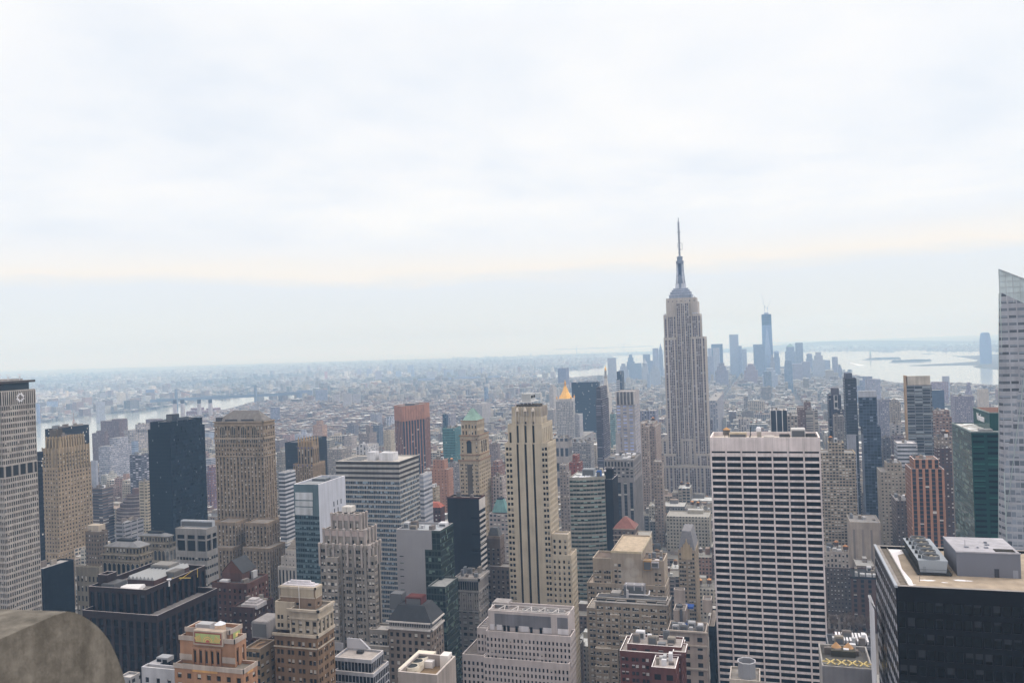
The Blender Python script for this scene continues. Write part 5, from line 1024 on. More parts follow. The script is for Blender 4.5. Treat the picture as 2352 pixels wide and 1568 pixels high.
# --- mansard block with white arcade
B = tower('mansard_block', 'stone block with white arcaded attic under a big black mansard roof', 'black mansard block', [('L2', 1772, 2175, 2288, 1072, 395, punch(3.3, 3.8, .5, .6, .35, 1.5))], '#7a6d60', glass('#222222', .3), clut=0, par=.3); b = B.bs[0]; za = Zof(D('L2', 0, 1008)[1], b.X1, b.Y0); zt = Zof(D('L2', 0, 872)[1], b.X1-4, b.Y0+4); t = boxcopy(b, X0=b.X0+.4, X1=b.X1-.4, Y0=b.Y0+.4, Y1=b.Y1-.4, Z=za); mb = MB(); mb.box(t.X0, t.X1, t.Y0, t.Y1, b.Z, za, blank=True); B.part('attic', mb, wall('#b3afa9')); arcades(B, t, b.Z+1.0, b.Z+2.9, 24); mb = MB()
for z, e, h in ((b.Z, .9, .8), (za, .9, .7)): mb.box(b.X0-e, b.X1+e, b.Y0-e, b.Y0-.01, z-h/2, z+h/2, bottom=True, blank=True); mb.box(b.X1+.01, b.X1+e, b.Y0-e, b.Y1, z-h/2, z+h/2, bottom=True, blank=True)
B.part('cornice', mb, wall('#c4bfb8')); t.Z += .3; pyramid(B, t, 0, zt+2.0, roofmat('#2f3136'), 'mansard_roof', .3, .7); mb = MB()
for i in range(6): x = b.X0+(b.X1-b.X0)*(i+.7)/6.4; mb.box(x-.8, x+.8, b.Y0+1.4, b.Y0+4, za+1, za+2.6, blank=True)
B.part('dormer', mb, wall('#8c8d8f', 1)); cx, cy_ = (b.X0+b.X1)/2, b.Y1-2; B.unit(cx-4, cx+5, cy_-10, cy_-3, zt, zt+5.5, wall('#5e302c')); B.unit(cx-14, cx-7, cy_-8, cy_-2, zt-2, zt+6, metal('#55575a', .5, .3)); B.finish(B.mats)
# ================================================================ right of centre
pw3 = dict(pair(6.0, 3.7, .05, .22, rec=.4, top=2.0), wins=[(.14, .36), (.39, .61), (.64, .86)])
B = tower('beige_apartment_hotel', 'wide beige brick building with white railed roof terrace and green glazed top floor, lower centre', 'wide beige terrace block',
  [('L4', 190, 868, 890, 835, 515, pw3), ('L4', 198, 872, 886, 790, 516.5, None)], '#a0917a', glass('#2d2c2a', .55, '#cfccc0'), clut=0, rm='#3e4146')
b0, b1 = B.bs; b1.X1 = b0.X1-.4; B.reset(); B.sill = True
B.tier(poly(b0), 0, b0.Z, pw3, .6, rm=roofmat('#77736c')); B.tier(poly(b1), b0.Z-.7, b1.Z, punch(6.5, b1.Z-b0.Z+.7, .9, .62, .5, .3), .4, rm=roofmat('#45484d')); mb = MB(); mb.box(b0.X0-.5, b0.X1+.5, b0.Y0-.6, b0.Y0-.02, b0.Z-.2, b0.Z+.6, blank=True); mb.box(b0.X1+.02, b0.X1+.5, b0.Y0, b0.Y1, b0.Z-.2, b0.Z+.6, blank=True); mb.box(b1.X0-.2, b1.X1+.2, b1.Y0-.2, b1.Y0-.02, b1.Z-.3, b1.Z+.2, blank=True); B.part('terrace_ledge', mb, wall('#c4c0b8'))
for px0, px1, yt in ((330, 418, 925), (640, 715, 940), (188, 405, 1250), (190, 322, 1412), (412, 630, 1135)):
    q = box('L4', px0, px1, None, yt, 515-(1.4 if yt < 1000 else 3.0 if yt < 1300 else 4.2), d=3); q.Y1 = 514.95; B.tier(poly(q), 0, q.Z, pair(5.2, 3.7, .06, .3, rec=.35, top=1.5), .4, rm=roofmat('#b9b4a8')); q.Y1 = 516
u = box('L4', 455, 560, None, 640, 523, d=7); R = b1.Z-.4; B.unit(u.X0, u.X1+6, u.Y0, u.Y1, R, R+6.5, metal('#7e7d80', .6, .3)); mb = MB()
for i in range(3): x = u.X0+2+i*5; mb.beam((x, u.Y0-1, R+4), (x, u.Y0-1, R+8), .3, 0, 6); mb.lathe(x, u.Y0-1, [(.5, R+8), (0, R+8.5)], 6)
mb.beam((u.X0+2, u.Y0-1.5, R+1.5), (u.X1+9, u.Y0-1.5, R+1.5), .5, 0, 6); mb.beam((u.X1+9, u.Y0-1.5, R+1.5), (u.X1+9, u.Y0+3, R+3), .5, 0, 6); mb.beam((u.X0+3, u.Y0-4, R), (u.X0+3, u.Y0-4, R+5), .8, 0, 8)
B.part('exhaust_pipe', mb, metal('#b9b9ba', .4, .3)); B.unit(u.X0-8, u.X0-2, u.Y0-2, u.Y1-2, R, R+2, metal('#8d8a84', .6, .3)); mb = MB()
for i in range(24):
    x = b1.X0+(b1.X1-b1.X0)*i/23; mb.beam((x, b1.Y0+.3, b1.Z), (x, b1.Y0+.3, b1.Z+1.0), .04)
mb.beam((b1.X0, b1.Y0+.3, b1.Z+1.0), (b1.X1, b1.Y0+.3, b1.Z+1.0), .05); B.part('roof_railing', mb, metal('#77787a', .5, .3)); q = box('L4', 108, 182, None, 858, 521, d=20); q.X1 = b0.X0-.1; B.tier(poly(q), 0, q.Z, pair(7.5, 3.7, .05, .25, rec=.4, top=1.5), .8, rm=roofmat('#8d867a')); B.finish([wall('#9d8f79'), wall('#c6c1b4', 1.2), wall('#77736c', 1)], None)
# --- beige block behind it
B = tower('stepped_beige_block', 'tall pale beige block with blank lift shaft and cream parapet behind the terrace block', 'pale lift shaft block',
  [('L4', 112, 850, 885, 655, 576, None), ('L4', 165, 835, 868, 415, 580, dict(pw3, bay=7)), ('L4', 348, 632, 715, 320, 584, None)], '#a3957e', glass('#2a2926', .5, '#cfccc0'), clut=0, rm='#8f8a80')
b0, b1, b2 = B.bs; B.reset(); b2.Y0 = b1.Y0-.5; B.tier(poly(b0), 0, b0.Z, pw3, 1.0, rm=roofmat('#c9b9a4'))
c = boxcopy(b1); B.tier(poly(b1), 0, b1.Z, None, 1.4, .6, rm=roofmat('#6f5f50'), sts=['none', None, None, None]); sections(B, c, 'L4', 560, 0, b1.Z, [(348, dict(pw3, bay=6.2, top=8)), (455, dict(pair(6, 3.7, .1, .25, rec=.3, top=8))), (640, None), (720, None), (835, dict(pair(6.5, 3.7, .1, .2, rec=.3, top=8)))])
B.tier(poly(b2), b1.Z-30, b2.Z, None, 1.0, rm=roofmat('#b5a384'), sts=['none', None, None, None]); c2 = boxcopy(b2); sections(B, c2, 'L4', 400, b1.Z-30, b2.Z, [(455, dict(pair(6, 3.7, .1, .22, rec=.3, top=8))), (632, None)]); q = box('L4', 715, 785, None, 392, 579, d=8); B.unit(q.X0, q.X1, 578.8, 587, b1.Z-5, b1.Z-1, wall('#c9c6c8')); q = box('L4', 638, 716, None, 385, 578.9, d=6); B.unit(q.X0, q.X1, 578.7, 585, b1.Z-7, b1.Z-.5, wall('#b08a4e')); mb = MB(); mb.box(b2.X0-.2, b2.X1+.2, b2.Y0-.2, b2.Y0-.08, b2.Z-1.2, b2.Z+.3, blank=True); mb.box(b2.X1+.02, b2.X1+.3, b2.Y0, b2.Y1, b2.Z-1.2, b2.Z+.3, blank=True); mb.box(b2.X0-.4, b2.X0-.05, b2.Y0-1.0, b2.Y0-.5, b0.Z, b2.Z-14, blank=True); B.part('cream_parapet', mb, wall('#c9bc96')); B.clutter(boxcopy(b1, X0=b2.X1+2), b1.Z-1.4, 4, 3); B.finish([wall('#a59883'), wall('#b5aa96', 1.1), wall('#555555', 1)])
# --- red brick stepped block
rb = pair(4.8, 3.6, .08, .30, rec=.4, top=2.5)
B = tower('red_brick_block', 'dark red brick block with white coped stepped roofs, bottom edge right of centre', 'white coped red block',
  [('L4', 420, 1000, None, 1300, 420, rb, 0, 22), ('L4', 490, 1000, None, 1228, 424, punch(6.5, 6.0, .36, .62, .4, 2.0), None, 15)], '#5e2f28', glass('#262324', .45, '#c9c6c0'), clut=0, rm='#a49c94', par=1.0)
b0, b1 = B.bs; B.clutter(b1, b1.Z-1, 12, 6); q = box('L4', 718, 945, None, 1428, 404, d=15.9); q.Y1 = b0.Y0-.05; B.tier(poly(q), 0, q.Z, punch(6.2, 5, .55, .6, .4, 2.5), .8, rm=roofmat('#b5ada6')); B.clutter(q, q.Z-.8, 5, 3); q = box('L4', 918, 1040, None, 1275, 420.5, d=12); B.tier(poly(q), b0.Z-1, q.Z, punch(5, 6, .4, .5, .3, 2), .6, rm=roofmat('#a49c94')); B.finish([wall('#5e352d', 1.1), wall('#d3cfcc', 1.3), wall('#333333', 1)])
# --- beige block with cluttered roof
B = tower('cluttered_roof_block', 'beige block with roof full of pipes and blue tarpaulins, left of the grid tower', 'cluttered roof block',
  [('L4', 872, 1232, 1250, 1085, 470, punch(7.0, 4.6, .4, .55, .4, 2.5))], '#9d8f80', glass('#222428', .2), clut=22, rm='#77716b', seed=17, par=1.6)
b = B.bs[0]; mb = MB()
for z, e, h in ((b.Z-.4, .9, .9), (b.Z-8, .6, .8), (b.Z-21, .5, .9)): mb.box(b.X0-e, b.X1+e, b.Y0-e, b.Y0-.01, z-h/2, z+h/2, bottom=True, blank=True)
B.part('cornice', mb, wall('#b3a89a')); mb = MB(); rr = random.Random(3)
for k in range(26):
    x, y = rr.uniform(b.X0+2, b.X1-8), rr.uniform(b.Y0+3, b.Y1-8); z = b.Z-rr.uniform(.2, 1.2); mb.beam((x, y, z), (x+rr.uniform(2, 7), y, z), .14) if k % 2 else mb.beam((x, y, z), (x, y+rr.uniform(2, 7), z), .14)
for k in range(8): x, y = rr.uniform(b.X0+2, b.X1-2), rr.uniform(b.Y0+1, b.Y0+8); mb.beam((x, y, b.Z-1.5), (x, y, b.Z+2), .12)
B.part('roof_pipe', mb, metal('#a8a5a0', .5, .3)); q = box('L4', 925, 1040, 1058, 885, 484); B.tier(poly(q), b.Z-1.5, q.Z, None, .5, rm=roofmat('#77716b')); p = q; mb = MB(); mb.beam(((q.X0+q.X1)/2+1, q.Y0-1, b.Z-1), ((q.X0+q.X1)/2+1, q.Y0-1, q.Z+1), .9, 0, 8); mb.lathe((q.X0+q.X1)/2, q.Y0+1, [(0, q.Z+1.2), (2, q.Z+1.6), (2, q.Z+3), (0, q.Z+3.1)], 12); B.part('exhaust_duct', mb, metal('#4b4d52', .6, .3)); q = box('L4', 928, 1030, 1036, 690, 510); B.tier(poly(q), 0, q.Z, punch(12, 12, .15, .2, .3, 4), .8, rm=roofmat('#8d8a86')); q = box('L4', 1200, 1282, 1290, 785, 508); B.tier(poly(q), b.Z-1.5, q.Z, None, .8, rm=roofmat('#8d8a86')); mb = MB()
for px, py, w_, d_ in ((1070, 830, 3.0, 3), (1080, 1000, 2.6, 2)):
    P = atZ(*D('L4', px, py), b.Z); mb.box(P.x-w_, P.x+w_, P.y-d_, P.y+d_, b.Z-1.4, b.Z-.2, blank=True)
B.part('blue_tarpaulin', mb, wall('#2c5aa8', 1)); B.finish([wall('#a3968a'), wall('#b9aea0', 1.2), wall('#333333', 1)])
# --- slim gabled tower
B = tower('slim_gabled_tower', 'slim beige tower with steep grey roof and ornate gable, left of the grid tower', 'slim gabled tower',
  [('L4', 968, 1130, 1160, 318, 720, dict(pair(6.5, 3.7, .06, .24, rec=.35, top=2), wins=[(.12, .34), (.38, .6), (.64, .86)]))], '#9d8d72', glass('#262523', .3), clut=0, par=.3); b = B.bs[0]; z0 = b.Z; za = Zof(D('L4', 0, 190)[1], b.X1, b.Y0); zr = Zof(D('L4', 0, 150)[1], b.X1, b.Y0+8); mb = MB(); xm = (b.X0+b.X1)/2
w_ = (b.X1-b.X0)*.24; T = [(xm-w_*1.1, b.Y0+4), (xm+w_*1.1, b.Y0+4), (xm+w_*1.1, b.Y1-3), (xm-w_*1.1, b.Y1-3)]; Q = poly(boxcopy(b, X0=b.X0+.3, X1=b.X1-.3, Y0=b.Y0+.3, Y1=b.Y1-.3))
for i in range(4): j = (i+1) % 4; mb.face([(*Q[i], z0), (*Q[j], z0), (*T[j], zr+2), (*T[i], zr+2)])
mb.flat(T, zr+2); B.part('steep_roof', mb, roofmat('#77777a')); mb = MB(); zt = Zof(D('L4', 0, 225)[1], xm, b.Y0)
mb.face([(xm-4.4, b.Y0-.1, z0-8), (xm+4.4, b.Y0-.1, z0-8), (xm+4.4, b.Y0-.1, z0+1), (xm+2.6, b.Y0-.1, z0+3.4), (xm, b.Y0-.1, zt), (xm-2.6, b.Y0-.1, z0+3.4), (xm-4.4, b.Y0-.1, z0+1)]); mb.box(xm-4.2, xm+4.2, b.Y0-.08, b.Y0+4, z0-.3, z0+1, blank=True)
for k in (-4.4, -2.6, 0, 2.6, 4.4): z = zt if k == 0 else z0+3.4 if abs(k) < 3 else z0+1; mb.lathe(xm+k, b.Y0, [(.5, z-1), (.45, z+1), (0, z+2)], 6)
B.part('ornate_gable', mb, wall('#b39f78')); B.finish(B.mats)
# --- block with red pyramid roof
B = tower('red_pyramid_tower', 'brown brick office tower with terracotta pyramid roof, right of the black slab core', 'terracotta pyramid tower',
  [('L4', 360, 560, 592, 118, 672, punch(3.4, 3.8, .45, .5, .35, 1.5))], '#6d6058', glass('#202022', .35), clut=0, par=.4); b = B.bs[0]; pyramid(B, b, 0, Zof(D('L4', 0, 8)[1], b.X1, b.Y0+7), wall('#7d5046', 1.1, .7), 'pyramid_roof', .06, .3); mb = MB()
for z in (b.Z-.3, b.Z-5.5, b.Z-9.5): mb.box(b.X0-.4, b.X1+.4, b.Y0-.4, b.Y0-.01, z-.4, z+.4, blank=True, bottom=True); mb.box(b.X1+.01, b.X1+.4, b.Y0-.4, b.Y1, z-.4, z+.4, bottom=True, blank=True)
B.part('cornice', mb, wall('#a39684')); B.finish(B.mats)
# --- grey art deco block behind the curved tower
B = tower('pier_fronted_tower', 'grey stone office tower with tall dark pier bays behind the curved green ribbon block', 'grey pier fronted tower',
  [('A3', 1918, 2195, 2268, 1032, 850, stripe(4.6, 3.8, .5, .6, .5, 1)), ], '#7c7a78', clut=0, sp='#33363e', rm='#6f6e6c'); b = B.bs[0]; B.reset()
za, zb, zc = [Zof(D('A3', 0, v)[1], b.X1, b.Y0) for v in (1100, 1205, 1235)]
B.tier(poly(b), 0, zc, stripe(6.2, 3.8, .5, .6, .5, 1), .01, .02); B.tier(poly(b), zc, zb, None, .01, .02); B.tier(poly(b), zb, za, punch(4.2, 4.2, .6, .55, .4, .5), .01, .02); B.tier(poly(b), za, b.Z, punch(3.6, b.Z-za-2, .5, .85, .5, 1.6), 1.2, rm=roofmat('#6b6a69')); B.clutter(b, b.Z-1.2, 9, 6); B.finish([wall('#86827f'), wall('#9c9894'), wall('#33363e', 1)], glass('#22262e', .15))
# --- pale tower with shiny blue windows and flared crown
bw_ = punch(7.2, 7.6, .62, .32, .25, 2); bw_ = dict(punch(6.6, 3.85, .62, .46, .25, 15.5), wins=[(.06, .64)])
B = tower('pale_blue_window_tower', 'pale concrete residential tower with rows of sky blue windows and a flared crown between piers', 'blue windowed pale tower',
  [('A3', 2030, 2203, 2250, 388, 960, bw_)], '#a9a6a5', glass('#8f9ec4', .1, '#c0c8dc', .08), clut=0, rm='#999794', par=1.0); b = B.bs[0]
q = box('A3', 2022, 2180, 2260, 730, 957); q.X1 = b.X1+2.5; q.Y1 = b.Y1+2; 
mb = MB(); nb = 5; W = b.X1-b.X0
for i in range(nb+1): x = b.X0+(W-1.2)*i/nb; mb.box(x, x+1.2, b.Y0-2.6, b.Y0-.02, b.Z-15, b.Z+.6)
for i in range(nb): xa = b.X0+(W-1.2)*i/nb+1.3; xb = b.X0+(W-1.2)*(i+1)/nb-.1; mb.face([(xa, b.Y0-.3, b.Z-15), (xb, b.Y0-.3, b.Z-15), (xb, b.Y0-2.4, b.Z-.5), (xa, b.Y0-2.4, b.Z-.5)], 1)
B.part('flared_crown', mb, [wall('#b5b3b1'), wall('#6f7176', 1)]); mb = MB(); mb.box(b.X0-1.6, b.X0+4, b.Y0-3, b.Y0-.1, 0, b.Z-48); B.part('side_pier', mb, wall('#a9a6a5')); B.finish([wall('#a7a4a4'), wall('#b9b6b4'), wall('#555555', 1)])
# --- other middle distance towers, one mesh facade each (windows about a pixel)
K2 = winmat('#3d3740', '#1d1d24', 2.6, 3.5, .1, .9, .35, .8, .35, '#9a9aa4')
B = simple('aubergine_tower', 'dark purple brown tower with ribbon windows on its narrow front, before the black slab', 'purple brown tower', [('A3', 1840, 1902, 1962, 470, 1350, None), ('A3', 1845, 1885, 1945, 350, 1356, None)], winmat('#4d4048', '#22232c', 9, 3.6, .05, .95, .3, .72, .35, '#8f8f98'), clut=0, cop='#52474e')
simple('dark_bronze_slab', 'broad dark bronze glass slab beside the gold pyramid roof', 'dark bronze slab', [('A3', 1613, 1860, 1878, 302, 2010, None)], winmat('#2a2c32', '#14171d', 2.2, 4.0, .1, .9, .2, .8, .03), '#44464c', 0, cop='#2b2d33')
K3 = winmat('#a4a09c', '#2f333b', 3.6, 3.8, .25, .72, .25, .75, .25)
B = tower('gold_pyramid_tower', 'pale limestone tower with shining gold pyramid roof and lantern', 'gold pyramid tower', [('A3', 1468, 1700, 1822, 830, 1770, None), ('A3', 1465, 1625, 1645, 480, 1784, None)], '#a4a09c', clut=0, par=.5, wm=K3)
b = B.bs[1]; q = box('A3', 1487, 1605, None, 456, 1792); cx, hw_ = (q.X0+q.X1)/2, (q.X1-q.X0)/2; cy_ = 1784+hw_+6; mb = MB(); mb.box(cx-hw_-3, cx+hw_+3, cy_-hw_-2, cy_+hw_+2, b.Z-.6, q.Z); B.part('attic', mb, wall('#b5afa6')); gold = metal('#e0a040', .35, .55); zt = Zof(D('A3', 0, 338)[1], cx, cy_); zq = Zof(D('A3', 0, 275)[1], cx, cy_); mb = MB(); mb.lathe(cx, cy_, [(hw_*1.08, q.Z), (hw_*.55, q.Z+(zt-q.Z)*.5), (hw_*.2, zt), (0, zt)], 8, rot=math.pi/8); B.part('gold_roof', mb, wall((.80, .45, .10), 1.0, .45, amt=.04)); mb = MB(); mb.lathe(cx, cy_, [(2.2, zt), (2.2, zt+6), (3, zt+6.3), (1.6, zt+9), (0, zq)], 8)
for sx_ in (-1, 1):
    for sy_ in (-1, 1): mb.lathe(cx+sx_*(hw_+2), cy_+sy_*(hw_+1), [(2.0, q.Z), (1.6, q.Z+3), (0, q.Z+7)], 6)
B.part('gold_lantern', mb, wall((.62, .34, .08), 1.0, .45)); B.finish(B.mats)
simple('white_corner_block', 'white office block with dark west side joined right of the gold pyramid tower', 'white block with dark side', [('A3', 1620, 1688, 1718, 605, 1800, None)], winmat('#a9a8aa', '#40444e', 3.2, 3.8, .25, .7, .3, .7, .3), clut=1)
simple('arched_loggia_block', 'pale stone block with a row of big arched openings below the gold pyramid tower', 'arched loggia block', [('A3', 1455, 1580, 1618, 830, 1180, None)], winmat('#a39c95', '#2f3440', 7.0, 22, .18, .8, .25, .8, 0), clut=4)
simple('grey_loft_block', 'grey loft block with white water tank on its roof left of the purple brown tower', 'grey loft block', [('A3', 1625, 1790, 1822, 870, 1250, None)], winmat('#8f8d8d', '#3a3e48', 3.4, 3.8, .2, .75, .3, .75, .3), clut=4, tanks=2)
simple('red_tower_flats', 'small red brick stepped tower in front of the grey loft block', 'small red stepped tower', [('A3', 1590, 1690, 1718, 1055, 900, None), ('A3', 1622, 1665, 1690, 985, 905, None)], winmat('#8f4f42', '#2e2a30', 4.0, 3.6, .3, .66, .3, .7, .35), clut=1, tanks=1)
# clock tower with gold cupola
B = Bld('clock_tower', 'white marble campanile tower tapering to a gold cupola beside the purple brown tower', 'tower', None, (0, 2060)); b = box('A3', 1905, 1958, 1990, 400, 2050); B.e.location = ((b.X0+b.X1)/2, b.Y0, 0); cx, cy_ = (b.X0+b.X1)/2, (b.Y0+b.Y1)/2
B.tier(poly(b), 0, b.Z, None, .4); hw_ = (b.X1-b.X0)/2; ax = Xof(D('A3', 1932, 300)[0], cy_, 190)
def cz(v): return Zof(D('A3', 0, v)[1], ax, cy_)
mb = MB(); mb.lathe(ax, cy_, [(hw_*1.3, b.Z), (hw_*.55, cz(262))], 4, rot=math.pi/4); B.part('tapered_roof', mb, winmat('#c9c3b8', '#5b5f6a', 5, 9, .4, .6, .4, .6, 0)); mb = MB(); mb.lathe(ax, cy_, [(hw_*.62, cz(262)), (hw_*.62, cz(250)), (hw_*.42, cz(248)), (hw_*.4, cz(200)), (hw_*.5, cz(198)), (hw_*.3, cz(192))], 8); B.part('lantern', mb, wall('#9d9894')); mb = MB(); mb.lathe(ax, cy_, [(hw_*.32, cz(192)), (hw_*.4, cz(182)), (hw_*.28, cz(168)), (hw_*.1, cz(160)), (0, cz(138))], 10); B.part('gold_cupola', mb, wall((.80, .47, .12), 1.0, .45)); B.finish([winmat('#bdb6aa', '#4f535e', 4.0, 4.0, .3, .65, .3, .7, .2), wall('#bdb6aa'), wall('#444444')]); HERO.append(('gold cupola tower', b.X0, b.X1, b.Y0, b.Y1, cz(138)))
simple('thin_dark_tower', 'thin dark glass tower with white balconies lower left, right of the gold cupola', 'thin dark balcony tower', [('A3', 2038, 2082, 2106, 200, 2200, None)], winmat('#2b2f3a', '#171b24', 3.0, 3.6, .1, .9, .2, .85, .1), clut=0, cop='#2f333c')
simple('white_balcony_block', 'white balcony fronted lower half attached to the thin dark tower', 'white balcony half', [('A3', 2034, 2062, 2084, 275, 2190, None)], winmat('#b9bcc2', '#39404e', 20, 5.5, 0, 1, .1, .5, .1), clut=0)
simple('teal_glass_slab', 'narrow pale teal glass tower partly hidden by the blue windowed pale tower', 'pale teal slab', [('A3', 1975, 2020, 2032, 600, 1500, None)], winmat('#7f9c9c', '#3f6468', 2.5, 3.6, .15, .85, .3, .85, .1), clut=1)
# right side middle
K = winmat('#a2947c', '#26272c', 3.0, 3.1, .16, .84, .25, .78, .35)
B = tower('beige_window_grid_flats', 'wide beige flats with yellow edged terraces and close window grid, right of the grid tower', 'yellow edged flats', [('A5', 425, 768, None, 1440, 890, None, 0, 30), ('A5', 512, 655, None, 1340, 896, None, None, 14)], '#c0ab78', clut=2, tanks=2, wm=K); B.finish(B.mats)
simple('round_cornered_beige_block', 'beige block with tall window strips and blank top, before the yellow edged flats', 'strip windowed beige block', [('L5', 715, 1002, 682, 50, 840, None)], winmat('#aea190', '#7d756e', 7.6, 40, .3, .55, .1, .85, 0), clut=2)
simple('orange_ribbed_tower', 'orange brick tower with dark window stripes and white rimmed chamfered roof well', 'orange ribbed tower', [('A5', 1285, 1600, None, 1588, 808, None, 0, 32), ('A5', 1315, 1550, None, 1498, 812, None, None, 24)], winmat('#b8805a', '#1f222b', 5.2, 3.7, .22, .8, .12, .85, .05, sp='#6c463a'), clut=2, cop='#d9d4d0', rm='#77604f')
simple('tall_brown_hotel', 'brown brick tower with small punched windows just left of the orange ribbed tower', 'brown punched tower', [('L5', 1150, 1300, 1100, -150, 850, None)], winmat('#6d6058', '#20222a', 3.4, 3.6, .3, .65, .3, .7, .35), clut=2, tanks=1)
simple('grey_beige_flats', 'pale beige stepped block with small windows left of the brown punched tower', 'pale stepped block', [('A5', 1000, 1250, 965, 1610, 925, None), ('A5', 1060, 1200, 1035, 1530, 930, None)], winmat('#a79c88', '#2b2c30', 3.4, 3.6, .25, .7, .3, .7, .3), clut=2, tanks=1)
simple('white_ribbon_block', 'white metal office block with thin ribbon windows and ribbed blank top', 'white ribbed block', [('A5', 1160, 1348, 1125, 1348, 955, None)], winmat('#b9bec4', '#3f464f', 9, 4.2, 0, 1, .35, .75, .1), clut=1, rm='#c9c9c9')

def crown(B, q, zlo, name, m):
    mb = MB(); mb.box(q.X0, q.X1, q.Y0, q.Y1, zlo, q.Z, blank=True); return B.part(name, mb, m)
K = winmat('#4e5d70', '#2a3646', 3.4, 3.4, .05, .95, .08, .92, .12, '#6d7d90', gr=.15)
B = simple('blue_glass_tower', 'mottled blue grey glass tower with a pale blank crown', 'mottled blue glass tower', [('A5', 838, 1004, 815, 1187, 985, None), ('A5', 800, 965, 790, 905, 990, None)], K, clut=0, fin=False, cop='#6a7686')
q = box('A5', 795, 962, 789, 855, 989); crown(B, q, B.bs[1].Z-.9, 'crown_screen', wall('#a9b0b8')); B.finish(B.mats)
K = winmat('#474c58', '#22272f', 3.0, 3.3, .08, .92, .3, .85, .12, '#8a8f9c')
B = simple('dark_ribbed_tower', 'tall dark tower with rooftop turret and pale base, left of the mottled glass tower', 'dark turreted tower', [('A5', 665, 775, 648, 738, 1060, None)], K, clut=0, fin=False, cop='#474c58'); b = B.bs[0]
q = box('A5', 672, 735, 655, 690, 1063); crown(B, q, b.Z-.9, 'crown_turret', winmat('#565b68', '#333844', 4, 5, .2, .8, .2, .8, 0)); za = Zof(D('A5', 0, 1262)[1], b.X0, b.Y0); mb = MB(); mb.box(b.X0-.5, b.X1-(b.X1-b.X0)*.22, b.Y0-.6, b.Y0-.1, 0, za, blank=True); B.part('blank_base', mb, wall('#a3a8b2')); B.finish(B.mats)
K = winmat('#4a4c5c', '#242836', 3.2, 3.3, .1, .9, .3, .85, .1)
B = simple('dark_split_tower', 'dark slate tower with white grid stripe and blank top, left of the turreted tower', 'dark slate split tower', [('A5', 545, 655, None, 1030, 1145, None, 0, 30), ('A5', 512, 630, None, 893, 1150, None, 0, 26)], K, clut=0, fin=False, cop='#4a4c5c'); b = B.bs[1]; q = box('A5', 538, 610, None, 828, 1158, d=14); crown(B, q, b.Z-.9, 'plant_block', wall('#5b5a62')); mb = MB(); xa, xb = Xof(D('A5', 560, 0)[0], b.Y0, b.Z), Xof(D('A5', 598, 0)[0], b.Y0, b.Z); mb.box(xa, xb, b.Y0-.3, b.Y0-.05, Zof(D('A5', 0, 1025)[1], xa, b.Y0), b.Z); B.part('white_grid_panel', mb, winmat('#b9b8b6', '#3a3e48', 5.5, 9, .2, .8, .15, .85, 0)); B.finish(B.mats)
simple('beige_flat_tower', 'beige brick apartment block in front of the dark slate split tower', 'beige flats', [('A5', 565, 655, None, 1090, 1100, None, 0, 22)], winmat('#8f8a86', '#34363e', 3.2, 3.2, .3, .7, .3, .7, .3), clut=2)
K = winmat('#7c8084', '#2e353c', 8.0, 3.35, .04, .96, .28, .9, .3, '#8f9ca0')
B = simple('balcony_apartment_tower', 'tall tan apartment tower with dark balcony rows and a slanted tan top wall', 'tan balcony tower', [('A5', 1245, 1482, 1232, 800, 1010, None)], K, clut=0, fin=False, cop='#b0936c'); b = B.bs[0]; z0 = b.Z; q = box('A5', 1262, 1478, None, 762, 906, d=12); q.Z = Zof(D('A5', 0, 765)[1], q.X0, q.Y0); z1 = Zof(D('A5', 0, 708)[1], b.X0, b.Y0); z2 = Zof(D('A5', 0, 752)[1], b.X0+20, b.Y0); mb = MB(); mb.box(b.X0-1.5, b.X0-.02, b.Y0-.5, b.Y1, 0, z1-.5); xm = Xof(D('A5', 1435, 750)[0], b.Y0, z1)
for y, s_ in ((b.Y0+4, 1), (b.Y1-1, -1)):
    P = [(b.X0-1.5, y, z0-1), (xm, y, z0-1), (xm, y, z2), (b.X0-1.5, y, z1)]; mb.face(P if s_ > 0 else P[::-1])
mb.face([(b.X0-1.5, b.Y0+4, z1), (xm, b.Y0+4, z2), (xm, b.Y1-1, z2), (b.X0-1.5, b.Y1-1, z1)]); mb.face([(xm, b.Y0+4, z0-1), (xm, b.Y1-1, z0-1), (xm, b.Y1-1, z2), (xm, b.Y0+4, z2)]); B.part('slanted_top_wall', mb, wall('#b0936c')); mb = MB(); mb.box(b.X0+1.2, b.X1-1, b.Y0+.4, b.Y0+3.9, z0-1, q.Z, blank=True); B.part('pale_parapet_band', mb, wall('#b9b2a2')); mb = MB(); nfl = int((b.Z)/6.7)
for j in range(nfl): mb.box(b.X0+2, b.X1+.2, b.Y0-1.0, b.Y0-.05, 4+j*6.7, 4.35+j*6.7, bottom=True, blank=True)
B.part('balcony_slabs', mb, wall('#77716a')); B.finish(B.mats)
simple('brown_setback_loft', 'brown stepped loft tower behind the tan balcony tower on its right', 'brown stepped loft', [('A5', 1490, 1672, None, 1100, 1120, None, 0, 40), ('A5', 1500, 1650, None, 1040, 1126, None, None, 26)], winmat('#8f7466', '#2e3038', 3.6, 3.7, .2, .78, .3, .72, .3), clut=2, cop='#8f8076')
simple('navy_glass_tower', 'dark navy blue tower under construction behind the tan balcony tower', 'navy tower', [('A5', 1482, 1600, None, 845, 2100, None, 0, 40)], winmat('#3a4258', '#242c40', 5, 4, .1, .9, .2, .8, 0), clut=0)
simple('cream_twin_slab', 'cream apartment slab standing alone on the right above the brown lofts', 'lone cream slab', [('A5', 1930, 2018, None, 840, 2300, None, 0, 24)], winmat('#b9ad98', '#57586a', 3.2, 3.2, .3, .6, .3, .7, .2), clut=0)
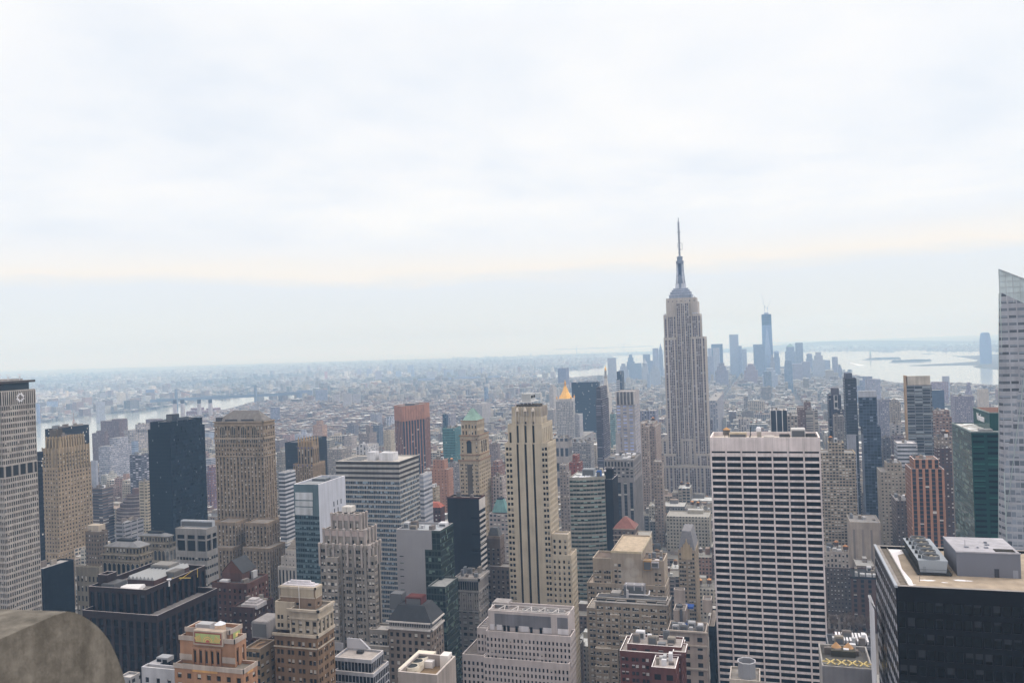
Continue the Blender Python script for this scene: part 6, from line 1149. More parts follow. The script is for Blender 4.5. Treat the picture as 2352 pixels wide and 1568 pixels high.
simple('stepped_brown_lofts', 'big stepped brown brick loft block with pale top floor left of the dark slate tower', 'stepped brown lofts', [('A5', 220, 300, None, 1010, 1300, None, 0, 30), ('A5', 283, 345, None, 960, 1306, None, 0, 20)], winmat('#7d635a', '#2a2b35', 3.3, 3.5, .3, .7, .3, .7, .3), clut=1)
simple('rounded_beige_flats', 'cream apartment block with curved balcony rows right of the brown stepped lofts', 'curved balcony flats', [('A5', 300, 410, None, 1035, 1295, None, 0, 30)], winmat('#a59c8e', '#3a3c45', 12, 3.6, 0, .8, .3, .75, .2), clut=2)
simple('black_white_striped_block', 'black glass block with thick white vertical fins behind the roof of the white grid tower', 'white finned black block', [('A4', 1598, 1757, 1528, 1038, 1000, None)], winmat('#c9c9c6', '#1d212a', 6.5, 80, .14, 1, .0, 1, 0, '#1d212a'), clut=2, cop='#d4d2cc', rm='#a8a49e')
simple('cream_tower_behind_lofts', 'cream loft block with many windows in front of the grid of low roofs', 'cream loft', [('A5', 122, 218, None, 1085, 1150, None, 0, 30)], winmat('#a39a8e', '#33353e', 4.4, 4.0, .2, .75, .2, .8, .3), clut=1)
# green glass office with sign
KG = winmat('#0f4a42', '#071a1a', 9.0, 3.9, .08, .86, .28, .72, .3, '#1c6458', gr=.12)
KS = winmat('#4d655f', '#3b524e', 5.0, 3.8, .03, .97, .06, .94, .3, '#728a80', gr=.08)
b = box('A5', 1855, 2300, 1672, 1240, 640); q = box('A5', 2025, 2300, 1873, 1062, 652)
B = Bld('green_glass_tower', 'deep green glass building with white sign lettering, left of the faceted glass skyscraper', 'building', None, ((b.X0+b.X1)/2, b.Y0)); b.Y1 = min(b.Y1, 740)
mb = MB(); P = poly(b)
for i in range(3): mb.wq(P[i], P[(i+1) % 4], 0, b.Z)
B.part('green_wall', mb, KG); mb = MB(); mb.wq(P[3], P[0], 0, b.Z); B.part('reflective_wall', mb, KS); mb = MB(); mb.flat(P, b.Z-.6); B.part('roof', mb, roofmat('#a9a59c', .5)); q.Y0 = b.Y0+12; q.Y1 = min(q.Y1, b.Y1-1); mb = MB(); mb.box(q.X0, q.X1, q.Y0, q.Y1, b.Z-.6, q.Z, blank=True); B.part('upper_block', mb, wall('#1a4d46', 1.0, .25)); mb = MB()
for (x0, x1, y0, y1) in ((q.X0-.3, q.X1+.3, q.Y0-.3, q.Y0+.5), (q.X0-.3, q.X0+.5, q.Y0, q.Y1)): mb.box(x0, x1, y0, y1, q.Z-.2, q.Z+.5, blank=True)
mb.box(b.X0-.3, b.X1+.3, b.Y0-.3, b.Y0+.5, b.Z-.5, b.Z+.4, blank=True); mb.box(b.X0-.3, b.X0+.5, b.Y0+.5, b.Y1, b.Z-.5, b.Z+.4, blank=True); B.part('roof_edge', mb, wall('#7d8d88', 1)); B.unit(b.X0+6, b.X0+14, b.Y0+3, b.Y0+9, b.Z-.59, b.Z+1.5, wall('#9a9c9a')); mb = MB(); mb.box(q.X0+1, q.X1-1, q.Y0+1, q.Y1-1, q.Z-.1, q.Z+.1, blank=True); B.part('roof', mb, wall('#6b4a3c', 1)); mb = MB(); mb.lathe(q.X0+14, q.Y0+6, [(3.4, q.Z+.1), (0, q.Z+2.4)], 4); B.part('small_tile_roof', mb, wall('#b9864c', 1))
cu = bpy.data.curves.new('sign_lettering', 'FONT'); cu.body = 'Verizon'; cu.size = 9.0; cu.extrude = .25; cu.space_character = .92; cu.shear = .15
ts = bpy.data.objects.new('sign_lettering', cu); COL.objects.link(ts); ts.parent = B.e
dg = bpy.context.evaluated_depsgraph_get(); me = bpy.data.meshes.new_from_object(ts.evaluated_get(dg)); bpy.data.objects.remove(ts)
me.materials.clear(); me.materials.append(wall('#f1f1f1', 1.0)); ts = bpy.data.objects.new('sign_lettering', me); COL.objects.link(ts); ts.parent = B.e
ya = Yof(D('A5', 1908, 0)[0], q.X0, q.Z); yb = Yof(D('A5', 1978, 0)[0], q.X0, q.Z); wd = max(v.co.x for v in me.vertices); sc_ = abs(yb-ya)/wd
ts.rotation_euler = (math.pi/2, 0, -math.pi/2); ts.scale = (sc_, sc_, sc_); zz_ = Zof(D('A5', 0, 1120)[1], q.X0, max(ya, yb)); ts.location = (q.X0-.35-B.e.location.x, max(ya, yb)-B.e.location.y, zz_)
HERO.append(('green glass tower', b.X0, b.X1, b.Y0, b.Y1, b.Z))
# faceted glass skyscraper at the right edge
YB = 545
A = atY(2293.5, 618, YB); Bq = atY(2420, 665, YB); lo = atY(2292, 1240, YB); zb0 = 0
pT = [(A.x, YB, A.z), (Bq.x, YB, A.z-22)]; zt2 = A.z-24
B = Bld('faceted_glass_skyscraper', 'pale grey faceted glass skyscraper with slanted screen top, cropped by the right edge', 'skyscraper', None, (A.x+30, YB+25))
KF = winmat('#9ea2a9', '#59616a', 4.5, 4.25, .08, .92, .34, .72, .35, '#7f8a94', gr=.15); KF2 = winmat('#a3a7ae', '#6b747e', 2.6, 4.25, .06, .94, .2, .85, .5, '#8f979f', gr=.15)
kz = Zof(1085, A.x+6, YB); xk = Xof(2306, YB, kz); x0b = lo.x-1
mb = MB(); W9 = 70
def uvf(ps): return [(p[0], p[2]) for p in ps]
s1 = [(x0b, YB+14, 0), (xk-1, YB-3, 0), (xk, YB, kz), (A.x+1.2, YB, A.z-14), (A.x, YB+.8, A.z-14)]; mb.face(s1, 0, [(p[1], p[2]) for p in s1])
xf = Xof(2340, YB, 250); zf = Zof(760, xf, YB-2)
s2 = [(xk, YB, kz), (xf+6, YB-.5, zf+2), (xf+6, YB, A.z-22), (A.x+1.2, YB, A.z-14)]; mb.face(s2, 0, uvf(s2))
s2b = [(xf+6, YB-.5, zf+2), (W9+xf, YB-.5, zf+2), (W9+xf, YB, A.z-22), (xf+6, YB, A.z-22)]; mb.face(s2b, 0, uvf(s2b))
B.part('upper_glass_wall', mb, KF); mb = MB()
s3 = [(xk-1, YB-3, 0), (W9+xf, YB-12, 0), (W9+xf, YB-.5, zf+2), (xf+6, YB-.5, zf+2), (xk, YB, kz)]; mb.face(s3, 0, uvf(s3)); B.part('tilted_glass_wall', mb, KF2); mb = MB(); mb.beam((xk-.5, YB-.6, kz-30), (xf+6, YB-.9, zf+2), .22); mb.beam((xk-1, YB-3, 0), (xk, YB-.3, kz), .3); mb.beam((A.x+.4, YB+.4, kz), (A.x+.2, YB+.4, A.z), .3); mb.beam((x0b, YB+14, 0), (A.x, YB+.8, A.z-14), .3); B.part('edge_fin', mb, wall('#9fb0ac', 1.0, .3)); mb = MB()
xr0, xr1 = Xof(2312, YB+40, 100), Xof(2304, YB+40, A.z-24); mb.face([(W9+xf, YB+40, 0), (xr0, YB+40, 0), (xr1, YB+40, A.z-24), (W9+xf, YB+40, A.z-24)], 0, [(0, 0), (90, 0), (90, 250), (0, 250)]); mb.face([(xr0, YB+40, 0), (x0b, YB+14, 0), (A.x, YB+.8, A.z-14), (xr1, YB+40, A.z-24)], 0, [(0, 0), (26, 0), (40, 260), (0, 250)]); mb.wq((W9+xf, YB-1), (W9+xf, YB+40), 0, A.z-30); mb.flat([(A.x, YB+.8), (W9+xf, YB), (W9+xf, YB+40), (xr1, YB+40)], A.z-24); B.part('rear_wall', mb, KF)
mb = MB(); n = 16                                      # open screen of glass and rails at the top
for i in range(n+1):
    x = A.x+(Bq.x+30-A.x)*i/n; zt_ = A.z-22*(x-A.x)/(Bq.x-A.x)*.62; mb.beam((x, YB, A.z-20), (x, YB, max(zt_, A.z-19.5)), .14)
for j in range(4): z = A.z-14+j*3.4; xe = A.x+(A.z-z)/(22*.62)*(Bq.x-A.x); mb.beam((A.x, YB, z), (xe, YB, z), .14)
mb.beam((A.x, YB, A.z), (Bq.x+30, YB, A.z-22*.62*(Bq.x+30-A.x)/(Bq.x-A.x)), .3); B.part('screen_frame', mb, wall('#b4bcbc', 1, .4)); mb = MB(); mb.face([(A.x, YB+.2, A.z-22), (Bq.x+10, YB+.2, A.z-22), (A.x+(22/(22*.62))*(Bq.x-A.x), YB+.2, A.z-22), (A.x, YB+.2, A.z)]); B.part('screen_glass', mb, wall('#b4c4c4', 1.0, .2)); HERO.append(('faceted glass skyscraper', A.x, A.x+70, YB-12, YB+40, A.z))
# --- black block with plant on the roof (bottom right)
kb = dict(punch(2.15, 4.05, .74, .64, .3, 3.2))
b = box('L5', 1150, 3600, 950, 652, 232); b.Y1 = min(b.Y1, b.Y0+80); B = Bld('black_office_block', 'large black office block with gravel roof, cooling unit and plant house, bottom right corner', 'building', None, ((b.X0+b.X1)/2, b.Y0)); b.Y1 = Yof(D('L5', 950, 265)[0], b.X0, b.Z); 
ks = dict(punch(2.4, 4.05, .5, .60, .5, 3.0)); B.tier(poly(b), 0, b.Z, kb, .8, 1.2, rm=roofmat('#a3937a'), sts=[kb, None, None, None])
B2w, B.w = B.w, MB(); B.facade((b.X0-.15, b.Y1), (b.X0-.15, b.Y0), 0, b.Z-.05, stripe(3.4, 4.05, .82, .58, .06, 3.0)); sw = B.w; B.w = B2w; sw.build('side_wall', [wall('#3c4046', 1.0, .5), wall('#3c4046', 1.0, .5), wall('#a3a7ad', 1.0, .4)], B.e)
R = b.Z-.8; mb = MB(); mb.box(b.X0-.4, b.X0+.3, b.Y0-.3, b.Y1, b.Z-.35, b.Z+.25, blank=True); B.part('steel_coping', mb, metal('#9aa3ab', .4, .4)); mb = MB()
def rp(px, py, z=None): return atZ(*D('L5', px, py), R if z is None else z)
for i in range(30): y = b.Y0+2+(b.Y1-b.Y0-4)*i/29; mb.box(b.X0+1.4, b.X0+3.0, y-.1, y+.1, R+.02, R+.22, blank=True)
mb.box(b.X0+3.1, b.X0+3.35, b.Y0+.8, b.Y1-1, R+.01, R+.5, blank=True); B.part('window_rail', mb, metal('#8d8a80', .5, .3)); mb = MB(); rr = random.Random(7)
def snowpatch(cx, cy_, rx, ry, n=18):
    mb.face([(cx+math.cos(2*math.pi*i/n)*rx*rr.uniform(.6, 1.15), cy_+math.sin(2*math.pi*i/n)*ry*rr.uniform(.6, 1.15), R+.03+.002*len(mb.f)) for i in range(n)])
pa, pb_ = rp(1060, 320), rp(1230, 640)
mb.face([(b.X0+3.4, b.Y0+.9, R+.02), (b.X0+6.4, b.Y0+.95, R+.02), (b.X0+4.6, b.Y0+3.2, R+.02), (b.X0+4.9, b.Y0+9, R+.02), (b.X0+4.2, b.Y0+20, R+.02), (b.X0+5.2, b.Y0+35, R+.02), (b.X0+5.4, b.Y1-8, R+.02), (b.X0+10, b.Y1-3, R+.02), (b.X0+18, b.Y1-1.5, R+.02), (b.X0+3.4, b.Y1-1.2, R+.02)])
for px, py, rx, ry in ((1450, 600, 2.2, .7), (1750, 600, 2.0, .8), (1830, 605, 1.2, .5), (1600, 620, 1.0, .3), (2340, 340, 2.0, 1.5), (1300, 640, 1.2, .3)): p = rp(px, py); snowpatch(p.x, p.y, rx, ry)
B.part('snow_patch', mb, wall('#eef1f4', 1.0, .8, .02, .0)); k1, k2 = rp(1345, 545), rp(1655, 545); zc = Zof(D('L5', 0, 520)[1], k1.x, k1.y); zt_ = Zof(D('L5', 0, 408)[1], k1.x, k1.y); yb = k1.y+ (Yof(D('L5', 1195, 0)[0], k1.x, zt_)-k1.y); yb = min(max(yb, k1.y+14), b.Y1-3); print('cool', k1.y, yb, R, zc, zt_)
X0, X1 = k1.x+.3, k2.x-.6; mb = MB(); mg = MB(); mf = MB(); ms = MB(); mp = MB()
mg.box(X0-.4, X1+.8, k1.y-.6, yb+.3, zc-.5, zc-.15, bottom=True, blank=True)
for i in range(6):
    y = k1.y-.3+(yb-k1.y)*i/5
    for x in (X0, X1+.4): mg.box(x-.14, x+.14, y-.14, y+.14, R+.01, zc-.5, blank=True)
for i in range(22): y = k1.y-.6+(yb-k1.y+.9)*i/21; mg.beam((X1+.8, y, zc-.15), (X1+.8, y, zc+.9), .04); mg.beam((X0-.4, y, zc-.15), (X0-.4, y, zc+.9), .04)
for x in (X0-.4, X1+.8): mg.beam((x, k1.y-.6, zc+.9), (x, yb+.3, zc+.9), .05)
mg.beam((X0-.4, k1.y-.6, zc+.9), (X1+.8, k1.y-.6, zc+.9), .05)
tp_ = .55                                               # tapered casing, wider at the top
Lw = [(X0+tp_, k1.y), (X1-tp_, k1.y), (X1-tp_, yb), (X0+tp_, yb)]; Hg = [(X0, k1.y), (X1, k1.y), (X1, yb), (X0, yb)]
for i in range(4): j = (i+1) % 4; mb.face([(*Lw[i], zc), (*Lw[j], zc), (*Hg[j], zt_), (*Hg[i], zt_)], 0 if i in (0, 2) else 1)
mb.flat(Hg, zt_); mb.box(X0+1.2, X0+2.0, k1.y-.06, k1.y-.01, zc+.2, zc+1.6, 2, blank=True)
for i in range(5):
    y = k1.y+(yb-k1.y)*(i+.5)/5; xc = (X0+X1)/2; r = min((yb-k1.y)/5*.42, (X1-X0)*.36); ms.lathe(xc, y, [(r*1.02, zt_+.01), (r, zt_+.95), (r*.9, zt_+.95), (r*.88, zt_+.3)], 20); mf.lathe(xc, y, [(r*.87, zt_+.35), (0, zt_+.36)], 20)
    for k in range(6): a = k*math.pi/3; mp.face([(xc, y, zt_+.5), (xc+r*.8*math.cos(a), y+r*.8*math.sin(a), zt_+.45), (xc+r*.8*math.cos(a+.38), y+r*.8*math.sin(a+.38), zt_+.6)])
    mp.lathe(xc, y, [(r*.2, zt_+.4), (r*.2, zt_+.7), (0, zt_+.75)], 8); mg.box(xc-r-1.0, xc-r-.35, y-.4, y+.4, zt_+.02, zt_+.8, blank=True)
cu_ = B.part('cooling_unit', mb, [metal('#8c979f', .5, .2), wall('#3b3f3f', 1), metal('#7f8a92', .5, .3)])
for nm, m_, mt in (('platform', mg, metal('#2e3133', .6, .3)), ('fan_shroud', ms, metal('#6d7377', .5, .3)), ('fan_well', mf, wall('#1e1c18', 1)), ('fan_blade', mp, wall('#8d8672', 1))):
    o = B.part(nm, m_, mt, parent=cu_); o.location = (0, 0, 0)
g1 = rp(1725, 558); zg = Zof(D('L5', 0, 328)[1], g1.x, g1.y); g2x = Xof(D('L5', 2318, 0)[0], g1.y, zg); gy = Yof(D('L5', 1592, 0)[0], g1.x, zg); gy = min(max(gy, g1.y+10), b.Y1-2); print('grey house', g1, zg, g2x, gy)
mb = MB(); mb.box(g1.x, g2x, g1.y, gy, R+.01, zg, 0, 1, blank=True); mb.box(g1.x-.15, g2x+.15, g1.y-.15, g1.y+.15, zg-.2, zg+.15, 1, blank=True); mb.box(g1.x-.15, g1.x+.15, g1.y+.15, gy, zg-.2, zg+.15, 1, blank=True); ph = B.part('plant_house', mb, [wall('#70757f', 1.0, .6, .04, .03), wall('#a2a3a8', 1.0)])
mb = MB(); dx = Xof(D('L5', 2098, 0)[0], g1.y, R); mb.box(dx-.55, dx+.55, g1.y-.08, g1.y-.02, R+.02, R+2.3, blank=True); B.part('door', mb, wall('#3d4148', 1), parent=ph).location = (0, 0, 0); mb = MB(); dx = Xof(D('L5', 2275, 0)[0], g1.y, R); mb.box(dx-.6, dx+.6, g1.y-.08, g1.y-.02, R+.02, R+2.1, blank=True); B.part('door', mb, wall('#868c96', 1), parent=ph).location = (0, 0, 0); mb = MB(); mb.box(g2x-5.5, g2x-.8, g1.y+1.2, g1.y+4.0, zg+.01, zg+.14, 0, blank=True); B.part('roof_hatch', mb, wall('#33322f', 1), parent=ph).location = (0, 0, 0)
mb = MB()
for k in range(6): x, y = rr.uniform(g1.x+2, g2x-6), rr.uniform(g1.y+3, gy-3); mb.box(x, x+rr.uniform(.4, 1.1), y, y+.7, zg+.01, zg+.35, blank=True)
mb.beam((g1.x+3.5, g1.y+7, zg), (g1.x+3.5, g1.y+7, zg+1.6), .07); B.part('roof_vent', mb, metal('#7f858f', .5, .3), parent=ph).location = (0, 0, 0); mb = MB()
for px in (1370, 1195): p = rp(px, 610 if px > 1300 else 330); mb.beam((p.x, p.y, R), (p.x, p.y, R+1.4), .07)
B.part('roof_post', mb, metal('#4b4d50')); HERO.append(('black block at the bottom right', b.X0, b.X1, b.Y0, b.Y1, b.Z)); B.w.build('wall', [wall('#17181c', .9, .5, .1, .05), wall('#8e8a84', 1), wall('#111111', 1)], B.e); 
B.w = MB(); B.maxwin = 100; B.finish([wall('#131417', .9, .5)], glass('#050608', .35, '#303338', .2, .2))
for o in list(B.e.children):
    if o.type == 'MESH' and len(o.data.polygons) == 0: bpy.data.objects.remove(o)
# --- white fin wall beside it
b = box('L5', 918, 960, None, 790, 262, d=6); q = Bld('white_fin_tower', 'narrow bright white tower edge standing beside the black office block', 'building', None, ((b.X0+b.X1)/2, 268)); a0, a1 = atY(*D('L5', 920, 790), 262), atY(*D('L5', 960, 890), 250); q.tier([(a0.x, 262), (a1.x, 254), (a1.x+.1, 268), (a0.x, 268)], 0, a0.z, None, .5); q.finish([winmat('#c9ccd0', '#70767e', 1.2, 2.4, .4, .6, .4, .6, 0), wall('#dfe1e3'), wall('#444444')]); HERO.append(('white fin tower', a0.x, a1.x, 254, 268, a0.z))
# --- block with yellow roof fans (bottom, between the grid tower and the black block)
b = box('L5', 452, 1100, 425, 1398, 300); b.X1 = Xof(D('L5', 934, 0)[0], b.Y0, b.Z); b.Y1 = b.Y0+21; B = Bld('yellow_fan_block', 'grey panelled block with yellow roof fans and two tan cones, left of the black block', 'building', None, ((b.X0+b.X1)/2, b.Y0)); B.tier(poly(b), 0, b.Z-11, punch(7, 5, .6, .5, .4, 2), .01, .02); B.tier(poly(b), b.Z-11, b.Z, None, 1.5, .5, rm=roofmat('#55544f')); R = b.Z-1.5; mb = MB(); n = 40
for i in range(n): x = b.X0+(b.X1-b.X0)*i/n; mb.box(x+.1, x+(b.X1-b.X0)/n-.1, b.Y0-.18, b.Y0-.02, b.Z-10.8, b.Z-.2, blank=True)
B.part('panel_cladding', mb, wall('#83848a', 1.1)); mb = MB(); mc = MB()
for i in range(4):
    x = b.X0+3+(b.X1-b.X0-5)*i/3.2; y = b.Y0+3.2; mb.lathe(x, y, [(2.9, R), (2.8, b.Z+.25), (2.6, b.Z+.25), (2.5, b.Z-.4), (0, b.Z-.3)], 16)
    for k in range(6): a = k*1.05; mc.beam((x, y, b.Z+.35), (x+2.7*math.cos(a), y+2.7*math.sin(a), b.Z+.35), .2)
B.part('fan_shroud', mb, metal('#7d7c74', .5, .3)); B.part('fan_blade', mc, wall('#c9b467', 1.1)); p0, p1 = rp(538, 1300, b.Z-1), rp(770, 1320, b.Z-1); zt_ = Zof(D('L5', 0, 1258)[1], p0.x, p0.y); mb = MB(); mb.box(p0.x, p1.x, p0.y, p0.y+6, R, zt_, blank=True); B.part('plant_house', mb, wall('#4c4a3e', 1)); mb = MB()
for f in (.25, .75): mb.lathe(p0.x+(p1.x-p0.x)*f, p0.y+4, [((p1.x-p0.x)*.22, zt_), (0, zt_+1.9)], 16)
B.part('conical_vent', mb, wall('#b98d58')); mb = MB()
for k in range(4): y = b.Y0+16+k*1.1; mb.beam((b.X0+1.5, y, R+.2), (b.X1-2, y, R+.2), .12)
B.part('roof_pipe', mb, metal('#8d8f92', .5, .3)); B.clutter(boxcopy(b, Y0=b.Y0+12), R, 31, 5); B.finish([wall('#9a9792'), wall('#a5a39c'), wall('#333333')]); reg('yellow fan block', b)
B = tower('dark_roof_library', 'low block with dark roof and white plant boxes, behind the yellow fan block', 'dark piped roof', [('L5', 505, 950, 485, 1200, 395, punch(2, 4, .8, .8, .2, 1))], '#4a4f57', glass('#1b232c', .1), clut=8, rm='#2c2f36', seed=21); b = B.bs[0]; mb = MB(); u = atZ(*D('L5', 590, 1190), b.Z-1); v = atZ(*D('L5', 850, 1130), b.Z-1)
for i in range(10): x = u.x+(v.x-u.x)*i/9; mb.box(x, x+(v.x-u.x)/9*.6, u.y, max(v.y, u.y+4), b.Z-.9, b.Z+.6, blank=True)
B.part('white_plant_box', mb, wall('#d9dbdd', 1)); B.finish([wall('#6d727a'), wall('#8d9096'), wall('#333333')])
# --- open steel drum in front of the white grid tower
b = box('L4', 1452, 1740, None, 1548, 400, d=16); B = Bld('drum_roof_block', 'rooftop carrying a tall open topped octagonal metal drum in front of the white grid tower', 'building', None, ((b.X0+b.X1)/2, b.Y0+8)); B.tier(poly(b), 0, b.Z, punch(3.4, 3.8, .5, .5, .3, 3), 1.0, rm=roofmat('#8f8a80')); xa, xb = Xof(D('L4', 1530, 0)[0], b.Y0+6, b.Z), Xof(D('L4', 1706, 0)[0], b.Y0+6, b.Z); cx = (xa+xb)/2; r = (xb-xa)/2; zt_ = Zof(D('L4', 0, 1355)[1], cx, b.Y0+7); mb = MB(); cy_ = b.Y0+7; mb.lathe(cx, cy_, [(r, b.Z-1), (r, zt_), (r*.93, zt_), (r*.93, zt_-7)], 8, rot=.4); mb.lathe(cx, cy_, [(r*.93, zt_-7), (0, zt_-7)], 8, rot=.4); B.part('steel_drum', mb, metal('#8f9296', .5, .3)); mb = MB()
for i in range(8): a, c_ = 2*math.pi*i/8+.4, 2*math.pi*(i+1)/8+.4; mb.beam((cx+r*math.cos(a), cy_+r*math.sin(a), zt_+.05), (cx+r*math.cos(c_), cy_+r*math.sin(c_), zt_+.05), .22)
B.part('drum_rim', mb, metal('#d5d8da', .4, .2)); mb = MB(); mb.beam((cx-r*.4, cy_, zt_-1.5), (cx+r*.4, cy_, zt_-1.5), .12); mb.beam((cx, cy_-r*.6, zt_-2), (cx, cy_+r*.6, zt_-2), .12); B.part('inner_ladder', mb, metal('#6d7074', .5, .3)); B.finish([wall('#b5aa98'), wall('#cfc8bc'), wall('#333333')]); reg('steel drum', b)
simple('dark_slot_block', 'pitch dark narrow block with pale roof tight against the white grid tower', 'dark slot block', [('L4', 1255, 1312, None, 1030, 514, None, 0, 34)], winmat('#1a1b1f', '#0e0f12', 2, 4, .1, .9, .2, .8, 0, amt=.05), '#9b9084', 0, cop='#a39a8e')
# --- park side blocks below the beige flats
B = tower('bow_fronted_hotel', 'brown brick hotel with white top storeys and water tanks, right of the grid tower', 'white topped brown hotel', [('L5', 455, 718, None, 485, 775, punch(3.0, 3.7, .4, .5, .3, .8), 0, 26), ('L5', 470, 720, None, 335, 776, punch(3.2, 4.2, .55, .6, .4, 1.2), None, 24)], '#5a5049', glass('#23252a', .5, '#c2beb4'), clut=5, tanks=4, seed=13, rm='#7d756a'); b0, b1 = B.bs; B.reset(); B.tier(poly(b0), 0, b0.Z, punch(3.0, 3.7, .4, .5, .3, .8), 1.0); b1.X0, b1.X1 = b0.X0+.6, b0.X1-.6; B.tier(poly(b1), b0.Z-.8, b1.Z, punch(3.2, 4.2, .5, .6, .4, 1.2), 1.0, rm=roofmat('#7d756a'), mi=1); mb = MB(); mb.box(b0.X0-.3, b0.X1+.3, b0.Y0-.35, b0.Y0-.02, 0, 13); B.part('stone_base', mb, winmat('#a39a8f', '#222428', 4.2, 6.4, .25, .75, .15, .8, .2)); B.finish([wall('#5f554e'), wall('#a39a8f', 1.1), wall('#333333')])
B = tower('terracotta_loft_block', 'reddish brown block with tall bays and white skylights, left of the black office block', 'terracotta arched block', [('L5', 725, 1005, None, 575, 772, stripe(5.6, 4.2, .45, .6, .5, 2.0), 0, 30)], '#6b4e40', glass('#1f2023', .35), clut=3, rm='#3a3c40', sp='#57473d', seed=5); b = B.bs[0]; mb = MB(); mb.box(b.X0-1.2, b.X1+1.2, b.Y0-1.6, b.Y0-.02, b.Z-1.2, b.Z+.3, bottom=True, blank=True); B.part('cornice', mb, wall('#33302e', 1)); mb = MB()
for i in range(3): x = b.X0+(b.X1-b.X0)*(.32+.22*i); mb.box(x, x+(b.X1-b.X0)*.17, b.Y0+4, b.Y0+7, b.Z-.9, b.Z+1.6, blank=True)
B.part('skylight', mb, wall('#cfd3d4', 1)); B.finish(B.mats)
# ================================================================ left background
simple('brown_riverside_flats', 'brown brick riverside apartment tower with stepped top, taller of two alike by the water', 'tall riverside flats', [('A1', 945, 1120, 1200, 665, 1480, None), ('A1', 1050, 1150, 1198, 648, 1490, None)], winmat('#75605e', '#3c3c46', 4, 3.3, .3, .6, .2, .9, .3, '#9a9a9a'), clut=0, group='brown riverside apartment towers')
simple('brown_riverside_flats', 'brown brick riverside apartment tower, shorter and left of the two alike by the water', 'short riverside flats', [('A1', 865, 985, 1022, 780, 1400, None), ('A1', 905, 985, 1015, 758, 1405, None)], winmat('#75605e', '#3c3c46', 4, 3.3, .3, .6, .2, .9, .3, '#9a9a9a'), clut=0, group='brown riverside apartment towers')
simple('brown_riverside_flats', 'low brown riverside roofline peeping over behind the black glass tower', 'far riverside flats', [('A1', 1370, 1480, 1530, 650, 1700, None)], winmat('#75605e', '#3c3c46', 4, 3.3, .3, .6, .2, .9, .3, '#9a9a9a'), clut=0)
simple('hospital_slab', 'pale grey hospital slab with stepped glass top, left of the black glass tower', 'hospital slab', [('A1', 925, 1030, 1235, 905, 1180, None), ('A1', 1032, 1100, 1205, 828, 1200, None)], winmat('#9a9ca4', '#5a6478', 3.2, 3.6, .15, .85, .25, .75, .4, '#b9bcc4'), clut=0)
simple('cream_hospital_block', 'cream block with square window grid and a blank box on top behind the hospital slab', 'cream hospital block', [('A1', 1165, 1260, 1400, 755, 1420, None), ('A1', 1272, 1310, 1405, 700, 1430, None)], winmat('#a39c96', '#6a6c78', 5, 3.8, .2, .75, .15, .85, .2), clut=1)
simple('blue_glass_hospital_wing', 'pale blue glass wing on the right of the hospital slab', 'blue hospital wing', [('A1', 1235, 1265, 1300, 855, 1300, None)], winmat('#8f9fb4', '#6f83a0', 9, 3.8, 0, 1, .3, .8, .1), clut=0)
simple('striped_apartment_block', 'dark windowed apartment block with white balcony dashes left of the black glass tower', 'dashed balcony block', [('A1', 1218, 1330, 1402, 985, 980, None)], winmat('#5d5f6c', '#2c303c', 5, 3.2, .1, .9, .3, .8, .45, '#c9ccd4'), clut=2)
simple('cream_striped_flats', 'narrow cream block with dark stripe windows hugging the black glass tower', 'cream dashed flats', [('A1', 1305, 1380, 1425, 1235, 760, None)], winmat('#b3a88c', '#3a3b3e', 7, 3.4, .12, .88, .35, .72, .2), clut=1)
simple('panel_sign_block', 'pale blank panel block with a small blue round emblem, right of the fluted tan tower', 'blank emblem block', [('A1', 855, 900, 920, 1040, 1100, None)], wall('#9aa0ac'), clut=0)
B = Bld('terraced_round_block', 'round stepped terrace building with ribbon floors, low between the tan and black towers', 'building', None, (0, 900)); c0 = atY(*D('A1', 1110, 1440), 800); B.e.location = (c0.x, 815, 0); zt = atY(*D('A1', 1110, 1395), 800).z; px = depth(c0.x, 815, 150)/F*.24415
mb = MB(); Rr = 175*px
for k, (f, z) in enumerate(((1.0, zt-16), (.82, zt-10), (.66, zt-5), (.5, zt))): mb.lathe(c0.x, 830, [(Rr*f, 0 if k == 0 else zt-22), (Rr*f, z), (0, z)], 24)
for k in range(int(zt/4)): 
    z = 3+k*4; f = 1.0 if z < zt-17 else .82 if z < zt-11 else .66 if z < zt-6 else .5
    if z < zt-1: mb.lathe(c0.x, 830, [(Rr*f+.3, z), (Rr*f+.3, z+1.5), (Rr*f, z+1.5)], 24, 1)
mb.lathe(c0.x, 830, [(Rr*.2, zt), (Rr*.2, zt+7), (0, zt+7)], 12, 2); mb.build('round_wall', [wall('#54494a', 1), wall('#94887e'), wall('#6f5a54')], B.e); HERO.append(('round terraced block', c0.x-Rr, c0.x+Rr, 830-Rr, 830+Rr, zt))
simple('striped_brown_flats', 'brown brick office block with floor bands right of the fluted tan tower', 'brown banded block', [('A1', 868, 960, 1062, 1300, 800, None)], winmat('#6f615c', '#3a3c46', 9, 3.6, 0, 1, .35, .8, .3), clut=3)
simple('red_brick_slope_block', 'red and blue glass apartment block between the black glass tower and the brown gothic tower', 'red and blue block', [('A1', 1945, 1985, 2040, 1140, 1000, None), ('A1', 1950, 1990, 2035, 1085, 1005, None)], winmat('#8a5f5c', '#4a5878', 3.2, 3.4, .2, .85, .2, .85, .2), clut=0)
simple('white_balcony_slab', 'white slab with dark balcony rows right of the black glass tower', 'white slotted slab', [('A1', 1938, 1985, 2035, 1020, 1300, None)], winmat('#a9adb8', '#4f566a', 9, 3.2, 0, 1, .3, .75, .2), clut=0)
simple('pale_blank_slab', 'blank pale blue grey slab behind the black glass tower on its right', 'blank pale slab', [('A1', 1915, 1965, 2010, 780, 1800, None)], wall('#8f9cb0'), clut=0)
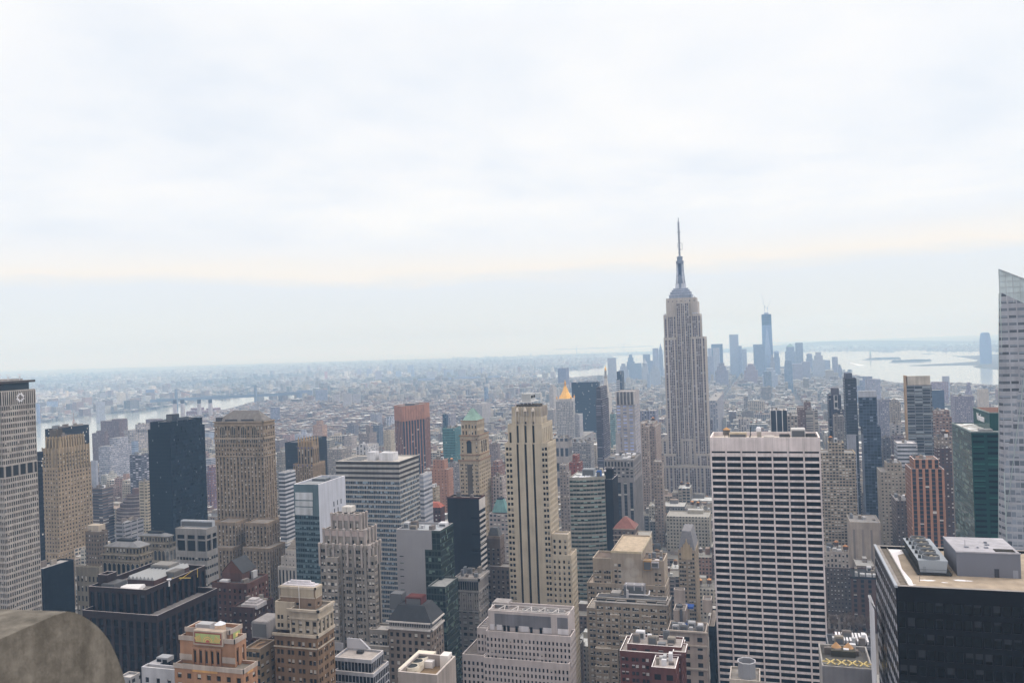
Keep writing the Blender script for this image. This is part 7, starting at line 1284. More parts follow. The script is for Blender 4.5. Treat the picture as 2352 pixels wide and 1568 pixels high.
simple('thin_white_side_tower', 'thin white tower with black side ribbons right of the brown gothic tower', 'white ribboned sliver', [('A2', 738, 795, None, 1150, 720, None, 0, 20)], winmat('#b4b8be', '#3b4048', 12, 4, 0, 1, .35, .85, .1), clut=0)
simple('thin_white_side_tower', 'thin white block edge with a grey top peeping out right of the white striped block', 'white sliver right', [('A2', 2062, 2100, None, 1170, 690, None, 0, 20)], winmat('#b4b8be', '#6d7480', 12, 4, 0, 1, .35, .85, .1), clut=0)
MIDC = [('#a38c80', 3.4), ('#8d8480', 3.4), ('#75605a', 3.6), ('#9a948c', 3.8), ('#a8a49e', 3.2), ('#6f6a70', 3.6), ('#b3a48c', 3.4), ('#8f6f66', 3.4)]
def mid(cr_, x1, x2, xb, y, Y, col, nm, lb, sh, tiers=(), gl='#3c404c', clut=1, tanks=0, **k):
    return simple(nm, lb, sh, [(cr_, x1, x2, xb, y, Y, None)] + [(cr_, a, b_, e, yy, Y+6, None) for a, b_, e, yy in tiers], winmat(col, gl, k.get('bay', 3.4), k.get('fl', 3.5), k.get('a', .28), k.get('b', .7), k.get('c', .28), k.get('d', .72), k.get('pb', .3)), clut=clut, tanks=tanks)
mid('A2', 1060, 1150, 1195, 705, 1700, '#b08a6c', 'orange_apartment_tower', 'orange pink apartment tower rising above the pinnacled tan tower', 'orange pink flats', [(1095, 1140, 1160, 662)])
mid('A2', 890, 1000, 1055, 790, 1600, '#a9b0c0', 'white_arcade_block', 'whitish block with a rounded arch on its roof behind the pinnacled tan tower', 'arched white block', [(950, 985, 1000, 745)])
mid('A2', 775, 850, 892, 795, 1650, '#a78a86', 'pink_flat_block', 'pinkish block with a brown top left of the arched white block', 'pinkish block')
mid('A2', 1145, 1240, 1300, 770, 1750, '#a39e9c', 'beige_apartment_slab', 'grey beige apartment slab right of the orange pink flats', 'grey beige slab')
mid('A2', 1385, 1450, 1490, 700, 1900, '#6f6c74', 'grey_brick_flat_tower', 'dark grey brick tower with pale crown above the white striped block', 'dark grey flats', [(1405, 1440, 1465, 685)])
mid('A2', 1490, 1590, 1662, 785, 1600, '#85766c', 'brown_grey_flats', 'brown grey twin stepped apartment block left of the orange striped tower', 'brown grey flats', [(1560, 1600, 1625, 720)])
mid('A2', 1610, 1680, 1720, 705, 1850, '#565c6c', 'slate_apartment_tower', 'slate blue apartment tower left of the orange striped tower', 'slate flats')
mid('A2', 1600, 1670, 1712, 600, 2300, '#8f8f9c', 'lavender_flat_tower', 'pale lavender grey apartment tower behind the slate one', 'lavender flats')
mid('A2', 1750, 1800, 1826, 625, 2200, '#5d6478', 'white_striped_slab', 'dark slab with white vertical stripes touching the orange striped tower', 'striped slab', bay=5, a=.1, b=.6, c=0, d=1, gl='#b4b8c4')
mid('A2', 1355, 1420, 1475, 815, 1500, '#a39a94', 'stepped_cream_flats', 'cream stepped apartment block above the white striped block', 'stepped cream flats')
mid('A2', 1192, 1330, 1425, 930, 1150, '#8f8880', 'pink_base_flats', 'brown and grey twin apartment block with blue white parapet right of the dark bronze block', 'twin brown flats')
mid('A2', 1468, 1570, 1680, 905, 1000, '#c4c6c8', 'white_turbine_block', 'white block with a dish like fin on its roof above the white striped block', 'white finned roof block', [(1500, 1545, 1580, 885)], bay=5, c=0, d=.8, clut=3)
mid('A2', 1725, 1790, 1828, 755, 1500, '#b3a588', 'yellow_cream_block', 'pale yellow block left of the orange striped tower base', 'pale yellow block')
mid('A2', 720, 770, 800, 960, 1000, '#8d8a80', 'grey_flats_sliver', 'grey apartment block between the brown gothic tower and the dark bronze block', 'grey sliver')
mid('A2', 2280, 2330, 2352, 600, 2100, '#857c80', 'grey_brown_slab', 'grey brown slab with dark stripe behind the teal grid tower', 'grey brown slab', bay=6, c=0, d=1, gl='#4a4e5c')
mid('A3', 400, 470, 525, 600, 2100, '#8a8288', 'mauve_office_slab', 'mauve grey office slab with dark vertical strips behind the teal grid tower', 'mauve slab', bay=6, a=.3, b=.6, c=0, d=1, gl='#4a4e5c')
mid('A3', 670, 770, 850, 505, 2400, '#a39c98', 'cream_twin_flats', 'cream apartment slab behind the green pyramid roof', 'cream slab behind pyramid')
mid('A3', 790, 805, 828, 350, 3300, '#5d7aa4', 'blue_glass_condo', 'slim bright blue glass tower in the haze', 'slim blue tower', c=.1, d=.9)
mid('A3', 1482, 1560, 1588, 170, 4200, '#625c7c', 'purple_brick_tower', 'lone purple brown tower standing before the harbour', 'lone purple tower')
mid('A3', 1402, 1440, 1472, 350, 2400, '#b4aea6', 'white_domed_tower', 'small white stone tower with a domed top left of the gold pyramid tower', 'domed white tower', [(1415, 1435, 1455, 325)])
mid('A3', 2245, 2330, 2400, 720, 1100, '#9a8878', 'tan_loft_block', 'tan loft block between the blue windowed pale tower and the tallest tower', 'tan loft block', [(2245, 2290, 2330, 690)], gl='#2c2e34', c=.25, d=.75, clut=3)
mid('A4', 368, 520, 570, 1190, 1120, '#a08c7c', 'yellow_brown_loft', 'yellow brown stepped loft tower with a blue pyramid turret left of the tallest tower', 'turreted loft tower', [(380, 500, 540, 1160)], clut=2, tanks=1)
mid('A4', 362, 520, 548, 1040, 1500, '#84869a', 'grey_pilaster_block', 'grey block with tall pilaster bays left of the tallest tower', 'pilastered grey block', bay=5, c=0, d=.85)
mid('A3', 850, 930, 985, 1090, 900, '#8d6a5e', 'red_brown_office', 'red brown block with pale band right of the green pyramid tower', 'red brown band block', [(875, 920, 965, 1045)])
mid('A3', 870, 960, 1000, 1190, 780, '#b0a49c', 'beaux_arts_block', 'pale stone block with curved pediments right of the green pyramid tower', 'pediment block', c=.2, d=.85)
mid('A3', 840, 920, 940, 880, 1250, '#8a7a74', 'brown_office_block', 'brown office block with a flagpole right of the green pyramid tower', 'brown flagpole block', clut=3)
mid('A3', 1500, 1580, 1610, 1150, 820, '#91877e', 'grey_brown_flats', 'grey brown building low beside the curved green ribbon block', 'grey brown low flats', [(1500, 1560, 1590, 1080)], clut=2, tanks=1)
mid('A4', 1010, 1100, 1160, 945, 2000, '#8d8c94', 'arcade_roof_block', 'wide grey loft block with tall windows right of the tallest tower', 'wide grey loft', bay=6, c=.2, d=.9)
mid('A4', 1300, 1400, None, 1120, 1500, '#a9a6a6', 'white_gabled_loft', 'white loft block with big windows above the white grid tower', 'white big windowed loft', bay=4.5, c=.15, d=.85)
mid('A4', 1760, 1860, None, 1085, 1200, '#96928c', 'grey_loft_pair', 'grey stone loft right of the white finned black block', 'grey stone loft', bay=4.5, c=.15, d=.8)
mid('A5', 1095, 1190, None, 960, 1500, '#948a7c', 'cream_dome_block', 'cream tower with stepped dome left of the tan balcony tower', 'stepped dome block', [(1110, 1165, None, 935)])
mid('A5', 980, 1100, None, 935, 1700, '#7f7c88', 'grey_haze_flats', 'grey slab apartment block right of the mottled blue glass tower', 'grey slab flats')
mid('A5', 1695, 1880, None, 900, 1800, '#857c88', 'mauve_flats', 'mauve brick apartment slab right of the navy tower', 'mauve brick flats')
mid('A5', 1100, 1210, None, 1165, 1150, '#a9a8a8', 'white_loft_corner', 'white loft block left of the tan balcony tower', 'white corner loft', bay=5, c=.2, d=.8)
mid('A5', 1115, 1225, None, 1275, 1000, '#7d7276', 'red_roofed_loft', 'grey loft with a red roof edge left of the tan balcony tower', 'red edged loft', bay=4)
mid('A5', 1020, 1095, None, 1290, 1050, '#6f7078', 'dark_grey_loft', 'dark grey punched loft right of the mottled blue glass tower', 'dark grey loft')
mid('A5', 1530, 1680, None, 1290, 900, '#8a7d70', 'tan_brick_loft', 'tan brick block with arched top windows and water tanks right of the tan balcony tower', 'arched tan loft', clut=2, tanks=2)
mid('A5', 1530, 1670, None, 1390, 860, '#5c4a48', 'dark_brick_loft', 'dark brick block low behind the orange ribbed tower', 'dark brick loft', clut=3)
mid('A4', 500, 580, 600, 1520, 950, '#9a8a7a', 'tan_low_block', 'low tan block at the foot of the tallest tower', 'tan low block', [(575, 600, None, 1440)])
mid('A4', 1000, 1060, None, 1130, 1420, '#6d6c78', 'dark_glass_loft', 'dark block with white framed panel hidden behind the tallest tower', 'white framed block')
# ================================================================ downtown skyline in the haze
def far(c, x1, x2, y, Y, col, lb, nm='skyline_tower', xb=None, top=None, gl='#8790a0', shape=None, grp='skyline towers in the haze'):  # gl: window colour paled to paint extra haze on the towers
    if xb is None: xb = x1-4 if D(c, x1, y)[0] > 1760 else x2+4
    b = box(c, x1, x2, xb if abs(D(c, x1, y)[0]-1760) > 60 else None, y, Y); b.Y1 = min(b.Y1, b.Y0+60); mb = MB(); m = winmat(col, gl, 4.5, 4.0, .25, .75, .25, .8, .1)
    if shape is None: mb.box(b.X0, b.X1, b.Y0, b.Y1, 0, b.Z, 0, 1)
    elif shape == 'setback':
        W = b.X1-b.X0; mb.box(b.X0, b.X1, b.Y0, b.Y1, 0, b.Z*.72, 0, 1); mb.box(b.X0+W*.15, b.X1-W*.15, b.Y0+4, b.Y1-4, b.Z*.72, b.Z*.88, 0, 1); mb.box(b.X0+W*.28, b.X1-W*.28, b.Y0+8, b.Y1-8, b.Z*.88, b.Z, 0, 1)
    elif shape in ('spire', 'pyramid', 'dome'):
        W = b.X1-b.X0; hb = b.Z*(.8 if shape == 'spire' else .9); mb.box(b.X0, b.X1, b.Y0, b.Y1, 0, hb*.85, 0, 1); mb.box(b.X0+W*.12, b.X1-W*.12, b.Y0+4, b.Y1-4, hb*.85, hb, 0, 1); cx, cy_ = (b.X0+b.X1)/2, (b.Y0+b.Y1)/2
        pr = [(W*.42, hb), (W*.16, hb+(b.Z-hb)*.5), (0, b.Z)] if shape == 'spire' else [(W*.5, hb), (0, b.Z)] if shape == 'pyramid' else [(W*.48, hb), (W*.4, hb+(b.Z-hb)*.6), (W*.2, b.Z*.985), (0, b.Z)]
        mb.lathe(cx, cy_, pr, 8 if shape != 'pyramid' else 4, 1, rot=math.pi/4 if shape == 'pyramid' else 0)
    elif shape == 'taper':
        W = b.X1-b.X0; P = poly(b); T = [(b.X0+W*.12, b.Y0+6), (b.X1-W*.12, b.Y0+6), (b.X1-W*.12, b.Y1-6), (b.X0+W*.12, b.Y1-6)]
        mb.box(b.X0, b.X1, b.Y0, b.Y1, 0, b.Z*.7)
        for i in range(4): j = (i+1) % 4; mb.face([(*P[i], b.Z*.7), (*P[j], b.Z*.7), (*T[j], b.Z), (*T[i], b.Z)], 0, [(0, 0), (W, 0), (W, b.Z*.3), (0, b.Z*.3)])
        mb.flat(T, b.Z, 1)
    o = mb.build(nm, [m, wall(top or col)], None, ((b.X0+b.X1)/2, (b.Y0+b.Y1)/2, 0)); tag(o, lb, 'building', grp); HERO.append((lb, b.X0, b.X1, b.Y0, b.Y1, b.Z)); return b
# one tall tower still under construction, with cranes
b = box('A4', 1522, 1614, 1512, 236, 5000); B = Bld('unfinished_glass_supertall', 'tallest far skyscraper, bluish glass with dark unfinished top and cranes, right of the tallest tower', 'skyscraper', None, ((b.X0+b.X1)/2, 5030)); W = b.X1-b.X0; b.Y1 = b.Y0+W; mb = MB(); P = poly(b); e = W*.08; Q = [(b.X0-e, b.Y0-e), (b.X1+e, b.Y0-e), (b.X1+e, b.Y1+e), (b.X0-e, b.Y1+e)]; mids = [((P[i][0]+P[(i+1) % 4][0])/2, (P[i][1]+P[(i+1) % 4][1])/2) for i in range(4)]
for i in range(4):
    j = (i+1) % 4; m0, m1 = mids[i], mids[(i-1) % 4]
    mb.face([(*Q[i], 40), (*Q[j], 40), (*m0, b.Z)], 0); mb.face([(*Q[i], 40), (*m0, b.Z), (*P[i], b.Z), (*m1, b.Z)], 1)
    mb.wq(Q[i], Q[j], 0, 40)
B.part('glass_wall', mb, [wall('#8fa5c4', 1.0, .2), wall('#6a84ac', 1.0, .2)]); zt = Zof(D('A4', 0, 135)[1], b.X0, b.Y0); mb = MB(); mb.box(b.X0, b.X1, b.Y0, b.Y1, b.Z, zt, 0, 1); B.part('steel_frame', mb, [winmat('#28344e', '#4a5a7c', 12, 10, .1, .9, .3, .6, 0), wall('#333c50')]); cx, cy_ = (b.X0+b.X1)/2, (b.Y0+b.Y1)/2
for i, (dx, h, lx) in enumerate(((-.15, 75, -14), (.12, 58, 24))): mb = MB(); x = cx+W*dx; mb.beam((x, cy_, zt), (x, cy_, zt+h*.7), 1.6); mb.beam((x, cy_, zt+h*.6), (x+lx, cy_, zt+h*1.5), .9); mb.beam((x, cy_, zt+h*.6), (x-lx*.5, cy_, zt+h*.65), 1.3); B.part('crane', mb, metal('#9aa4b4', .6, .2))
mb = MB(); mb.box(cx-12, cx+12, cy_-8, cy_+8, zt, zt+9); B.part('core_wall', mb, wall('#8a94a8')); HERO.append(('unfinished far skyscraper', b.X0, b.X1, b.Y0, b.Y1, b.Z))
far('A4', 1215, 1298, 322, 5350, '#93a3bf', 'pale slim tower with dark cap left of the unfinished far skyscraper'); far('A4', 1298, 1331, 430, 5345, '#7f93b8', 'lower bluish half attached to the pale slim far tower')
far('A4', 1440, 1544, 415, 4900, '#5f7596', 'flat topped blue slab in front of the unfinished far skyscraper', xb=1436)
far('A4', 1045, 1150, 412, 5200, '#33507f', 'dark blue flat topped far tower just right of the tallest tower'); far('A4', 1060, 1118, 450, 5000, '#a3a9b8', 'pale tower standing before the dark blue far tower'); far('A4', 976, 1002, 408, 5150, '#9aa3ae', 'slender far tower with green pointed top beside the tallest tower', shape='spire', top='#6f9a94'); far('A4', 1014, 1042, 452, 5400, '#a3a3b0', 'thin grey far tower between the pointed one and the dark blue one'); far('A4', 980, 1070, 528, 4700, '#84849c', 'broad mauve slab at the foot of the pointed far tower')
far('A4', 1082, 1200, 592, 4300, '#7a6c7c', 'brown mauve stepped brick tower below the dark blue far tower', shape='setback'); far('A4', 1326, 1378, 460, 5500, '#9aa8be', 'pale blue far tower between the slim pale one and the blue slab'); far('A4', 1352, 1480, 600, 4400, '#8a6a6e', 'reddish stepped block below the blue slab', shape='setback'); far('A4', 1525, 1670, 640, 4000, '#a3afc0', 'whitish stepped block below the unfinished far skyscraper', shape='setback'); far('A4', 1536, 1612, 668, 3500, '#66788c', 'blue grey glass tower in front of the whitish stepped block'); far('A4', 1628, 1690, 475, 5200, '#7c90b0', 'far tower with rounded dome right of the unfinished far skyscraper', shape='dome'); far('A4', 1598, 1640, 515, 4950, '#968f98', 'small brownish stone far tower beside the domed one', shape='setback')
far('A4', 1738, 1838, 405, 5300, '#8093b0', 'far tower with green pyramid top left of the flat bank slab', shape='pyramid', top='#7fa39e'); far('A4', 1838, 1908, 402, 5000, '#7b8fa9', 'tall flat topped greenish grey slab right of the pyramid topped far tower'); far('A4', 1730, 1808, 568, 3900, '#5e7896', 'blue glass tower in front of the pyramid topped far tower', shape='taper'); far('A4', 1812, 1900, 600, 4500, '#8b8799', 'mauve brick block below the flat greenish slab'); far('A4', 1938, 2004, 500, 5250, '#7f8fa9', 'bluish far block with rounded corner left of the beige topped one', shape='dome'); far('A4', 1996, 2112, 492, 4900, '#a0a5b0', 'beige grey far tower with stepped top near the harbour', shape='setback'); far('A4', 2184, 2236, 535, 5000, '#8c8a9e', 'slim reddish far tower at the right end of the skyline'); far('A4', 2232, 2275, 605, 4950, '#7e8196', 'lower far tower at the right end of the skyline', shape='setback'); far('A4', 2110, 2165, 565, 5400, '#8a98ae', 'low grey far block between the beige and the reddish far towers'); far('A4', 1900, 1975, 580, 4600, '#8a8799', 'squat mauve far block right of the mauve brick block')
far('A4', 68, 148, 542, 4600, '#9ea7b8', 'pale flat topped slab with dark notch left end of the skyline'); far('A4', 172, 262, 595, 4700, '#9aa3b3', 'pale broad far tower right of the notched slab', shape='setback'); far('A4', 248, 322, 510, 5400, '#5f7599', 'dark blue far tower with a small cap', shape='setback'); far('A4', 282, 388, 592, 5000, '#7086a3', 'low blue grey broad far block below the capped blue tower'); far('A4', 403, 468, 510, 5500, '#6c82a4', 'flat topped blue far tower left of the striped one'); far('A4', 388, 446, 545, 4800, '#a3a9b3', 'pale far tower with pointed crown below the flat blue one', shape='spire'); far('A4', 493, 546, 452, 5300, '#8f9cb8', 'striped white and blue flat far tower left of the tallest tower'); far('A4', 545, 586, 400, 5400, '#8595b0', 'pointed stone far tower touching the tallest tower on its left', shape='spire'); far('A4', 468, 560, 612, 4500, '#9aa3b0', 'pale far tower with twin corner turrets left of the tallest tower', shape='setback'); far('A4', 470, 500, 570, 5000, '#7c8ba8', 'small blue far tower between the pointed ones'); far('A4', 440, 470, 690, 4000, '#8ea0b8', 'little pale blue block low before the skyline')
far('A5', 1590, 1650, 717, 3300, '#a3a5b0', 'white ventilation block on the river edge at the right', 'ventilation_building', grp=None, xb=1580); far('A5', 775, 985, 720, 3000, '#7c86a0', 'wide stepped blue grey block on the near bank of the river', 'riverside_block', grp=None, shape='setback'); far('A5', 860, 1000, 745, 2900, '#8f8a98', 'broad brick block right of the stepped blue grey riverside block', 'riverside_block', grp=None); far('A5', 1480, 1640, 770, 2900, '#8c6a70', 'long low brick warehouse on the river edge at the right', 'warehouse', grp=None); far('A5', 1798, 1862, 775, 2800, '#8c7a88', 'brick tower with stepped top near the river at the right', 'stepped_brick_tower', grp=None, shape='setback')
b = box('A5', 1945, 2045, 1940, 330, 6600); W = b.X1-b.X0; q = Bld('rounded_glass_skyscraper', 'lone tall blue glass skyscraper with curved sides across the river at the right', 'skyscraper', None, ((b.X0+b.X1)/2, 6630)); mb = MB(); cx = (b.X0+b.X1)/2
mb.lathe(cx, 6630, [(W*.56, 0), (W*.58, b.Z*.45), (W*.54, b.Z*.85), (W*.46, b.Z), (W*.44, b.Z+12), (0, b.Z+12)], 16, 0, .6); mb.build('curved_glass_wall', winmat('#7588b4', '#6478a8', 8, 5, 0, 1, .2, .8, 0), q.e); mb = MB(); mb.box(cx-W*.3, cx+W*.3, 6610, 6650, b.Z+12, b.Z+18); mb.build('roof_screen', wall('#93a5c8'), q.e); HERO.append(('lone skyscraper across the river', b.X0, b.X1, 6600, 6660, b.Z))
# distant brooklyn towers
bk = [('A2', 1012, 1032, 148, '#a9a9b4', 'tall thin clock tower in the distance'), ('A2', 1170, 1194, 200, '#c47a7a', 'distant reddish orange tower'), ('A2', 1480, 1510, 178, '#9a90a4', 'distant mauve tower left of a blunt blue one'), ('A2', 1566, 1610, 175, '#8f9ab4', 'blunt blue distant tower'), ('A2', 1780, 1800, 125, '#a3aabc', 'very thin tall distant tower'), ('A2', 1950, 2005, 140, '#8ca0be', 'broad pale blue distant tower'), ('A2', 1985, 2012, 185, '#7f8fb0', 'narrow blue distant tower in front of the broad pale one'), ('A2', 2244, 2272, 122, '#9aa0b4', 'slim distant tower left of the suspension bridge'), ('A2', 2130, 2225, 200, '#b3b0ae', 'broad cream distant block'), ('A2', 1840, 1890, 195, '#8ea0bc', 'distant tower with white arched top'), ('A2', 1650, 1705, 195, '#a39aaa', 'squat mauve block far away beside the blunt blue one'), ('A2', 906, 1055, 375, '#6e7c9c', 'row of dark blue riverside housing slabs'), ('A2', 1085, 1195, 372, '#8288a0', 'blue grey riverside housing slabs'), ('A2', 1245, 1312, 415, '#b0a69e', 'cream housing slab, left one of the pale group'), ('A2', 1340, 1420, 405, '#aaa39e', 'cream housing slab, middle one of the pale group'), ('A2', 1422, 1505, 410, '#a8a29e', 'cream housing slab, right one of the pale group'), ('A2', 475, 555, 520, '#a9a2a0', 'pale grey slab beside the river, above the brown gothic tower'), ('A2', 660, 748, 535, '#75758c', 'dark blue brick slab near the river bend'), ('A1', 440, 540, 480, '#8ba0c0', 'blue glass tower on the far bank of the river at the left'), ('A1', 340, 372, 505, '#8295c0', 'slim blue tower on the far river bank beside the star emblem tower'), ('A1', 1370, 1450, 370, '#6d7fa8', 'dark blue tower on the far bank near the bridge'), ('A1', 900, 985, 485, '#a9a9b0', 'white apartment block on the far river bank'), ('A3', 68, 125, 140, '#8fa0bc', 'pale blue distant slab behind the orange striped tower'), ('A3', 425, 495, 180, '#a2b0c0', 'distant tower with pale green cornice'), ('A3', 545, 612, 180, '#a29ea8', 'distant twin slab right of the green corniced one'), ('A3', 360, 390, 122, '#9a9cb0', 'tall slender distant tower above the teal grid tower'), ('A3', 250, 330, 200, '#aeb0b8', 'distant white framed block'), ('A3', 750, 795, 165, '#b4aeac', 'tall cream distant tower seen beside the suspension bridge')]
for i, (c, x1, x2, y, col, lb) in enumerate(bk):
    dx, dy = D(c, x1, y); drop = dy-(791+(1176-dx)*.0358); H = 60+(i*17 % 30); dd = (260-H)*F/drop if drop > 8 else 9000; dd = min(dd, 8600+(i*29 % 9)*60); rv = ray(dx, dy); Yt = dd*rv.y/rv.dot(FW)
    far(c, x1, x2, y, Yt, col, lb, 'distant_tower', grp='towers far across the river', gl='#8a93a4')  # gl again pale, haze painted into the windows
# ================================================================ land, water, far city
from mathutils import noise
def pip(x, y, P):
    r = False; n = len(P)
    for i in range(n):
        (x0, y0), (x1, y1) = P[i], P[i-1]
        if (y0 > y) != (y1 > y) and x < (x1-x0)*(y-y0)/(y1-y0)+x0: r = not r
    return r
def gp(pts, z=0.0): return [(p.x, p.y) for p in (atZ(*D(*q), z) for q in pts)]
def sheet(name, pl, z, m, kind='structure', label=None):
    mb = MB(); a = sum(pl[i-1][0]*pl[i][1]-pl[i][0]*pl[i-1][1] for i in range(len(pl))); mb.flat(pl if a > 0 else pl[::-1], z); o = mb.build(name, m); tag(o, label, None, None, kind); return o
m, t, bs_ = newmat('city_ground'); g = nd(t, 'ShaderNodeNewGeometry'); n_ = nd(t, 'ShaderNodeTexNoise'); n_.inputs['Scale'].default_value = .012; n_.inputs['Detail'].default_value = 8; t.links.new(g.outputs['Position'], n_.inputs['Vector'])
t.links.new(ramp(t, n_.outputs[0], [(.3, (.06, .06, .065)), (.5, (.12, .105, .10)), (.62, (.19, .17, .16)), (.7, (.45, .46, .48))]), bs_.inputs['Base Color']); bs_.inputs['Roughness'].default_value = .95; GROUND = m
sheet('ground', [(-32000, -300), (32000, -300), (32000, 32000), (-32000, 32000)], 0, GROUND)
m, t, bs_ = newmat('river_water'); bs_.inputs['Base Color'].default_value = (.30, .33, .33, 1); bs_.inputs['Roughness'].default_value = .22; bs_.inputs['Specular IOR Level'].default_value = .6
g = nd(t, 'ShaderNodeNewGeometry'); n_ = nd(t, 'ShaderNodeTexNoise'); n_.inputs['Scale'].default_value = .02; n_.inputs['Detail'].default_value = 6; t.links.new(g.outputs['Position'], n_.inputs['Vector']); t.links.new(M(t, 'ADD', .06, M(t, 'MULTIPLY', n_.outputs[0], .16)), bs_.inputs['Roughness'])
bp = nd(t, 'ShaderNodeBump'); bp.inputs['Strength'].default_value = .12; bp.inputs['Distance'].default_value = 2; t.links.new(n_.outputs[0], bp.inputs['Height']); t.links.new(bp.outputs[0], bs_.inputs['Normal']); WATER = m
RIV = gp([('A1', -900, 800), ('A1', 0, 725), ('A1', 345, 692), ('A1', 540, 667), ('A1', 750, 645), ('A1', 900, 612), ('A1', 1240, 590), ('A1', 1500, 548), ('A1', 1700, 515), ('A1', 1840, 492), ('A2', -30, 452), ('A2', 60, 462), ('A2', 180, 470), ('A2', 330, 465), ('A2', 250, 452), ('A2', 200, 436), ('A2', 535, 412), ('A2', 910, 410), ('A2', 1000, 440), ('A2', 905, 448), ('A2', 600, 470), ('A2', 470, 490), ('A2', 400, 515), ('A2', 290, 545), ('A2', 165, 570), ('A1', 1700, 634), ('A1', 1560, 645), ('A1', 1370, 700), ('A1', 1200, 770), ('A1', 860, 1060), ('A1', 300, 1300), ('A1', -900, 1700)])
BAY = gp([('A3', 1240, 235), ('A3', 1400, 215), ('A3', 1600, 195), ('A3', 1760, 185), ('A3', 1900, 165), ('A4', 60, 540), ('A4', 180, 522), ('A4', 500, 512), ('A4', 1000, 497), ('A4', 1400, 492), ('A4', 1700, 490), ('A5', 520, 485), ('A5', 880, 480), ('A5', 1000, 490), ('A5', 1300, 470), ('A5', 1580, 486), ('A5', 2400, 482), ('A5', 2900, 820), ('A5', 2110, 800), ('A5', 1650, 775), ('A5', 1160, 778), ('A5', 1000, 748), ('A5', 800, 712), ('A5', 630, 690), ('A4', 2280, 650), ('A4', 1900, 625), ('A4', 1100, 620), ('A4', 600, 640), ('A4', 0, 712), ('A3', 1880, 235), ('A3', 1600, 258), ('A3', 1240, 250)])
sheet('river', RIV, .5, WATER); sheet('harbour_water', BAY, .5, WATER)
SEA = [(-31900, 19500), (-17000, 19000), (-9000, 18000), (-3600, 16500), (-800, 15800), (900, 17500), (-200, 31900), (-31900, 31900)]; sheet('sea', SEA, .45, WATER)
LAND = wall('#5d5f5e', 1.0, amt=.3)
for nm, pts in (('island', [('A5', 825, 563), ('A5', 880, 552), ('A5', 1000, 545), ('A5', 1185, 546), ('A5', 1120, 556), ('A5', 960, 562)]), ('island', [('A5', 1080, 588), ('A5', 1130, 572), ('A5', 1300, 556), ('A5', 1440, 556), ('A5', 1472, 572), ('A5', 1380, 586)]),
    ('shore_land', [('A5', 1270, 613), ('A5', 1480, 602), ('A5', 1700, 590), ('A5', 1890, 578), ('A5', 1925, 562), ('A5', 1800, 540), ('A5', 1680, 526), ('A5', 1900, 522), ('A5', 2000, 508), ('A5', 2400, 505), ('A5', 2600, 640), ('A5', 2110, 652), ('A5', 1900, 632), ('A5', 1870, 620), ('A5', 1960, 608), ('A5', 1700, 612), ('A5', 1380, 618)]),
    ('island', [('A5', 1010, 493), ('A5', 1080, 485), ('A5', 1130, 486), ('A5', 1120, 494)]), ('island', [('A5', 1380, 507), ('A5', 1420, 502), ('A5', 1512, 504), ('A5', 1460, 508)]), ('island', [('A4', 0, 545), ('A4', 100, 530), ('A4', 180, 545), ('A4', 80, 560)])):
    pl = gp(pts, 2.0); mb = MB(); a = sum(pl[i-1][0]*pl[i][1]-pl[i][0]*pl[i-1][1] for i in range(len(pl))); pl = pl if a > 0 else pl[::-1]; mb.flat(pl, 2.0)
    for i in range(len(pl)): mb.wq(pl[i], pl[(i+1) % len(pl)], .4, 2.0)
    tag(mb.build(nm, LAND), None, None, None, 'structure')
rr = random.Random(11)
mb = MB()                                              # wooded island growth as one mass each
for pts, n in ((((900, 555), (1180, 548)), 220), (((1120, 578), (1470, 568)), 260)):
    for k in range(n):
        f = rr.random(); x = pts[0][0]+(pts[1][0]-pts[0][0])*f; y = pts[0][1]+(pts[1][1]-pts[0][1])*f+rr.uniform(-4, 4); p = atZ(*D('A5', x, y), 2); mb.lathe(p.x, p.y, [(rr.uniform(8, 16), 2), (rr.uniform(6, 12), rr.uniform(5, 9)), (0, rr.uniform(9, 15))], 5)
tag(mb.build('island_trees', wall('#4d4f4a', 1)), 'dark low woods covering the two harbour islands', 'trees', None, 'stuff')
# statue on its star shaped base
p = atZ(*D('A5', 908, 556), 2); S = 1.15; B = Bld('harbour_statue', 'tiny robed statue with raised torch on a tall stone pedestal on the left harbour island', 'statue', None, (p.x, p.y)); mb = MB(); mb.lathe(p.x, p.y, [(42, 2), (40, 12), (0, 12)], 11); mb.lathe(p.x, p.y, [(14, 12), (9, 46), (10, 48), (0, 48)], 4, rot=.6); B.part('pedestal', mb, wall('#a39c90')); mb = MB(); z = 48
mb.lathe(p.x, p.y, [(6.5, z), (5, z+18), (5.6, z+28), (3.2, z+33), (1.6, z+34.5), (2.3, z+37), (1.6, z+39.5), (0, z+40)], 10); mb.beam((p.x-4, p.y, z+30), (p.x-7, p.y, z+39), 1.4, 0, 6); mb.beam((p.x-7, p.y, z+39), (p.x-7, p.y, z+44), .9, 0, 6); mb.beam((p.x+4, p.y-1, z+28), (p.x+5, p.y-3, z+21), 1.5, 0, 6)
for k in range(7): a = math.pi*k/6; mb.beam((p.x, p.y, z+38.5), (p.x+3.6*math.cos(a), p.y, z+38.5+3.6*math.sin(a)), .3)
B.part('copper_figure', mb, wall('#7f9f94', 1))
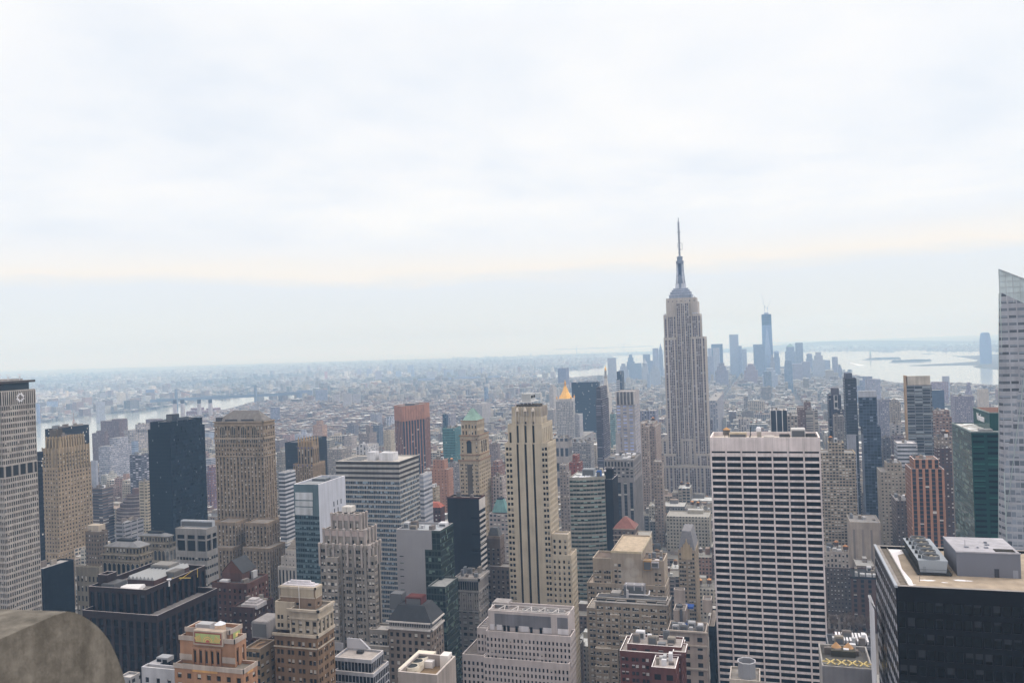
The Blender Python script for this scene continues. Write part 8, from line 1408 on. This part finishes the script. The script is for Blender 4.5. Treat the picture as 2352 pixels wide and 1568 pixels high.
# boat and wake
p = atZ(*D('A5', 708, 588), .6); q2 = atZ(*D('A5', 830, 616), .6); d = (q2-p).normalized(); nn_ = Vector((-d.y, d.x, 0)); B = Bld('ferry_boat', 'small white ferry trailing a wake in the harbour', 'boat', None, (p.x, p.y)); mb = MB()
hull = [p+nn_*0-d*14, p+nn_*5, p+nn_*5+d*34, p-nn_*5+d*34, p-nn_*5]
for i in range(5): j = (i+1) % 5; mb.face([(hull[i].x, hull[i].y, .6), (hull[j].x, hull[j].y, .6), (hull[j].x, hull[j].y, 5), (hull[i].x, hull[i].y, 5)])
mb.face([(h.x, h.y, 5) for h in hull]); B.part('hull', mb, wall('#e3e6ea', 1)); mb = MB(); c = p+d*14; mb.lathe(c.x, c.y, [(6, 5), (5, 11), (0, 11.5)], 4); B.part('cabin', mb, wall('#c9ced6', 1)); mb = MB(); e = p+d*35; mb.face([(e.x-nn_.x*4, e.y-nn_.y*4, .7), (q2.x-nn_.x*26, q2.y-nn_.y*26, .7), (q2.x+nn_.x*26, q2.y+nn_.y*26, .7), (e.x+nn_.x*4, e.y+nn_.y*4, .7)]); tag(mb.build('boat_wake', wall('#dfe6ea', 1)), None, None, None, 'structure')
# hills beyond the harbour: ridge heights follow the skyline
def hills(name, pts, dist, dpt, m, seed):
    r = random.Random(seed); mb = MB(); rows = []
    for c, x, y in pts:
        dx, dy = D(c, x, y); rv = ray(dx, dy); top = O+rv*(dist/math.hypot(rv.x, rv.y)); u = Vector((rv.x, rv.y, 0)).normalized(); rows.append([(top.x-u.x*dpt, top.y-u.y*dpt, -.5), (top.x-u.x*dpt*.62, top.y-u.y*dpt*.62, max(top.z, 5)*r.uniform(.3, .5)), (top.x-u.x*dpt*.3, top.y-u.y*dpt*.3, max(top.z, 6)*r.uniform(.65, .85)), (top.x, top.y, max(top.z, 8)), (top.x+u.x*dpt, top.y+u.y*dpt, -.5)])
    for a, b in zip(rows, rows[1:]):
        for i in range(4): mb.face([a[i], b[i], b[i+1], a[i+1]])
    o = mb.build(name, m, smooth=True); tag(o, None, None, None, 'structure')
hm = wall('#4f5450', .9, amt=.3)
hills('hills', [('A4', 900, 500), ('A4', 1000, 480), ('A4', 1160, 462), ('A4', 1400, 440), ('A4', 1620, 432), ('A5', 0, 426), ('A5', 200, 408), ('A5', 420, 392), ('A5', 620, 385), ('A5', 880, 382), ('A5', 1200, 380), ('A5', 1500, 383), ('A5', 1800, 386), ('A5', 2100, 384), ('A5', 2400, 384)], 16500, 2300, hm, 1)
hills('hills', [('A3', 1300, 90), ('A3', 1420, 62), ('A3', 1560, 58), ('A3', 1700, 72), ('A4', 100, 512), ('A4', 400, 505), ('A4', 600, 500)], 17500, 1200, hm, 2)
mb = MB()
for k in range(420):
    x, y = (rr.uniform(300, 900), rr.uniform(430, 470)) if k < 160 else (rr.uniform(1150, 2300), rr.uniform(440, 478)); p = O+ray(*D('A5', x, y))*rr.uniform(14300, 15500)
    s = rr.uniform(10, 40); z = max(p.z, 2); mb.box(p.x, p.x+s*2, p.y, p.y+s, 0, z+rr.uniform(6, 18), col=rr.choice([(.7, .7, .72), (.5, .5, .5), (.35, .33, .33)]), ct=(.75, .76, .8))
tag(mb.build('hillside_town', winmat('x', attr=True)), 'specks of distant houses and white tanks on the far shore below the hills', 'houses', None, 'stuff')
# ---------------------------------------------------------------- suspension bridges
def bridge(label, t1, t2, ends, yd, dist, ht, col, tw=7, wid=18):
    P = []
    for px in (ends[0], t1, t2, ends[1]):
        r = ray(px, yd+ (1176-px)*.0358); P.append(O+r*(dist/math.hypot(r.x, r.y)))
    zd = P[1].z; B = Bld('suspension_bridge', label, 'bridge', None, (P[1].x, P[1].y)); m = metal(col, .7, .1); u = (P[2]-P[1]); u.z = 0; u.normalize(); v = Vector((-u.y, u.x, 0)); mb = MB()
    zdk = max(zd, 35); E0 = P[1]-u*((P[1]-P[0]).length); E1 = P[2]+u*((P[3]-P[2]).length)
    mb.beam((E0.x, E0.y, zdk), (E1.x, E1.y, zdk), wid*.55, 0, 4); n = 24
    for k in range(n+1): q = E0+(E1-E0)*(k/n); mb.beam((q.x, q.y, zdk-7), (q.x, q.y, zdk+6), 1.2)
    B.part('deck', mb, m)
    for Pt in (P[1], P[2]):
        mb = MB()
        for s in (-1, 1): a = Pt+v*wid*s; mb.beam((a.x, a.y, 0), (a.x-v.x*s*3, a.y-v.y*s*3, ht), tw)
        for z in (ht-6, ht*.72, zdk-6): a, b_ = Pt+v*wid, Pt-v*wid; mb.beam((a.x, a.y, z), (b_.x, b_.y, z), tw*.6)
        B.part('tower', mb, m)
    for s in (-1, 1):
        mb = MB(); prev = None; pts = []
        for k in range(9): f = k/8; q = E0+(P[1]-E0)*f; pts.append((q, zdk+(ht-zdk)*f**1.6))
        for k in range(17): f = k/16; q = P[1]+(P[2]-P[1])*f; pts.append((q, zdk+8+(ht-zdk-8)*(2*f-1)**2))
        for k in range(9): f = k/8; q = P[2]+(E1-P[2])*f; pts.append((q, ht-(ht-zdk)*f**.6))
        for q, z in pts:
            q = q+v*wid*s; c_ = (q.x, q.y, z)
            if prev: mb.beam(prev, c_, 1.2)
            prev = c_
        B.part('cable', mb, m)
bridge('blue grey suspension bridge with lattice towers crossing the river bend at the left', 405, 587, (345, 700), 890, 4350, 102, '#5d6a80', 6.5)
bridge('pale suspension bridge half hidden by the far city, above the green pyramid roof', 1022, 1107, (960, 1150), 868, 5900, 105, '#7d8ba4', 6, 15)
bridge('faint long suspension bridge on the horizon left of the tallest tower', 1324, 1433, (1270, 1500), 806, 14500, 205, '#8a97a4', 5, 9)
# power station with four stacks
p = atZ(*D('A1', 1770, 650), 0); q2 = atZ(*D('A1', 2045, 650), 0); B = Bld('power_station', 'red brick power station with four pale dark topped stacks beside the river', 'power station', None, (p.x, p.y)); zt = Zof(D('A1', 0, 572)[1], p.x, p.y); x0, x1 = sorted((p.x, q2.x)); y0 = min(p.y, q2.y); mb = MB(); mb.box(x0, x1, y0, y0+60, 0, zt, 0, 1); mb.box(x0+15, x0+50, y0+10, y0+50, zt, zt+12, 0, 1); mb.box(x1-60, x1-20, y0+10, y0+50, zt, zt+10, 0, 1); B.part('boiler_house', mb, [winmat('#7f4f50', '#a3a0a8', 8, 14, .35, .65, .2, .8, 0), wall('#9a8f90')])
for px, pt in ((1647, 468), (1720, 465), (1877, 465), (1982, 463)):
    r_ = ray(*D('A1', px, 600)); X = O+r_*(3300/math.hypot(r_.x, r_.y)); z1 = Zof(D('A1', 0, pt)[1], X.x, X.y); mb = MB(); mb.lathe(X.x, X.y, [(8.5, 0), (7, z1*.86)], 10); mb.lathe(X.x, X.y, [(7, z1*.86), (6.6, z1), (0, z1)], 10, 1); B.part('smoke_stack', mb, [wall('#b3aeb0'), wall('#34323c', 1)])
# port cranes
for i, px in enumerate((1718, 1748, 1822, 1850, 1885)):
    p = atZ(*D('A3', px, 188), 0); mb = MB(); 
    for s in (-12, 12): mb.beam((p.x+s, p.y, 0), (p.x+s, p.y, 50), 2.2)
    mb.beam((p.x-30, p.y, 48), (p.x+40, p.y, 52), 2.2); mb.beam((p.x, p.y, 50), (p.x+6, p.y, 80), 2); mb.beam((p.x+6, p.y, 80), (p.x+40, p.y, 110), 1.6)
    o = mb.build('port_crane', metal('#b08a8c', .6, .1), None, (p.x, p.y, 0)); tag(o, ['port crane', 'port crane', 'port crane', 'port crane', 'port crane'][i]+' with raised boom on the far harbour edge', 'crane', 'port cranes on the far harbour edge')
# ---------------------------------------------------------------- ordinary blocks
WC = [(.30, .26, .22), (.36, .31, .26), (.24, .20, .18), (.19, .13, .115), (.25, .16, .135), (.40, .37, .33), (.33, .32, .31), (.20, .19, .19), (.45, .41, .36), (.28, .24, .23), (.155, .12, .115), (.42, .36, .30)]
WN = ['tan', 'sandy', 'brown', 'dark red brick', 'red brick', 'pale stone', 'grey', 'dark grey', 'cream', 'mushroom brown', 'sooty brown', 'buff']
RC = [(.08, .08, .085), (.20, .19, .18), (.34, .33, .32), (.44, .44, .45), (.62, .64, .67), (.26, .20, .17)]
RN = ['black', 'grey', 'light grey', 'silver', 'snowy white', 'brown']
FW_ = winmat('fill', '#22252a', 3.3, 3.6, .25, .74, .25, .75, .2, '#9a978e', attr=True)
FW2 = winmat('fill2', '#2a2e35', 5.2, 4.0, .14, .86, .2, .8, .15, '#9a978e', attr=True)
m, t, bs_ = newmat('plain_paint'); at = nd(t, 'ShaderNodeAttribute'); at.attribute_name = 'paint'; t.links.new(dirt(t, at.outputs['Color'], .2, 0, .3), bs_.inputs['Base Color']); bs_.inputs['Roughness'].default_value = .9; PP = m
SHORE_R = 1500
def inwater(x, y): return pip(x, y, RIV) or pip(x, y, BAY)
def blocks(x, y, h):
    k = CH/(CH-h); return h < 200 and inwater(x*k, y*k)
def tall(x, y, r):
    if y < 1700: return r.choice([28, 38, 46, 55, 62, 40, 50]) * r.uniform(.8, 1.15)
    if y < 2800: return r.choice([18, 24, 32, 40, 26]) * r.uniform(.8, 1.2) * (1.6 if r.random() < .06 else 1)
    if x < -900 and y < 4600: return r.choice([15, 18, 18, 20, 45]) * r.uniform(.8, 1.2)
    h = r.choice([14, 16, 18, 22, 26]) * r.uniform(.85, 1.2)
    if r.random() < .03: h *= 2.2
    return h
cand = []; r = random.Random(42); AVX = [-2330, -2130, -1930, -1730, -1530, -1330, -1100, -890, -715, -570, -445, -310, -175, 106, 380, 625, 870, 1110, 1350, 1590]
Y = 540
while Y < 5600:
    for ai in range(len(AVX)-1):
        xa, xb = AVX[ai]+13, AVX[ai+1]-13
        for row in (0, 1):
            x = xa
            while x < xb-6:
                wd = min(r.choice([8, 12, 16, 20, 25, 32, 45] if Y < 2600 else [8, 14, 20, 26, 40]), xb-x); y0 = Y+row*31; d_ = 30 if r.random() < .7 else 24
                a, bx = x, x+wd-.6; x += wd
                cxm, cym = (a+bx)/2, y0+15
                if a < -1.2*y0-60 or bx > .275*y0+60: continue
                if inwater(cxm, cym) or not clear(a, bx, y0, y0+d_, 1.0): continue
                if 590 < cym < 765 and -30 < cxm < 260: continue
                h = tall(cxm, cym, r)
                if cym < 700: h = min(h, 40)
                if cxm > 60 and cym < 1000: h = min(h, 60)
                if -60 < cxm < 230 and cym < 770: h = min(h, 30)
                wi_ = r.randrange(len(WC))
                if cxm < -880 and 1900 < cym < 3300: wi_ = r.choice([3, 4, 3, 10]); h = r.choice([36, 40, 20])
                if blocks(cxm, y0, h): continue
                cand.append((a, bx, y0, y0+d_, h, wi_, r.choice([0, 0, 1, 1, 1, 2, 2, 3, 4, 5]), r.random()))
    Y += 80.4
hb = []
for nm, x0, x1, y0, y1, z in HERO:
    ps = [proj(Vector((x, y, zz_))) for x in (x0, x1) for y in (y0, y1) for zz_ in (0, z)]
    hb.append((min(p[0] for p in ps), max(p[0] for p in ps), min(p[1] for p in ps), y0, nm, (x0+x1)/2))
def score(c):
    a, bx, y0, y1, h, wi, ri, s = c; px, py = proj(Vector(((a+bx)/2, y0, h))); dd = depth((a+bx)/2, y0, h)
    if not (0 < px < 2352 and py < 1568): return 0, px, py
    vis = 1.0
    for k in (.15, .5, .85):
        qx, qy = proj(Vector((a+(bx-a)*k, y0, h)))
        if any(q[3] < y0 and q[0] < qx < q[1] and q[2] < qy for q in hb): vis -= .33
    return vis*(bx-a)*(18+.3*h)/dd**2, px, py
sc = [(score(c), c) for c in cand]; sc.sort(key=lambda t_: -t_[0][0]); NI = 200
stuffb = MB(); seen = {}
def blockmesh(mb, c, rnd, detail):
    a, bx, y0, y1, h, wi, ri, s = c; k = .85+.3*rnd.random(); col = tuple(v*k*1.1 for v in WC[wi]); rc = RC[ri]; wm_ = 0 if s < .6 else 2
    par = .9 if detail else 0
    P = [(a, y0), (bx, y0), (bx, y1), (a, y1)]
    for i in range(4): mb.wq(P[i], P[(i+1) % 4], 0, h, wm_, col=col)
    if par:
        I = [(a+.5, y0+.5), (bx-.5, y0+.5), (bx-.5, y1-.5), (a+.5, y1-.5)]
        for i in range(4):
            j = (i+1) % 4; mb.face([(*P[i], h), (*P[j], h), (*I[j], h), (*I[i], h)], 1, None, (.5, .49, .47)); mb.face([(*I[j], h-par), (*I[i], h-par), (*I[i], h), (*I[j], h)], 1, None, col)
        mb.flat(I, h-par, 1, rc)
    else: mb.flat(P, h, 1, rc)
    if bx-a > 9:
        w_ = rnd.uniform(.2, .4)*(bx-a); x = rnd.uniform(a+1, bx-w_-1); mb.box(x, x+w_, y1-10, y1-2, h-par, h+rnd.uniform(2.5, 5), 1, col=tuple(v*.9 for v in col), ct=RC[rnd.randrange(6)], blank=True)
        if rnd.random() < .5: x = rnd.uniform(a+1.5, bx-4); mb.box(x, x+2.5, y0+3, y0+6, h-par, h+rnd.uniform(.8, 2), 1, col=(.55, .56, .58), blank=True)
def label_for(c, px, py, tank, bulk):
    a, bx, y0, y1, h, wi, ri, s = c; left = None; right = None
    for q in hb:
        mx = (q[0]+q[1])/2
        if len(q[4]) > 34 or not (-40 < mx < 2390): continue
        if mx < px and (left is None or mx > left[0]): left = (mx, q[4])
        if mx >= px and (right is None or mx < right[0]): right = (mx, q[4])
    size = 'narrow' if bx-a < 11 else 'wide' if bx-a > 30 else ''; hh = 'tall ' if h > 50 else 'low ' if h < 22 else ''
    opts = [f"{size} {hh}{WN[wi]} block, {RN[ri]} roof{tank}".strip()]
    b1_ = opts[0]; 
    for t_ in ((f"{b1_}, left of the {right[1]}" if right else None), (f"{b1_}, right of the {left[1]}" if left else None), (f"{b1_} between the {left[1]} and {right[1]}" if left and right else None)):
        if t_ and t_ not in seen and len(t_.split()) <= 16: seen[t_] = 1; return t_, None
    for w_ in ('plain', 'farther', 'nearer', 'smaller', 'plainer'):
        t_ = f"{w_} {b1_}, left of the {right[1] if right else left[1]}"
        if t_ not in seen and len(t_.split()) <= 16: seen[t_] = 1; return t_, None
    t_ = b1_; return t_, f"{b1_} alike among the rooftops"
for i, ((v, px, py), c) in enumerate(sc):
    if v <= 0 and i > NI:
        if random.Random(i).random() < .75 or c[2] > 5600: blockmesh(stuffb, c, random.Random(i), False)
        continue
    rn = random.Random(i*7+1)
    if i < NI:
        mb = MB(); blockmesh(mb, c, rn, True); a, bx, y0, y1, h = c[:5]; cx, cy_ = (a+bx)/2, (y0+y1)/2; hastank = c[7] > .35 and bx-a > 9 and y0 < 2400
        rc_ = rn.choice([('#c98d4a', 'tan'), ('#a9a9a8', 'pale'), ('#8d6a44', 'brown')])
        o = mb.build('city_block', [FW_, PP, FW2], None, (cx, cy_, 0)); lb, gpn = label_for(c, px, py, f', {rc_[1]} tank' if hastank else '', 0); tag(o, lb, 'building', gpn or 'ordinary blocks between the towers')
        if hastank:
            for k in range(1 if rn.random() < .6 else 2):
                x, y, z = rn.uniform(a+3, bx-3), rn.uniform(y0+5, y1-12), h-.9; R_ = rn.uniform(1.7, 2.3); tb = MB()
                for q in range(4): tb.beam((x+R_*.7*math.cos(q*1.57), y+R_*.7*math.sin(q*1.57), z), (x+R_*.7*math.cos(q*1.57), y+R_*.7*math.sin(q*1.57), z+3), .18)
                tb.lathe(x, y, [(0, z+3), (R_, z+3), (R_*.95, z+6.8)], 10); tb.lathe(x, y, [(R_*1.1, z+6.8), (0, z+8.4)], 10, 1); tb.build('water_tank', [wall('#5e4a3a', 1), wall(rc_[0], 1)], o, (cx, cy_, 0)).location = (0, 0, 0)
    else: blockmesh(stuffb, c, rn, c[2] < 1500)
tag(stuffb.build('city_blocks', [FW_, PP, FW2]), 'mass of low rooftops and blocks filling the city between the towers', 'buildings', None, 'stuff')
# the sea of small houses across the river, and the lower east side
mb = MB(); r = random.Random(77); n = 0; trees = MB()
while n < 38000:
    ang = r.uniform(-.90, .30); dist = 2300*math.exp(r.random()**.85*2.05); x, y = dist*math.sin(ang), dist*math.cos(ang)
    if y < 1500 or inwater(x, y) or pip(x, y, SEA): n += 1; continue
    man = (y < 5600 and x > -2330)
    if man: n += 1; continue
    n += 1; s = r.uniform(8, 22)*(1+dist/14000); d_ = s*r.uniform(.6, 1.6); h = r.uniform(8, 15)+(r.random() < .05)*r.uniform(10, 30); q = r.random()
    if q < .013: h = r.uniform(35, 60); s = r.uniform(18, 30); d_ = r.uniform(18, 40)
    if dist < 5500 and q < .05: h = r.uniform(35, 60); s, d_ = 25, 45
    if blocks(x, y, h): continue
    nz = noise.noise(Vector((x/1100, y/1100, 0)))+.5*noise.noise(Vector((x/350, y/350, 3))); col = r.choice(WC); k = r.uniform(.7, 1.2)*(1+.9*nz); col = tuple(v*k for v in col); mb.box(x, x+s, y, y+d_, 0, h, col=col, ct=r.choice([(.75, .77, .8), (.6, .62, .65)]) if r.random() < .38+.5*nz else r.choice([(.3, .3, .31), (.12, .12, .13), (.2, .18, .17)]))
    if q > .8:
        x += r.uniform(-60, 60); y += r.uniform(-60, 60); R_ = r.uniform(8, 20); trees.lathe(x, y, [(R_, 0), (R_*.8, 9), (0, 13)], 4)
tag(mb.build('far_city', winmat('far', '#3a3f48', 4.0, 3.6, .3, .7, .3, .7, .2, attr=True)), 'hazy carpet of small houses and white roofs across the river', 'houses', None, 'stuff')
tag(trees.build('far_trees', wall('#54504e', 1)), 'brown bare street trees among the far houses', 'trees', None, 'stuff')
# brick housing between the river and the orange apartment tower
# ---------------------------------------------------------------- bare trees in the park, cars
bark = wall('#6b5a4a', 1.1)
def bare_tree(x, y, h, seed, lab, grp):
    r = random.Random(seed); B = Bld('bare_tree', lab, 'tree', grp, (x, y)); tb = MB(); cb_ = MB(); tb.lathe(x, y, [(.42, 0), (.3, h*.3), (.22, h*.36)], 7)
    def grow(p, d, l, rad, k):
        q = p+d*l; (tb if k < 1 else cb_).beam(tuple(p), tuple(q), rad, 0, 4 if k < 2 else 3)
        if k >= 5: return
        for _ in range(3 if k < 4 else 2):
            nd_ = (d+Vector((r.uniform(-.75, .75), r.uniform(-.75, .75), r.uniform(-.1, .55)))).normalized(); grow(p+d*l*r.uniform(.75, 1), nd_, l*r.uniform(.62, .82), max(rad*.62, .11), k+1)
    for _ in range(3): grow(Vector((x, y, h*.3)), Vector((r.uniform(-.5, .5), r.uniform(-.5, .5), 1)).normalized(), h*.2, .17, 0)
    B.part('trunk', tb, bark); B.part('crown', cb_, bark); return B
tl = ['bare tree at the foot of the brown hotel, leftmost of the park row', 'bare tree second from the left in the park row', 'bare tree in the middle of the park row, before the brown hotel', 'bare tree fourth from the left in the park row', 'bare tree before the terracotta arched block, fifth in the park row', 'bare tree sixth from the left in the park row', 'bare tree at the right end of the park row by the white fin tower', 'small bare tree standing in front of the park row on the left', 'small bare tree in front of the park row at its middle', 'small bare tree in front of the park row on the right']
for i in range(10):
    px = 500+62*i if i < 7 else 540+140*(i-7); yy = 758-(i % 3)*8 if i < 7 else 738; X = Xof(D('L5', px, 1000)[0], yy, 5); bare_tree(X, yy, 24 if i < 7 else 15, 60+i, tl[i], 'bare trees in the park')
cl_ = [('#a03a32', 'red'), ('#c9a23a', 'yellow'), ('#d9dadc', 'white'), ('#2b2d31', 'black'), ('#8f949a', 'silver')]
for i, (c_, nm_) in enumerate(cl_):
    yy = 764.5; X = Xof(D('L5', 580+52*i, 1080)[0], yy, 1); B = Bld('parked_car', nm_+' car on the street below the park trees', 'car', 'cars on the street beside the park', (X, yy)); mb = MB()
    pr = [(-2.2, .35), (2.2, .35), (2.25, .8), (1.2, .95), (.7, 1.45), (-1.2, 1.45), (-1.8, .95), (-2.25, .85)]
    mb.face([(X+a, yy-.85, z) for a, z in pr]); mb.face([(X+a, yy+.85, z) for a, z in pr][::-1])
    for k in range(8): (a, z), (a2, z2) = pr[k], pr[(k+1) % 8]; mb.face([(X+a, yy+.85, z), (X+a2, yy+.85, z2), (X+a2, yy-.85, z2), (X+a, yy-.85, z)])
    B.part('body', mb, metal(c_, .3, .2)); mb = MB(); mb.box(X-1.1, X+.75, yy-.87, yy-.855, .98, 1.36, blank=True); B.part('side_window', mb, glass('#15181c', 0))
    for wx in (-1.4, 1.4): mb = MB(); mb.beam((X+wx, yy-.9, .35), (X+wx, yy-.7, .35), .35, 0, 10); B.part('wheel', mb, wall('#17181a', 1))
# ---------------------------------------------------------------- rounded stone parapet, bottom left, by the camera
zt = CH-1.25; A_ = atZ(*D('L1', 0, 1150), zt); B_ = atZ(*D('L1', 575, 900), zt); u = (B_-A_); u.z = 0; u.normalize(); n_ = Vector((-u.y, u.x, 0)); n_ = n_ if n_.dot(FW) > 0 else -n_
def onp(px, py): rv = ray(*D('L1', px, py)); k = (A_-O).dot(n_)/rv.dot(n_); return O+rv*k
prof = [A_-u*3.0+Vector((0, 0, 0)), A_, B_-u*.04] + [onp(px, py) for px, py in ((640, 892), (700, 900), (780, 935), (850, 978), (920, 1035), (980, 1100), (1030, 1170), (1070, 1250), (1110, 1340), (1145, 1440), (1180, 1560))]
e = prof[-1]; prof += [e+u*.12-Vector((0, 0, .4)), e+u*.15-Vector((0, 0, 2.5)), prof[0]-Vector((0, 0, 4.0))]
bm_ = MB(); th = .62; back = [p+n_*th+Vector((0, 0, 0)) for p in prof]; nP = len(prof); bm_.face([tuple(p) for p in prof[::-1]]); bm_.face([tuple(p) for p in back])
for i in range(nP): j = (i+1) % nP; bm_.face([tuple(prof[i]), tuple(prof[j]), tuple(back[j]), tuple(back[i])])
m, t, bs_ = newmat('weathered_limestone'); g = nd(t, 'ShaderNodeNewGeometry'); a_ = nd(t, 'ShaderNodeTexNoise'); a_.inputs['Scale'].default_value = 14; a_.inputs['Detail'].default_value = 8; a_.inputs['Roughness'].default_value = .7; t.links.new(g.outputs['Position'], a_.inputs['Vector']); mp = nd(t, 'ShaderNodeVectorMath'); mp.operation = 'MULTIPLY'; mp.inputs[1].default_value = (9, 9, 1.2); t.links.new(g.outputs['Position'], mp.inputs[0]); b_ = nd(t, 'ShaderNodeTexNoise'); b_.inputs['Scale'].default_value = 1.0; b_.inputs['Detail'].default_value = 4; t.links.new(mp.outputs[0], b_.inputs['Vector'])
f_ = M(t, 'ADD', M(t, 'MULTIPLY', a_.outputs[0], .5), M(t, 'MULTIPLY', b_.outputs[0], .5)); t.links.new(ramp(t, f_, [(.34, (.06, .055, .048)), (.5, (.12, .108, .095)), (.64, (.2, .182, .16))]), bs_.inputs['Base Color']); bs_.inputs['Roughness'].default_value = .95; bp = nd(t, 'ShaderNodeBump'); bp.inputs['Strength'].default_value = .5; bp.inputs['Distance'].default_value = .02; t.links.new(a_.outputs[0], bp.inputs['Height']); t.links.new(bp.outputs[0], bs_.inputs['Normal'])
o = bm_.build('stone_parapet', m, None, tuple(A_)); tag(o, 'rounded weathered limestone parapet close to the camera in the bottom left corner', 'parapet'); bv = o.modifiers.new('bevel', 'BEVEL'); bv.width = .035; bv.segments = 3; bv.limit_method = 'ANGLE'; bv.angle_limit = .6
mb = MB(); mb.box(-48, 1.2, -40, 1.6, 0, CH-2.0); tw_ = mb.build('limestone_tower', wall('#8f8678'), None, (-23, -19, 0)); tag(tw_, 'limestone tower under the camera that carries the rounded stone parapet', 'building')
# ---------------------------------------------------------------- steam
def steam(px, py, crop, Yd, s, lab, seed):
    P = atY(*D(crop, px, py), Yd); r = random.Random(seed); mb = MB(); B0 = (P.x, P.y, P.z)
    bmn = [(0, 0, 0, s)] + [(r.uniform(-1, 1)*s*1.2, r.uniform(-.4, .4)*s, (k*.55)*s-.6*s, s*r.uniform(.45, .8)) for k in range(5)]
    for dx, dy, dz, R_ in bmn: mb.lathe(P.x+dx, P.y+dy, [(0, P.z+dz-R_)]+[(R_*math.sin(math.pi*k/6), P.z+dz-R_*math.cos(math.pi*k/6)) for k in range(1, 6)]+[(0, P.z+dz+R_)], 10)
    m, t, b = newmat('steam'); t.nodes.remove(b); v = nd(t, 'ShaderNodeVolumePrincipled'); v.inputs['Color'].default_value = (.95, .95, .97, 1); v.inputs['Density'].default_value = .04/s*2.0; t.links.new(v.outputs[0], t.nodes['Material Output'].inputs['Volume']); o = mb.build('steam', m, None, B0); tag(o, lab, 'steam')
steam(1630, 415, 'L1', 395, 4.2, 'small white steam puff rising from the dark granite block roof', 1); steam(530, 560, 'L4', 396, 4.0, 'thin steam drifting over the exhaust pipes of the wide beige block', 2)
# ---------------------------------------------------------------- haze
top = max(o.matrix_world.translation.z for o in bpy.data.objects); m, t, b = newmat('haze'); t.nodes.remove(b); v = nd(t, 'ShaderNodeVolumePrincipled'); v.inputs['Color'].default_value = HAZEC; v.inputs['Absorption Color'].default_value = (.8, .8, .8, 1); v.inputs['Density'].default_value = HAZED; v.inputs['Anisotropy'].default_value = 0.0; t.links.new(v.outputs[0], t.nodes['Material Output'].inputs['Volume'])
mb = MB(); mb.box(-33000, 33000, -900, 33000, -1.5, 475, bottom=True); o = mb.build('haze', m); tag(o, None, None, None, 'stuff')
H_ = [h for h in HERO]; bad = 0
for i in range(len(H_)):
    for j in range(i):
        a, b = H_[i], H_[j]
        if a[0] != b[0] and a[1] < b[2]-1 and b[1] < a[2]-1 and a[3] < b[4]-1 and b[3] < a[4]-1: bad += 1; print('OVERLAP', a[0], [round(v) for v in a[1:]], '|', b[0], [round(v) for v in b[1:]])
